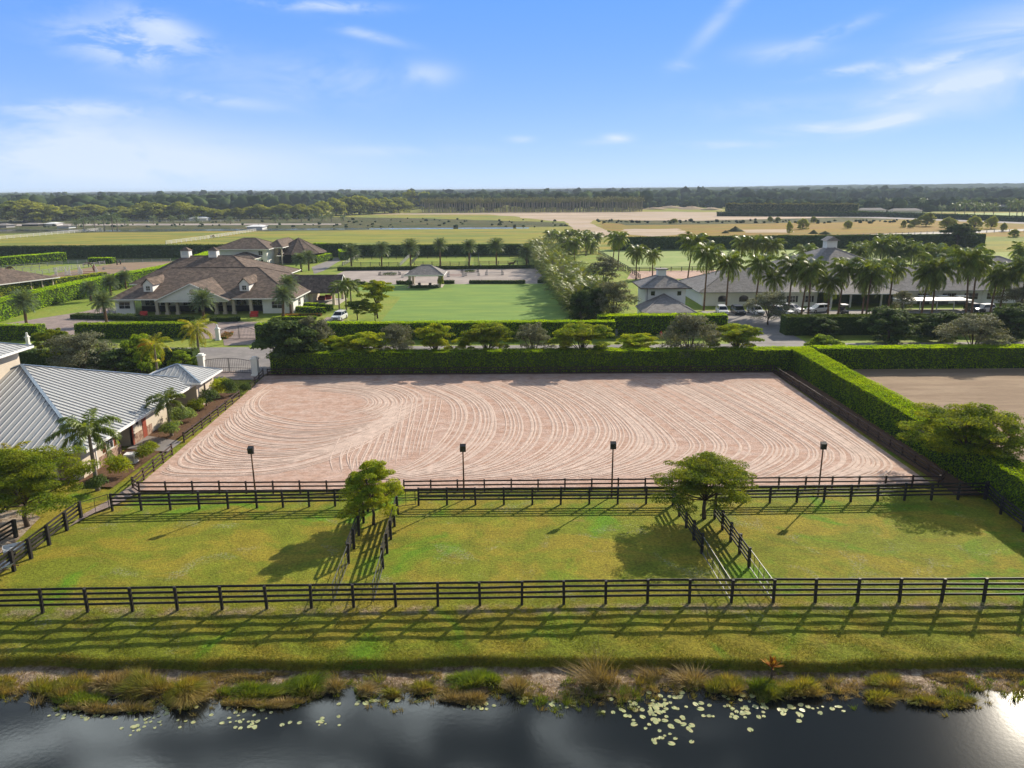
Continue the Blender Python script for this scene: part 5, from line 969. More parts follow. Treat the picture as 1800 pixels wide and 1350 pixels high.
hip(rb, 96, 128, 176, 196, 3.2, 7.6, 106, 118, 186, 186, m_tileg, 'rear_roof'); hip(rb, 56, 63.5, 156.8, 163, 3.2, 4.4, 59.6, 60, 162, 162, m_tileg, 'bay_roof'); MB().box(56.8, 62.8, 157.6, 158.8, 0, 3.1).obj('bay_wall', m_white, rb)
MB().box(73.2, 75.6, 179, 181.4, 10, 12.0).obj('cupola', m_white, rb)
MB().add([(72.7, 178.5, 12), (76.1, 178.5, 12), (76.1, 181.9, 12), (72.7, 181.9, 12), (74.4, 178.5, 13), (74.4, 181.9, 13)], [(0, 1, 4), (1, 2, 5, 4), (2, 3, 5), (3, 0, 4, 5), (3, 2, 1, 0)]).obj('cupola_roof', m_tileg, rb)
MB().box(66, 79.5, 161, 161.3, 0, 2.9).obj('entry_wall', m_leafD, rb)
for xx in (65.6, 69.5, 75.8, 79.4): MB().box(xx - .15, xx + .15, 155.4, 155.7, 0, 2.9).obj('porch_post', m_white, rb)
for xx in (44.2, 48.6, 53.2): win(rb, 'S', xx, 158.9, .9, 1.9, 1.25, m_greyf, 0, arch=True)
for xx in (58.3, 61.6): win(rb, 'S', xx, 157.6, .9, 1.2, 1.3, m_trim, 1, shut=m_lamp)
for xx in (82.6, 87.0, 92.2, 96.8, 101.6, 105.6): win(rb, 'S', xx, 160.0, .9, 2.9, 1.3, m_white, 2)
for xx in (85, 89.4, 94.6, 99.2): MB().box(xx - .05, xx + .05, 159.9, 159.99, 0, 2.95).obj('downpipe', m_white, rb)
# --- roof of the long stable at the far left
ls = thing('long_stable', 'long open stable with a brown roof cut off by the left edge', 'stable', (0, 0, 0)); a = G(-40, 506, 2.8); b = G(105, 488, 2.8)
dx, dy = b[0] - a[0], b[1] - a[1]; l = math.hypot(dx, dy); u = (dx / l, dy / l); v = (-u[1], u[0])
def LP_(s, o, z): return (a[0] + u[0] * s + v[0] * o, a[1] + u[1] * s + v[1] * o, z)
MB().add([LP_(-30, 0, 2.9), LP_(l, 0, 2.9), LP_(l, 17, 2.9), LP_(-30, 17, 2.9), LP_(-30, 8.5, 6.0), LP_(l - 9, 8.5, 6.0)], [(0, 1, 5, 4), (1, 2, 5), (2, 3, 4, 5), (3, 2, 1, 0)]).obj('roof', m_tileb, ls)
MB().bar(LP_(-30, -.06, 2.85), LP_(l + .05, -.06, 2.85), .1, .22).bar(LP_(l + .05, 0, 2.85), LP_(l + .05, 17, 2.85), .1, .22).obj('fascia', m_trim, ls)
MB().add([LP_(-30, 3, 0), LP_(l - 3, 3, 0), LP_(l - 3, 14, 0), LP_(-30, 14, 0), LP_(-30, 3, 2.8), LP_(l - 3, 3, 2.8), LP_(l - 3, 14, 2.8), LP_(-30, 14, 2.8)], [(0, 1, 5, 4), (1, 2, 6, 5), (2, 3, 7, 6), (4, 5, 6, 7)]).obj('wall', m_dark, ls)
for i in range(9): p = LP_(l - 1.5 - i * 3.1, .8, 0); MB().box(p[0] - .12, p[0] + .12, p[1] - .12, p[1] + .12, 0, 2.8).obj('post', m_cream, ls)
# ------------------------------------------------------------------ driveway gates and pillars
def pillar(px, py, lab, h=2.1, w_=.8, group=None, lamp=False):
    x, y = G(px, py); t = thing('gate_pillar', lab, 'gate pillar', (x, y, 0), 0, group)
    MB().box(-w_ / 2, w_ / 2, -w_ / 2, w_ / 2, 0, h).obj('shaft', m_white, t); q = w_ / 2 + .1; MB().box(-q, q, -q, q, h, h + .15).box(-w_ * .4, w_ * .4, -w_ * .4, w_ * .4, h + .15, h + .35).obj('cap', m_white, t); MB().box(-q, q, -q, q, 0, .3).obj('base', m_white, t)
    if lamp: MB().tube([(0, 0, h + .3), (0, 0, h + .8)], .16, 8).obj('lantern', m_trim, t)
    return (x, y)
pillar(356, 652, 'white stucco pillar on the left of the near black gate'); pillar(450, 661, 'white stucco pillar on the right of the near black gate', 2.3)
pillar(384, 599, 'white pillar with lantern on the left of the far driveway gate', 1.9, .6, lamp=True); pillar(50, 607, 'white lantern pillar beside the hedge block at the left edge', 1.3, .45, lamp=True)
def iron_gate(lab, a, b, h0, h1):
    (ax, ay), (bx, by) = a, b; l = math.hypot(bx - ax, by - ay); t = thing('driveway_gate', lab, 'gate', (ax, ay, 0), math.atan2(by - ay, bx - ax))
    for s in (0, 1):
        f = MB(); x0, x1 = (0.03, l / 2 - .04) if s == 0 else (l / 2 + .04, l - .03); top = lambda x: h0 + (h1 - h0) * math.sin(math.pi * x / l)
        f.box(x0, x0 + .06, -.03, .03, .05, top(x0)).box(x1 - .06, x1, -.03, .03, .05, top(x1)); P = [(x0 + (x1 - x0) * i / 8, 0, top(x0 + (x1 - x0) * i / 8)) for i in range(9)]
        f.tube(P, .035, 5); f.box(x0, x1, -.02, .02, .1, .17); f.box(x0, x1, -.018, .018, .75, .80); g = MB(); n = 13
        for i in range(1, n): x = x0 + (x1 - x0) * i / n; g.box(x - .012, x + .012, -.012, .012, .15, top(x))
        o = f.obj('gate_leaf', m_iron, t); g.obj('bars', m_iron, o)
a, b = G(362, 655), G(446, 657); iron_gate('black wrought iron double gate between white pillars at the brick apron', a, b, 1.75, 2.1)
a, b = G(388, 597), G(454, 597); iron_gate('black arched double gate of the brown roofed house', a, b, 1.5, 2.3)
# ------------------------------------------------------------------ vehicles
def car(name, lab, cat, px, py, rz, paint, L_=4.6, W_=1.85, H_=1.65, suv=True, group=None):
    x, y = G(px, py); t = thing(name, lab, cat, (x, y, 0), rz, group); hw = W_ / 2
    prof = [(-L_ / 2, .45), (-L_ / 2 + .05, .85), (-L_ / 2 + .5, .98), (-L_ / 2 + 1.15, 1.04), (L_ / 2 - .25, 1.05), (L_ / 2 - .03, .9), (L_ / 2, .45), (L_ / 2 - .15, .28), (-L_ / 2 + .15, .28)]
    b = MB(); n = len(prof); sec = [(-hw, .9), (-hw + .1, 1.0), (hw - .1, 1.0), (hw, .9)]; vs = []
    for yy, k in sec: vs += [(px_ * (.985 if k < 1 else 1), yy, .28 + (pz - .28) * (k if pz > .8 else 1)) for px_, pz in prof]
    b.add(vs, [(j * n + i, j * n + (i + 1) % n, (j + 1) * n + (i + 1) % n, (j + 1) * n + i) for j in range(3) for i in range(n)] + [tuple(range(n)), tuple(range(4 * n - 1, 3 * n - 1, -1))]); b.obj('body', paint, t)
    xa, xb, xc, xd = -L_ / 2 + 1.05, -L_ / 2 + 1.85, L_ / 2 - (.45 if suv else 1.0), L_ / 2 - .15; zt = H_
    c = MB(); cw, rw = hw - .08, hw - .26
    c.add([(xa, -cw, 1.0), (xd, -cw, 1.0), (xd, cw, 1.0), (xa, cw, 1.0), (xb, -rw, zt - .06), (xc, -rw, zt - .06), (xc, rw, zt - .06), (xb, rw, zt - .06)], [(0, 1, 5, 4), (1, 2, 6, 5), (2, 3, 7, 6), (3, 0, 4, 7), (4, 5, 6, 7)]); c.obj('windows', m_glass, t)
    r_ = MB(); r_.box(xb - .03, xc + .03, -rw - .03, rw + .03, zt - .08, zt)
    for s in (-1, 1):
        r_.bar((xa, s * cw, 1.02), (xb, s * rw, zt - .04), .08, .08); r_.bar((xd, s * cw, 1.02), (xc, s * rw, zt - .04), .12, .1); xm = (xb + xc) / 2; r_.bar((xm, s * (cw + .005), 1.02), (xm, s * (rw + .01), zt - .05), .08, .04)
    r_.obj('roof', paint, t)
    wm = MB(); wm.tube([(0, -.11, 0), (0, .11, 0)], .34, 16); wme = wm.mesh('tyre', m_tyre); rm = MB().tube([(0, -.12, 0), (0, .12, 0)], .2, 12).mesh('rim', m_rim)
    for sx in (-L_ / 2 + .85, L_ / 2 - .85):
        for s in (-1, 1): w_ = link('wheel', wme, t, (sx, s * (hw - .08), .34)); link('rim', rm, w_)
    for s in (-1, 1):
        MB().box(-L_ / 2 - .01, -L_ / 2 + .16, s * (hw - .32) - .16, s * (hw - .32) + .16, .66, .82).obj('headlight', m_lens, t); MB().box(L_ / 2 - .12, L_ / 2 + .01, s * (hw - .22) - .1, s * (hw - .22) + .1, .75, .95).obj('tail_light', m_wind, t)
    MB().box(-L_ / 2 - .012, -L_ / 2 + .1, -.45, .45, .42, .66).obj('grille', m_lamp, t); return t
H = math.pi / 2
car('parked_car', 'white estate car parked beside the covered porch drive', 'car', 597, 562, H - .12, m_carw)
car('parked_car', 'silver white car parked nose out at the left end of the parking lot', 'car', 1269, 552, H - .1, m_carw, group='cars in the parking lot')
car('parked_car', 'dark blue car beside the leftmost white parked car', 'car', 1297, 552, H, m_card, group='cars in the parking lot')
car('parked_car', 'pale car half hidden behind the grey parking lot tree', 'car', 1328, 552, H + .1, m_carw, group='cars in the parking lot')
car('parked_car', 'white car right of the grey parking lot tree', 'car', 1374, 553, H + .5, m_carw, group='cars in the parking lot')
car('parked_car', 'white car with its flank turned, third from the right', 'car', 1392, 549, H + .7, m_carw, group='cars in the parking lot')
car('parked_car', 'white estate car seen side on near the golf cart', 'car', 1438, 549, .35, m_carw, group='cars in the parking lot')
car('parked_car', 'white pickup like car at the right end of the long carport', 'car', 1728, 549, .3, m_carw, group='cars in the parking lot')
car('parked_car', 'dark car partly hidden at the right end of the parking lot', 'car', 1712, 548, H, m_card, group='cars in the parking lot')
car('parked_van', 'white roofed vehicle behind the hedge block at the left edge', 'car', 14, 590, .1, m_carw, 5.0, 1.9, 1.9)
def cart(px, py, lab):
    x, y = G(px, py); t = thing('golf_cart', lab, 'golf cart', (x, y, 0), H)
    MB().box(-1.1, 1.1, -.6, .6, .3, .75).obj('body', m_card, t); MB().box(-.9, .9, -.62, .62, 1.85, 1.93).obj('canopy', m_trim, t); MB().box(-.1, .5, -.5, .5, .75, .95).box(.45, .55, -.5, .5, .95, 1.35).obj('seat', m_lamp, t)
    for a in (-.8, .8):
        for b in (-.5, .5): MB().box(a - .03, a + .03, b - .03, b + .03, .7, 1.86).obj('post', m_iron, t); MB().tube([(a * .95, b * 1.15 - .07, .25), (a * .95, b * 1.15 + .07, .25)], .25, 10).obj('wheel', m_tyre, t)
cart(1482, 552, 'dark golf cart with a white canopy in front of the barn entrance')
x, y = G(1585, 548); x1, y1 = G(1712, 548); t = thing('carport', 'long low white carport roof in front of the right barn wing', 'carport', (x, y, 0)); l = x1 - x
MB().box(0, l, 0, 4.5, 2.0, 2.2).obj('roof', m_trim, t)
for i in range(5): MB().box(.2 + i * (l - .5) / 4, .35 + i * (l - .5) / 4, .2, .35, 0, 2.0).obj('post', m_trim, t)
for i in range(3): x, y = G(1622 + i * 33, 537); t = thing('parked_cart', '%s small white roofed cart behind the long carport' % ['left', 'middle', 'right'][i], 'golf cart', (x, y, 0), 0, 'carts behind the carport'); MB().box(-1, 1, -.6, .6, .3, .8).obj('body', m_card, t); MB().box(-1.1, 1.1, -.65, .65, 1.95, 2.05).obj('canopy', m_trim, t); MB().box(-.95, -.9, -.6, .6, .8, 1.95).box(.9, .95, -.6, .6, .8, 1.95).obj('posts', m_iron, t)
# things at the lower left corner: a bluish cart and barrow on the sandy drive
x, y = G(24, 962, .5); t = thing('utility_trailer', 'small pale blue utility trailer behind the paddock fence at the left edge', 'trailer', (x, y, 0), .6, None, .8)
MB().box(-.8, .8, -.5, .5, .45, .55).box(-.8, -.75, -.5, .5, .55, .8).box(.75, .8, -.5, .5, .55, .8).box(-.75, .75, .45, .5, .55, .8).obj('bed', m_blueish, t); MB().tube([(-.2, -.6, .3), (-.2, -.45, .3)], .3, 12).tube([(-.2, .45, .3), (-.2, .6, .3)], .3, 12).obj('wheels', m_tyre, t); MB().bar((.8, 0, .5), (1.6, 0, .4), .06, .06).obj('drawbar', m_steel, t)
x, y = G(6, 995, .5); t = thing('wheelbarrow', 'pale grey wheelbarrow beside the paddock fence at the left edge', 'wheelbarrow', (x, y, 0), -.4)
MB().add([(-.3, -.25, .35), (.3, -.25, .35), (.3, .25, .35), (-.3, .25, .35), (-.5, -.38, .65), (.5, -.38, .65), (.5, .38, .65), (-.5, .38, .65)], [(3, 2, 1, 0), (0, 1, 5, 4), (1, 2, 6, 5), (2, 3, 7, 6), (3, 0, 4, 7)]).obj('tray', m_blueish, t); MB().bar((.4, -.3, .5), (1.1, -.3, .6), .04, .04).bar((.4, .3, .5), (1.1, .3, .6), .04, .04).obj('handles', m_rust, t); MB().tube([(-.55, -.05, .2), (-.55, .05, .2)], .2, 10).obj('wheel', m_tyre, t)
# ------------------------------------------------------------------ paddock fences and white fences in the middle distance
sf = dict(m=m_iron, pw=.14, rh=.10)
for i, (p, q) in enumerate([((602, 468), (700, 468)), ((728, 467), (823, 467)), ((843, 466), (926, 465)), ((625, 456), (711, 456)), ((735, 455), (818, 454)), ((845, 453), (912, 453))]):
    fence('rail_fence', 'black rail fence of the small paddocks behind the ring, %s row, %s' % (('near', 'far')[i // 3], ('left', 'middle', 'right')[i % 3]), [G(*p), G(*q)], 1.3, (.4, .8, 1.2), 3.2, m_iron, pw=.16, rh=.12, group='small paddock fences')
for i, (p, q) in enumerate([((602, 468), (651, 442)), ((703, 469), (733, 440)), ((722, 467), (746, 440)), ((825, 467), (829, 443)), ((841, 466), (841, 442)), ((930, 466), (912, 444))]):
    fence('rail_fence', 'grey rail fence running back between the small paddocks, %s from the left' % ord_[i], [G(*p), G(*q)], 1.35, (.45, .85, 1.25), 3.0, m_greyf if i < 2 else m_iron, pw=.14, rh=.12, group='small paddock side fences')
fence('rail_fence', 'black fence at the right side of the jumping ring', [G(966, 500), G(942, 472)], 1.2, (.5, 1.1), 3.0, m_iron)
fence('rail_fence', 'black fence in front of the polo lawn on the right', [G(1105, 478), G(1420, 475)], 1.4, (.5, .95, 1.35), 3.2, m_iron, pw=.18)
fence('rail_fence', 'black fence slanting along the left of the polo lawn', [G(1125, 492), G(1103, 476), G(1052, 446)], 1.4, (.5, .95, 1.35), 3.2, m_iron, pw=.18)
for i, (p, q) in enumerate([((-60, 503), (58, 495)), ((38, 487), (110, 478)), ((95, 478), (185, 466)), ((-40, 487), (70, 476)), ((-30, 478), (110, 466))]):
    fence('rail_fence', 'pale rail fence around the left riding ring, %s' % ['nearest', 'below its left end', 'along its back', 'behind the stable roof', 'farthest, below the bright hedge'][i], [G(*p), G(*q)], 1.4, (.45, .9, 1.35), 2.6, m_greyf, pw=.14, rh=.12, group='fences around the left ring')
fence('rail_fence', 'pale fence in front of the very long dark hedge', [G(120, 463), G(300, 461)], 1.2, (.4, .8, 1.15), 3.2, m_greyf)
def pale_fence(lab, P, n, h=1.7):
    fence('white_fence', lab, [G(*p) for p in P], h, (h * .35, h * .68, h), n, m_whitef, pw=.22, rh=.17, rt=.06)
pale_fence('white fence crossing the golden field at the far left', [(-60, 428), (0, 421), (150, 408), (180, 405)], 5)
pale_fence('white fence running away across the field left of the roofs', [(292, 430), (360, 421), (450, 407)], 4.5)
pale_fence('white rail fence along the far track left of centre', [(230, 391), (420, 390)], 14, 1.8)
fence('rail_fence', 'dark fence along the far road on the right', [G(1420, 420), G(1640, 411), G(1800, 408), G(1950, 407)], 1.5, (.6, 1.3), 4.5, m_greyf, pw=.22, rh=.12)
# ------------------------------------------------------------------ jumps
def jump(px, py, lab, rz=0, m=m_whitef, wing=1.6, pole=3.2, kind=0, grp='jumps'):
    x, y = G(px, py); t = thing('show_jump', lab, 'jump', (x, y, 0), rz, grp); h = pole / 2
    for s in (-1, 1):
        w_ = MB(); 
        for k in range(5): a = s * (h + .1 + k * .16); w_.box(a - .05, a + .05, -.05, .05, .05, wing * (1 - .12 * k))
        w_.box(min(s * h, s * (h + .8)), max(s * h, s * (h + .8)), -.06, .06, .12, .24).box(min(s * h, s * (h + .8)), max(s * h, s * (h + .8)), -.06, .06, .75, .85).box(s * h - .07, s * h + .07, -.4, .4, 0, .1); w_.obj('wing', m, t)
    for z in (.35, .8): MB().tube([(-h, 0, z), (h, 0, z)], .07, 6).obj('pole', m_wind if kind == 1 else m_whitef, t)
    if kind == 2: v, f = cards(puff((0, 0, .4), h, 500, np.random.default_rng(4), .25)[0], .14, 4); link('brush', mesh_np('brush', v, f, m_leafD), t)
jump(685, 484, 'dark brush jump left of the gazebo in the grey ring', .1, m_steel, 1.2, 5, 2); jump(718, 488, 'white jump just behind the left gazebo column', 0, m_whitef, 1.3, 2.5, 0); jump(728, 474, 'white jump wings at the back of the grey ring', 0, m_whitef, 1.3, 2, 0)
jump(801, 487, 'jump with blue grey wings right of the gazebo', 0, m_greyf, 1.7, 3.4, 1); jump(826, 479, 'dark planted jump in the middle of the grey ring', .2, m_steel, 1.3, 4, 2); jump(830, 485, 'yellow poled jump in the middle of the grey ring', 0, m_greyf, 1.2, 3, 0)
jump(869, 484, 'jump with two grey wings at the right of the grey ring', 0, m_greyf, 1.9, 3.8, 0); jump(838, 473, 'white planter jump at the back edge of the grey ring', 0, m_whitef, 1.6, 2, 0)
jump(108, 484, 'white jump nearest the stable roof in the tan ring', .2, m_whitef, 2.4, 2, 0); jump(133, 484, 'tall white winged jump left of the rider in the tan ring', .2, m_whitef, 2.8, 2.5, 0); jump(155, 482, 'red poled jump beside the rider in the tan ring', .2, m_whitef, 2.8, 4, 1); jump(201, 474, 'low dark jump right of the rider in the tan ring', 0, m_greyf, 1.0, 6, 0)
# ------------------------------------------------------------------ horses and riders (skinned figures)
def skin(name, verts, edges, rad, m, parent=None, lv=1):
    me = bpy.data.meshes.new(name); me.from_pydata(verts, edges, []); o = bpy.data.objects.new('tmp', me); C.objects.link(o)
    md = o.modifiers.new('s', 'SKIN'); me.skin_vertices or me.attributes
    for i, r in enumerate(rad): me.skin_vertices[0].data[i].radius = (r, r)
    me.skin_vertices[0].data[0].use_root = True; sb = o.modifiers.new('u', 'SUBSURF'); sb.levels = sb.render_levels = lv
    dg = bpy.context.evaluated_depsgraph_get(); n = bpy.data.meshes.new_from_object(o.evaluated_get(dg)); n.name = name; bpy.data.objects.remove(o); n.materials.clear(); n.materials.append(m); return n
def horse_mesh(graze=False):
    hd = [(1.35, 0, 1.0), (1.6, 0, .55), (1.75, 0, .2)] if graze else [(1.15, 0, 1.75), (1.35, 0, 2.1), (1.75, 0, 1.85)]
    V = [(0, 0, 1.35), (.55, 0, 1.35), (-.55, 0, 1.4), (.85, 0, 1.45)] + hd + [(-.85, 0, 1.35)]; E = [(0, 1), (0, 2), (1, 3), (3, 4), (4, 5), (5, 6), (2, 7)]; Rr = [.30, .32, .31, .24, .17, .14, .08, .12]
    for s in (-1, 1):
        n = len(V); V += [(.6, s * .18, 1.0), (.62, s * .18, .55), (.6, s * .18, .03)]; E += [(1, n), (n, n + 1), (n + 1, n + 2)]; Rr += [.12, .06, .05]
        n = len(V); V += [(-.6, s * .18, 1.0), (-.8, s * .18, .6), (-.7, s * .18, .03)]; E += [(2, n), (n, n + 1), (n + 1, n + 2)]; Rr += [.14, .065, .05]
    n = len(V); V += [(-1.0, 0, 1.0), (-1.05, 0, .6)]; E += [(7, n), (n, n + 1)]; Rr += [.06, .04]
    return skin('horse_body', V, E, Rr, m_horse)
hm1, hm2 = horse_mesh(), horse_mesh(True)
def rider_mesh():
    V = [(0, 0, 1.75), (0, 0, 2.1), (0, 0, 2.35), (.02, 0, 2.48), (.02, 0, 2.6)]; E = [(0, 1), (1, 2), (2, 3), (3, 4)]; Rr = [.16, .15, .13, .06, .10]
    for s in (-1, 1):
        n = len(V); V += [(.25, s * .27, 1.5), (.2, s * .34, 1.1), (.3, s * .34, 1.02)]; E += [(0, n), (n, n + 1), (n + 1, n + 2)]; Rr += [.09, .06, .05]
        n = len(V); V += [(.02, s * .2, 2.3), (.12, s * .24, 2.05), (.38, s * .12, 1.95)]; E += [(2, n), (n, n + 1), (n + 1, n + 2)]; Rr += [.06, .045, .035]
    return skin('rider_body', V, E, Rr, m_skin)
def standing_mesh():
    V = [(0, 0, .95), (0, 0, 1.2), (0, 0, 1.42), (0, 0, 1.55), (0, 0, 1.67)]; E = [(0, 1), (1, 2), (2, 3), (3, 4)]; Rr = [.15, .14, .14, .06, .10]
    for s in (-1, 1):
        n = len(V); V += [(0, s * .11, .5), (0.02, s * .12, .06)]; E += [(0, n), (n, n + 1)]; Rr += [.08, .05]
        n = len(V); V += [(0, s * .22, 1.38), (0.02, s * .27, 1.1), (.1, s * .27, .85)]; E += [(2, n), (n, n + 1), (n + 1, n + 2)]; Rr += [.055, .045, .035]
    return skin('person_body', V, E, Rr, m_skin)
def horse(px, py, rz, lab, me):
    x, y = G(px, py); o = link('horse', me, None, (x, y, 0), (0, 0, rz)); tag(o, lab, 'horse'); ml = MB().bar((.85, 0, 1.68), (1.2, 0, 2.1), .05, .12).obj('mane', m_lamp, o); return x, y
x, y = horse(167, 480, -1.4, 'chestnut horse carrying a rider in the tan ring', hm1)
rd = link('person', rider_mesh(), None, (x, y, 0), (0, 0, -1.4)); tag(rd, 'rider in a red jacket sitting on the chestnut horse', 'person'); MB().box(-.17, .17, -.2, .2, 1.85, 2.4).obj('jacket', m_wind, rd); MB().box(-.12, .16, -.12, .12, 2.58, 2.72).obj('helmet', m_lamp, rd)
horse(899, 470, .2, 'dark horse standing by the black fence behind the grey ring', hm1); horse(373, 419, 0, 'horse grazing beside the white fence in the far left field', hm2); horse(16, 478, .3, 'chestnut horse grazing in the pen at the far left', hm2); horse(152, 470, .5, 'dark horse grazing by the fence at the back of the tan ring', hm2)
sm_ = standing_mesh()
for px, py, lab in [(206, 466, 'person in dark clothes standing at the back of the tan ring'), (212, 465, 'second person in dark clothes at the back of the tan ring, right hand one')]:
    x, y = G(px, py); p_ = link('person', sm_, None, (x, y, 0), (0, 0, 1)); tag(p_, lab, 'person'); MB().box(-.17, .17, -.21, .21, .9, 1.48).obj('shirt', m_lamp, p_); MB().box(-.12, .12, -.2, .2, .1, .92).obj('trousers', m_card, p_)
# red hydrant like post and bins by the tall hedge
x, y = G(1162, 592); t = thing('fire_hydrant', 'red hydrant at the foot of the tall hedge by the guard house', 'hydrant', (x, y, 0)); MB().tube([(0, 0, 0), (0, 0, .1), (0, 0, .11), (0, 0, .75), (0, 0, .9)], [.28, .28, .18, .18, .06], 10).tube([(-.28, 0, .6), (.28, 0, .6)], .08, 8).obj('barrel', m_redp, t); MB().tube([(0, 0, .88), (0, 0, 1.0)], [.08, .05], 6).obj('cap_nut', m_redp, t)
x, y = G(1079, 590); t = thing('utility_box', 'grey utility box by the road below the bamboo screen', 'utility box', (x, y, 0)); MB().box(-.6, .6, -.4, .4, 0, 1.1).obj('cabinet', m_greyf, t); MB().box(-.65, .65, -.45, .45, 1.1, 1.18).obj('lid', m_greyf, t)
# ------------------------------------------------------------------ distant trees and countryside
bl = [tree_proto('broadleaf_tree', s, m_belt, H=15, Rw=8.5, npuff=66, per=70, leaf=.6, flat=.9, low=.04, dome=.55, trunk=.4, split=.15, irr=.2, nl=22, skirt=34) for s in (71, 72, 73)]
belt = [(-10, 380, 360, 40), (42, 391, 350, 44), (75, 388, 356, 30), (110, 386, 361, 26), (134, 387, 364, 22), (158, 386, 358, 30), (187, 385, 363, 24), (212, 385, 362, 26), (232, 387, 366, 24), (252, 386, 354, 24), (276, 387, 356, 30), (305, 386, 359, 28), (325, 386, 354, 30), (355, 386, 362, 22), (378, 386, 366, 18), (396, 385, 367, 20), (418, 385, 364, 16), (440, 384, 362, 18),
        (460, 384, 358, 20), (482, 384, 362, 20), (500, 384, 357, 22), (525, 384, 358, 24), (548, 383, 360, 20), (566, 381, 352, 18), (590, 379, 347, 22), (610, 378, 345, 24), (632, 377, 342, 26), (655, 376, 348, 22), (676, 375, 347, 20), (700, 374, 345, 20), (715, 370, 352, 12), (722, 368, 333, 16), (748, 366, 335, 14), (738, 367, 340, 10)]
for i, (px, py, yt, hw) in enumerate(belt):
    x, y = G(px, py); h = max(HT(x, y, yt), 5); wr = hw * y / FPX; k = i % 3
    put_tree(bl[k], 'broadleaf_tree', 'broad crowned tree in the far green belt, %s from the left' % (ord_[i] if i < 30 else ['thirty first', 'thirty second', 'thirty third', 'thirty fourth', 'thirty fifth'][i - 30]), 'tree', x, y, h, 15, i * 1.1, 'trees of the far green belt', sxy=wr / (8.5 * h / 15) * 1.12)
far_p = Palm('far_palm', 'palm tree', 8, palm_trunk('far', 8, .3, .25, 0, m_palmt), [palm_crown('far', 15, m_frondd, 18, 3.6, -.6, 1.3, 1.3, 8, .16, .9, .5)], 0)
fp = [(198, 406, 381, 1.2), (207, 404, 384, 1), (168, 404, 386, 1), (184, 405, 383, 1), (148, 404, 388, 1), (220, 398, 388, 1), (135, 403, 390, 1.1), (270, 394, 384, 1), (305, 394, 384, 1), (325, 392, 382, 1), (345, 391, 384, 1), (405, 394, 386, 1), (484, 392, 381, 1), (505, 391, 380, 1), (530, 391, 381, 1), (549, 390, 379, 1), (568, 389, 383, 1), (583, 390, 379, 1), (604, 389, 383, 1),
      (1655, 380, 364, 1), (1678, 381, 362, 1.3), (1695, 380, 358, 1.4), (1712, 383, 362, 1.2), (1729, 382, 361, 1.2), (1745, 385, 363, 1.2), (1774, 382, 357, 1.3), (1786, 385, 358, 1.3), (1796, 382, 356, 1.3), (1620, 372, 352, 1.1), (1560, 370, 352, 1.1)]
for i, (px, py, yt, cs) in enumerate(fp):
    x, y = G(px, py); L_or = i < 19; k = i if L_or else i - 19
    far_p.put(('small palm beyond the left fields, %s of its line' if L_or else 'distant palm by the far right lawn, %s of its group') % ord_[k], x, y, max(HT(x, y, yt), 3), cs * 1.3, group='far left palms' if L_or else 'far right palms')
# single trees and shrubs in the right hand fields
rt = [(1387, 412, 388, 6), (1490, 402, 387, 8), (1411, 403, 383, 11), (1628, 398, 373, 15), (1608, 398, 384, 9), (1588, 400, 386, 5), (1600, 401, 394, 6), (1665, 404, 381, 15), (1712, 404, 378, 13), (1742, 402, 379, 11), (1764, 407, 391, 6), (1782, 417, 402, 9), (1430, 392, 380, 6), (1353, 390, 380, 5), (1367, 390, 381, 5), (1649, 422, 412, 5), (1185, 392, 384, 7)]
for i, (px, py, yt, hw) in enumerate(rt):
    x, y = G(px, py); h = HT(x, y, yt); wr = hw * y / FPX; put_tree(bl[i % 3], 'field_tree', 'small tree standing in the dry fields on the right, %s in that scatter' % ord_[i], 'tree', x, y, max(h, 2), 15, i, 'scattered field trees', sxy=wr / (8.5 * max(h, 2) / 15))
x, y = G(1682, 435); h = HT(x, y, 392); put_tree(tD, 'umbrella_tree', 'dark umbrella shaped tree rising above the right hand palms', 'tree', x, y, h * 1.05, 6, 1, sxy=1.05)
for i, (px, py, yt, hw) in enumerate([(1292, 407, 398, 16), (1430, 411, 404, 10), (1450, 412, 406, 13), (1275, 410, 405, 8), (1180, 366, 361, 30), (1215, 368, 362, 26), (1150, 368, 364, 24), (1250, 369, 364, 22), (1310, 370, 364, 30)]):
    x, y = G(px, py); h = HT(x, y, yt); w_ = hw * y / FPX; r = random.Random(i); V = []; F = []; n = 14
    for j in range(6):
        for k in range(n): q = 1 - j / 5; V.append((math.cos(k * 6.283 / n) * w_ * (q ** .8) * r.uniform(.75, 1.1), math.sin(k * 6.283 / n) * w_ * (q ** .8) * .6 * r.uniform(.75, 1.1), h * (j / 5) * r.uniform(.75, 1.1)))
    for j in range(5):
        for k in range(n): F.append((j * n + k, j * n + (k + 1) % n, (j + 1) * n + (k + 1) % n, (j + 1) * n + k))
    F.append(tuple(5 * n + k for k in range(n))); mb = MB().add(V, F); o = mb.obj('earth_mound', m_rough if i < 4 else m_bare, None, True, (x, y, 0)); tag(o, ('weedy dark mound in the dry orange field, %s' if i < 4 else 'heap of cleared earth at the far edge of the bare ground, %s') % ord_[i if i < 4 else i - 4], 'mound', None, 'earth mounds')
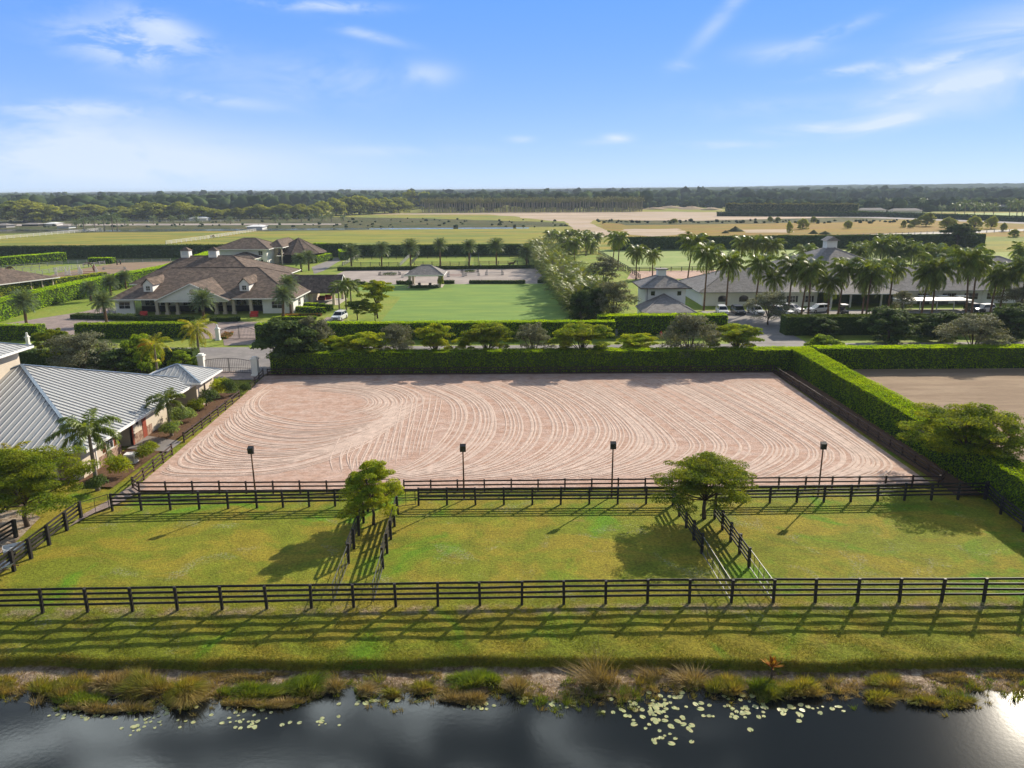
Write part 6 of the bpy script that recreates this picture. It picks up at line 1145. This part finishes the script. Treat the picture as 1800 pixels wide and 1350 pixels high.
# plantation with pale trunks
a, b = G(742, 374), G(1132, 372); V_, F_, PN, PP = [], [], [], []; rp = np.random.default_rng(8); tb = MB()
for row in range(4):
    n = 75
    for i in range(n):
        t_ = (i + rp.uniform(0, .8)) / n; x = a[0] + (b[0] - a[0]) * t_; y = a[1] + (b[1] - a[1]) * t_ + row * 9; h = rp.uniform(14, 17.5)
        tb.tube([(x, y, 0), (x + rp.uniform(-.6, .6), y, h * .8)], [.42, .2], 4, False); p, q = puff((x, y, h * .72), 3.4, 70, rp, 1.35, .3); PP.append(p); PN.append(q)
        if row == 0: p, q = puff((x, y, 4), 2.5, 16, rp, 1.2, .3); PP.append(p); PN.append(q)
v, f = cards(np.concatenate(PP), .75, 9, N_=np.concatenate(PN)); o = link('plantation', mesh_np('plantation_crowns', v, f, m_pine)); tag(o, 'dense tree plantation with pale trunks beyond the bare ground', 'plantation', None, 'stuff')
tb.obj('trunks', m_ptrunk, o)
# forest reaching to the horizon: crowns one by one near, a rolling canopy sheet far
ico = bpy.data.meshes.new('i'); import bmesh
bm = bmesh.new(); bmesh.ops.create_icosphere(bm, subdivisions=2, radius=1); IV = np.array([v.co[:] for v in bm.verts]); bm.verts.ensure_lookup_table(); IF = np.array([[v.index for v in f.verts] for f in bm.faces]); bm.free()
def crowns(N_, pos, r0, r1, h0, h1, seed):
    rr = np.random.default_rng(seed); VV = []; n = len(IV)
    for x, y in pos:
        r = rr.uniform(r0, r1); h = rr.uniform(h0, h1); d = IV * (1 + .38 * rr.normal(size=(n, 1)) * .6); d = d * (r, r, r * .8) + (x, y, h - r * .7); d[:, 2] = np.maximum(d[:, 2], 0); VV.append(d)
    return np.concatenate(VV), np.concatenate([IF + k * n for k in range(len(pos))])
pos = []; rf = random.Random(4); Y = 640
def nearedge(az_):   # where the far forest begins in each direction
    px = 900 + math.tan(az_) * FPX / math.cos(TH)
    if px < 480: return 760 + 30 * math.sin(px * .02)
    if px < 760: return 1000
    if px < 1140: return 900
    if px < 1280: return 1180
    return 1150 + 60 * math.sin(px * .013)
while Y < 2600:
    sp = 7.5 + (Y - 600) * .012; x = -.80 * Y
    while x < .80 * Y:
        xx = x + rf.uniform(-.5, .5) * sp; yy = Y + rf.uniform(-.5, .5) * sp * 1.3
        if yy > nearedge(math.atan2(xx, yy)): pos.append((xx, yy))
        x += sp * 1.25
    Y += sp * 2.2
pos_e = [(rf.uniform(-.75, .75) * yy_, yy_) for yy_ in [rf.uniform(1300, 4200) for _ in range(260)]]
v, f = crowns(0, pos, 5.5, 9.5, 12, 20, 5); v2_, f2_ = crowns(0, pos_e, 6, 11, 20, 25.5, 15); f = np.concatenate([f, f2_ + len(v)]); v = np.concatenate([v, v2_]); forest = link('forest', mesh_np('forest', v, f, m_far)); tag(forest, 'dark wooded country reaching to the horizon', 'forest', None, 'stuff')
gxs = np.linspace(-9000, 9000, 400); gys = np.concatenate([np.linspace(2450, 7500, 110)]); V = []
for y in gys:
    for x in gxs: V.append((x, y, 17 + (3 if y > 5500 else 0) + 2.5 * math.sin(x * .013 + y * .007) + rf.uniform(-3.0, 3.0) + (3 + 12 * max(0, min(1, (x - 300) / 2500)) * (1 + .3 * math.sin(x * .0031)) if y > 3200 else 0)))
nx = len(gxs); F = [(j * nx + i, j * nx + i + 1, (j + 1) * nx + i + 1, (j + 1) * nx + i) for j in range(len(gys) - 1) for i in range(nx - 1)]; fc = link('forest_canopy', mesh_np('forest_canopy', V, F, m_far)); tag(fc, 'rolling far forest canopy along the horizon', 'forest', None, 'stuff')
# country on the far right: hedge lines, pale roofs among trees
for i, (p, q, h, w_) in enumerate([((1282, 375), (1500, 376), 9, 8), ((1265, 380), (1540, 381), 3.5, 5), ((1500, 379), (1990, 397), 3.6, 5), ((1560, 371), (1990, 373), 4, 6)]):
    hedge('hedge', ['tall far hedge wall on the right with a flat top', 'lower hedge in front of the tall far hedge wall', 'long low dark hedge slanting beside the far right road', 'straight hedge behind the far right lawn'][i], [G(*p), G(*q)], w_, h, dens=1.6, leaf=.9, m=m_pine if i == 0 else m_hedged, seed=60 + i, coreoff=.6, bulge=1.6 if i == 0 else .3)
for i, (px, py, w_, h, m_) in enumerate([(1500, 371, 30, 6, m_tileg), (1530, 375, 24, 5, m_blueish), (1590, 376, 26, 5, m_white), (1418, 373, 12, 5, m_white), (1594, 352, 20, 9, m_white), (1748, 370, 22, 6, m_white), (1190, 345, 40, 8, m_white), (452, 402, 10, 2.6, m_white), (352, 387, 15, 3, m_white), (335, 386, 5, 4, m_white), (95, 396, 8, 2.4, m_white), (8, 400, 9, 3, m_greyf), (118, 401, 8, 2.5, m_blueish), (60, 397, 12, 2.2, m_dark)]):
    x, y = G(px, py); t = thing('distant_building', ['grey roofed', 'pale', 'white walled', 'tiny', 'half hidden white', 'white', 'long far', 'small white canalside', 'white fronted', 'little pointed', 'long white', 'grey', 'bluish', 'low dark'][i] + ' building far off ' + ['right of the tall hedge wall', 'beside the far palms', 'by the dark hedge line', 'beside the bare ground', 'up in the wooded right hills', 'behind the far right lawn', 'beyond the earth heaps', 'left of centre', 'at the foot of the green belt', 'left of the white fronted one', 'at the far left track', 'at the left edge', 'among the left palms', 'in the left field'][i], 'building', (x, y, 0))
    MB().box(-w_ / 2, w_ / 2, -5, 5, 0, h * .6).obj('wall', m_, t); MB().add([(-w_ / 2 - 1, -6, h * .6), (w_ / 2 + 1, -6, h * .6), (w_ / 2 + 1, 6, h * .6), (-w_ / 2 - 1, 6, h * .6), (-w_ / 2 + 3, 0, h), (w_ / 2 - 3, 0, h)], [(0, 1, 5, 4), (1, 2, 5), (2, 3, 4, 5), (3, 0, 4), (3, 2, 1, 0)]).obj('roof', m_tileg if i not in (7, 8, 10) else m_trim, t)
pos = []
for k in range(330): px = rf.uniform(1290, 1990); py = rf.uniform(361, 374) if px < 1640 else rf.uniform(362, 371); pos.append(G(px, py))
for k in range(200): px = rf.uniform(1140, 1330); pos.append(G(px, rf.uniform(358, 366)))
for k in range(160): px = rf.uniform(-100, 700); pos.append(G(px, rf.uniform(366, 371) - (5 if px > 480 else 0)))
v, f = crowns(0, pos, 3.5, 7, 6, 12, 6); o = link('woodland', mesh_np('woodland', v, f, m_far)); tag(o, 'loose woodland between the far hedges and houses', 'woodland', None, 'stuff')
# scrub along the canal strips
pos = [G(rf.uniform(-100, 1000), rf.choice([rf.uniform(394, 400), rf.uniform(386, 392)])) for _ in range(150)] + [G(rf.uniform(1050, 1600), rf.uniform(388, 393)) for _ in range(110)]
v, f = crowns(0, pos, .5, 1.4, .6, 1.7, 7); o = link('scrub', mesh_np('scrub', v, f, m_far)); tag(o, 'low dark scrub along the canal and field strips', 'scrub', None, 'stuff')
# ------------------------------------------------------------------ pond margin: grasses, reeds, lily pads
def blades(n, rx, ry, h0, h1, seed, lean=(0, 0), wd=.022, spread=.8, seg=3, arch=.5):
    r = np.random.default_rng(seed); a = r.uniform(0, 2 * np.pi, n); q = np.sqrt(r.random(n)); bx, by = np.cos(a) * q * rx, np.sin(a) * q * ry
    h = r.uniform(h0, h1, n) * (1 - .3 * q); dx = np.cos(a) * q * spread + lean[0] + r.normal(size=n) * .22; dy = np.sin(a) * q * spread + lean[1] + r.normal(size=n) * .22
    th = r.uniform(0, np.pi, n); wx, wy = np.cos(th) * wd, np.sin(th) * wd; V = []
    for s in range(seg + 1):
        t = s / seg; k = 1 - t * .92; cx_, cy_ = bx + dx * h * t ** 1.6, by + dy * h * t ** 1.6; z = h * (t - arch * t * t * np.minimum(np.hypot(dx, dy), 1.2) * .75)
        V.append(np.stack([cx_ - wx * k, cy_ - wy * k, z], 1)); V.append(np.stack([cx_ + wx * k, cy_ + wy * k, z], 1))
    V = np.stack(V, 1).reshape(-1, 3); m = 2 * (seg + 1); b = np.arange(n)[:, None] * m; F = np.concatenate([np.concatenate([b + 2 * s, b + 2 * s + 1, b + 2 * s + 3, b + 2 * s + 2], 1) for s in range(seg)]); return V, F
def tuft(name, lab, cat, px, py, rx, ry, n, h0, h1, m, seed, z=None, wd=.026, lean=(0, 0), spread=.8, arch=.5):
    """a clump grown from several tufts of their own height and lean"""
    zz = WZ + .02 if z is None else z - .03; x, y = G(px, py, zz); r = random.Random(seed); VV, FF, c = [], [], 0; k = max(3, int(rx * ry * 9)); n = int(n * .5)
    for i in range(k):
        a = i * 2.39996 + r.uniform(-.5, .5); q = math.sqrt((i + .3) / k) * r.uniform(.8, 1.1); s = r.uniform(.5, 1.1) * (1.1 - .3 * q)
        v, f = blades(int(n / k * r.uniform(.5, 1.5)) + 20, rx / math.sqrt(k) * .9, ry / math.sqrt(k) * .9, h0 * s, h1 * s, seed * 31 + i, (lean[0] + r.gauss(0, .28), lean[1] + r.gauss(0, .28)), wd, spread, arch=arch)
        v = v + (math.cos(a) * q * rx * .85, math.sin(a) * q * ry * .85, 0); VV.append(v); FF.append(f + c); c += len(v)
    return tag(link(name, mesh_np(name, np.concatenate(VV), np.concatenate(FF), m), None, (x, y, zz)), lab, cat)
B = 'grass clump'
tuft('marsh_grass', 'mixed green clump at the left end of the shore', B, 118, 1212, 1.7, .9, 6500, .5, 1.0, m_grassg, 1, lean=(.2, .1))
tuft('marsh_grass', 'green white flecked patch left of the tan tussock', B, 150, 1232, 1.5, .55, 5000, .3, .7, m_grassb, 2)
tuft('dry_reeds', 'tan dry tussock in the left marsh', B, 205, 1205, .85, .75, 4500, .6, 1.15, m_grassd, 3, lean=(.1, .35))
tuft('marsh_grass', 'arching green grass mound left of centre in the marsh', B, 262, 1212, 1.3, .9, 7500, .7, 1.3, m_grassg, 4, lean=(-.3, .2))
tuft('marsh_grass', 'pale swirling yellow green grass mound', B, 322, 1225, 1.0, .9, 7500, .8, 1.4, m_grassg, 5, lean=(.5, -.2))
tuft('marsh_grass', 'bright green leaning grass bed', B, 440, 1222, 1.9, .55, 8000, .4, .8, m_grassb, 6, lean=(.5, .1))
tuft('marsh_grass', 'bright green plume at the right end of the left marsh', B, 532, 1212, 1.0, .7, 6500, .6, 1.15, m_grassb, 7, lean=(.45, .35))
tuft('dry_reeds', 'brown straw bed along the water under the left grasses', B, 190, 1247, 2.6, .35, 3500, .3, .7, m_grassd, 8, lean=(.3, 0))
tuft('dry_reeds', 'brown straw fringe under the bright green bed', B, 470, 1240, 2.2, .3, 3000, .25, .6, m_grassd, 9, lean=(.4, 0))
tuft('dry_reeds', 'tan tuft at the right of the left marsh', B, 585, 1210, .45, .4, 1400, .5, .9, m_grassd, 10)
tuft('marsh_grass', 'small yellow tuft standing in the water left of centre', B, 640, 1218, .5, .3, 900, .4, .8, m_grassd, 11, lean=(.6, .3))
tuft('marsh_grass', 'low yellow green tuft in the water', B, 690, 1222, .5, .25, 1100, .3, .6, m_grassg, 12)
tuft('marsh_grass', 'golden tuft left of the round green island', B, 742, 1212, .65, .35, 1900, .35, .7, m_grassg, 13)
tuft('marsh_grass', 'round bright green island of grass near the middle', B, 835, 1202, 1.45, .8, 8500, .5, 1.0, m_grassb, 14)
tuft('dry_reeds', 'dull straw skirt in front of the round green island', B, 820, 1232, 1.5, .35, 3000, .25, .55, m_grassd, 15)
tuft('dry_reeds', 'upright brown reeds right of the green island', B, 905, 1212, .55, .5, 900, .7, 1.5, m_grassd, 16, lean=(.1, -.2), wd=.025)
tuft('dry_reeds', 'tall thin brown reed clump right of the middle', B, 1050, 1205, 1.0, .5, 1300, .8, 1.9, m_grassd, 17, wd=.018, arch=.3)
tuft('dry_reeds', 'long single reeds standing above the tall clump', B, 1048, 1190, .5, .3, 60, 2.2, 3.2, m_grassd, 18, wd=.02, arch=.2)
tuft('dry_reeds', 'brown reeds left of the pale stalks', B, 1140, 1192, 1.0, .5, 900, .6, 1.2, m_grassd, 19, wd=.018)
tuft('dry_reeds', 'fallen pale reed stalks at the shore', B, 1215, 1198, .8, .5, 420, .8, 1.3, m_grassd, 20, wd=.022, spread=1.4)
tuft('marsh_grass', 'olive and yellow clump right of the fallen stalks', B, 1280, 1212, 1.1, .6, 4200, .5, .95, m_grassg, 21)
tuft('marsh_grass', 'dark green clump under the orange leaved plant', B, 1345, 1215, .9, .6, 4200, .5, .95, m_grassb, 22)
tuft('marsh_grass', 'fine green plume clump right of the orange leaved plant', B, 1405, 1215, 1.2, .6, 5500, .5, 1.0, m_grassg, 23, lean=(.25, .1))
tuft('marsh_grass', 'brown green clump beside the small inlet', B, 1555, 1200, 1.1, .55, 4200, .4, .85, m_grassg, 24, lean=(.2, .2))
tuft('marsh_grass', 'olive clump in the water below the inlet', B, 1545, 1228, 1.0, .45, 3200, .3, .7, m_grassg, 25)
tuft('marsh_grass', 'low olive tuft right of the inlet', B, 1625, 1235, .8, .3, 2000, .3, .6, m_grassg, 26)
tuft('marsh_grass', 'low tuft in the glittering water', B, 1690, 1236, .9, .3, 1800, .25, .5, m_grassg, 27)
tuft('dry_reeds', 'brown mat of grass on the sand at the right edge', B, 1665, 1190, 1.3, .6, 3500, .12, .3, m_grassd, 28, z=-1.12)
tuft('dry_reeds', 'second brown mat of grass on the sand at the right edge', B, 1765, 1185, 1.3, .6, 3500, .12, .3, m_grassd, 29, z=-1.12)
tuft('dry_reeds', 'broad mat of short dead grass on the sand left of centre', B, 700, 1178, 3.2, .45, 6500, .10, .28, m_grassd, 30, z=-1.06)
tuft('dry_reeds', 'broad mat of short dead grass behind the bright green bed', B, 420, 1190, 2.9, .5, 7000, .10, .32, m_grassd, 31, z=-1.10)
tuft('marsh_grass', 'green yellow patch at the left edge of the shore', B, 0, 1210, 1.0, .8, 3500, .3, .6, m_grassg, 32)
x, y = G(1355, 1195, -1.1); t = thing('orange_leaved_plant', 'plant with orange and yellow sword leaves on the bank edge', 'plant', (x, y, -1.1)); V, F = [], []; r = random.Random(2)
for i in range(46):
    a = r.uniform(0, 6.28); e = r.uniform(.3, 1.4); l = r.uniform(.4, .75); d = Vector((math.cos(a) * math.cos(e), math.sin(a) * math.cos(e), math.sin(e))); s = Vector((-math.sin(a), math.cos(a), 0)) * .07; k = len(V); c = Vector((0, 0, .75)); V += [c, c + d * l * .5 + s, c + d * l, c + d * l * .5 - s]; F.append((k, k + 1, k + 2, k + 3))
link('leaves', mesh_np('leaves', np.array([v[:] for v in V]), np.array(F), m_flower), t); MB().tube([(0, 0, 0), (.03, 0, .4), (0, 0, .8)], [.07, .06, .05], 6).obj('stem', m_bark, t)
# lily pads, each a notched disc
def pad_mesh(k):
    r = random.Random(k); V = [(0, 0, .012)]; n = 11
    for i in range(n): a = .25 + i * (6.283 - .5) / (n - 1); q = 1 + r.uniform(-.07, .07); V.append((math.cos(a) * q, math.sin(a) * .85 * q, r.uniform(0, .035)))
    return mesh_np('lily_pad', V, [(0, i, i + 1) for i in range(1, n)], m_pad1)
pm = [pad_mesh(i) for i in range(4)]; rl = random.Random(12)
clus = [(145, 1255, 55, 12, 22, 'near the left end of the pond'), (285, 1262, 60, 22, 34, 'under the swirling grass mound'), (230, 1283, 14, 7, 5, 'drifting alone at the lower left'), (430, 1265, 50, 22, 30, 'below the bright green bed'), (560, 1270, 50, 10, 9, 'right of the left pad groups'), (640, 1236, 60, 8, 12, 'in the water left of the middle'), (835, 1240, 30, 8, 14, 'at the foot of the round green island'), (920, 1226, 14, 6, 9, 'beside the upright reeds'),
        (985, 1235, 30, 10, 14, 'under the tall thin reeds'), (1150, 1252, 66, 34, 76, 'in the big dense patch right of the middle'), (1150, 1298, 22, 10, 8, 'trailing below the big dense patch'), (1310, 1248, 75, 20, 46, 'in the pale patch right of the big one'), (1420, 1245, 50, 8, 16, 'right of the pale patch'), (1210, 1280, 8, 5, 5, 'between the two big patches'), (1450, 1292, 16, 6, 4, 'alone far out on the right'), (1560, 1250, 60, 8, 14, 'below the inlet grasses'), (1650, 1258, 40, 10, 16, 'in the glittering water at the right'), (1730, 1290, 14, 8, 5, 'far out at the right edge')]
tot_ = 0
for px, py, rx, ry, n, lab in clus:
    for i in range(n):
        if tot_ >= 298: break
        qx, qy = px + rl.gauss(0, .55) * rx, py + rl.gauss(0, .55) * ry; x, y = G(qx, qy, WZ); s = rl.uniform(.06, .15) * (1.25 if lab.startswith('in the') else 1)
        if y > shore(x) - .15: y = shore(x) - .15 - rl.random() * .7
        o = link('lily_pad', pm[rl.randrange(4)], None, (x, y, WZ + .012 + rl.random() * .01), (rl.gauss(0, .06), rl.gauss(0, .06), rl.uniform(0, 6.28)), s); tag(o, 'round pale green lily pad ' + lab, 'lily pad', 'lily pads ' + lab); tot_ += 1
# fringe of uncut grass hanging over the cut bank, and short blades over the near slope
r = np.random.default_rng(5); n = 42000; xs = r.uniform(-33, 33, n); off = r.normal(size=n) * .2; sc_ = np.array([scarp(x) for x in xs]); ys = sc_ + off - .12
z = np.where(ys > sc_, -.71 + (ys - sc_) * .17, -.72 + (ys - sc_) * 1.1); P = np.stack([xs, ys, z + .02], 1); d = np.stack([r.normal(size=n) * .3, -np.abs(r.normal(size=n)) * .5 - .2, r.uniform(.2, 1, n)], 1); d /= np.linalg.norm(d, axis=1)[:, None]; l = r.uniform(.08, .24, n)[:, None]; th = r.uniform(0, 3.14, n); s = np.stack([np.cos(th), np.sin(th), np.zeros(n)], 1) * .014
V = np.stack([P - s, P + s, P + d * l + [0, 0, -.02]], 1).reshape(-1, 3); tag(link('bank_grass', mesh_np('bank_grass', V, np.arange(3 * n).reshape(-1, 3), m_blade)), 'shaggy uncut grass fringe along the cut bank above the sand', 'grass', None, 'stuff')
n = 170000; xs = r.uniform(-36, 36, n); ys = r.uniform(36.2, 43.5, n); sc_ = np.array([scarp(x) for x in xs]); k = ys > sc_ + .02; xs, ys, sc_ = xs[k], ys[k], sc_[k]; n = len(xs)
t_ = np.clip((40.4 - ys) / (40.4 - sc_), 0, 1); z = -.72 * t_; P = np.stack([xs, ys, z - .005], 1); d = r.normal(size=(n, 3)) * .55; d[:, 2] = 1; d /= np.linalg.norm(d, axis=1)[:, None]; l = r.uniform(.02, .06, n)[:, None]; th = r.uniform(0, 3.14, n); s = np.stack([np.cos(th), np.sin(th), np.zeros(n)], 1) * .02
V = np.stack([P - s, P + s, P + d * l], 1).reshape(-1, 3); tag(link('grass', mesh_np('grass', V, np.arange(3 * n).reshape(-1, 3), m_blade)), 'short mown grass on the slope in front of the near fence', 'grass', None, 'stuff')
# rough weedy ground cover on the sand
n = 14000; xs = r.uniform(-32, 32, n); ys = np.array([shore(x) for x in xs]) + np.abs(r.normal(size=n)) * .7 - .2; z = np.array([zg(x, y) for x, y in zip(xs, ys)]); P = np.stack([xs, ys, z], 1); d = r.normal(size=(n, 3)) * .8; d[:, 2] = np.abs(d[:, 2]) + .4; d /= np.linalg.norm(d, axis=1)[:, None]; l = r.uniform(.05, .22, n)[:, None]; th = r.uniform(0, 3.14, n); s = np.stack([np.cos(th), np.sin(th), np.zeros(n)], 1) * .018
V = np.stack([P - s, P + s, P + d * l], 1).reshape(-1, 3); tag(link('dead_stalks', mesh_np('dead_stalks', V, np.arange(3 * n).reshape(-1, 3), m_grassd)), 'scattered dead stalks and litter on the sandy shore', 'ground cover', None, 'stuff')
for nm_, lab_, mm_, sd_ in (('shore_weeds', 'low green and yellow weeds spread along the wet shore', m_grassg, 1), ('shore_straw', 'straw coloured dead grass spread along the shore', m_grassd, 2), ('shore_herbs', 'patches of fresh green herbs at the waterline', m_grassb, 3)):
    VV, FF, c = [], [], 0; rs = random.Random(sd_)
    for i in range(700):
        x = rs.uniform(-31, 31); y = shore(x) + rs.gauss(.05, .55)
        if math.sin(x * .55 + sd_ * 2.1) + .7 * math.sin(x * 1.9 + sd_) + rs.gauss(0, .4) < -.1 or y > scarp(x) - .4: continue
        big = rs.random() < .10; v, f = blades(60 if big else 26, .3 if big else .16, .22 if big else .12, .3 if big else .08, .75 if big else .36, i * 7 + sd_, (rs.gauss(.1, .4), rs.gauss(0, .4)), .016); VV.append(v + (x, y, max(zg(x, y), WZ) - .01)); FF.append(f + c); c += len(v)
    tag(link(nm_, mesh_np(nm_, np.concatenate(VV), np.concatenate(FF), mm_)), lab_, 'ground cover', None, 'stuff')
# ------------------------------------------------------------------ haze
HAZE = 0.00014
hz = MB().box(-9500, 9500, -9500, 9300, -9, 33).obj('haze', None); tag(hz, 'thin bluish air over the flat country', 'haze', None, 'stuff')
mh = bpy.data.materials.new('haze_air'); mh.use_nodes = True; hn = mh.node_tree; hn.nodes.clear(); ho = hn.nodes.new('ShaderNodeOutputMaterial'); pv_ = hn.nodes.new('ShaderNodeVolumePrincipled')
pv_.inputs['Density'].default_value = HAZE; pv_.inputs['Color'].default_value = (.72, .84, 1, 1); pv_.inputs['Anisotropy'].default_value = 0.0; hn.links.new(pv_.outputs[0], ho.inputs['Volume']); hz.data.materials.append(mh)
for m_ in MATS.values(): pass
bpy.context.view_layer.update()
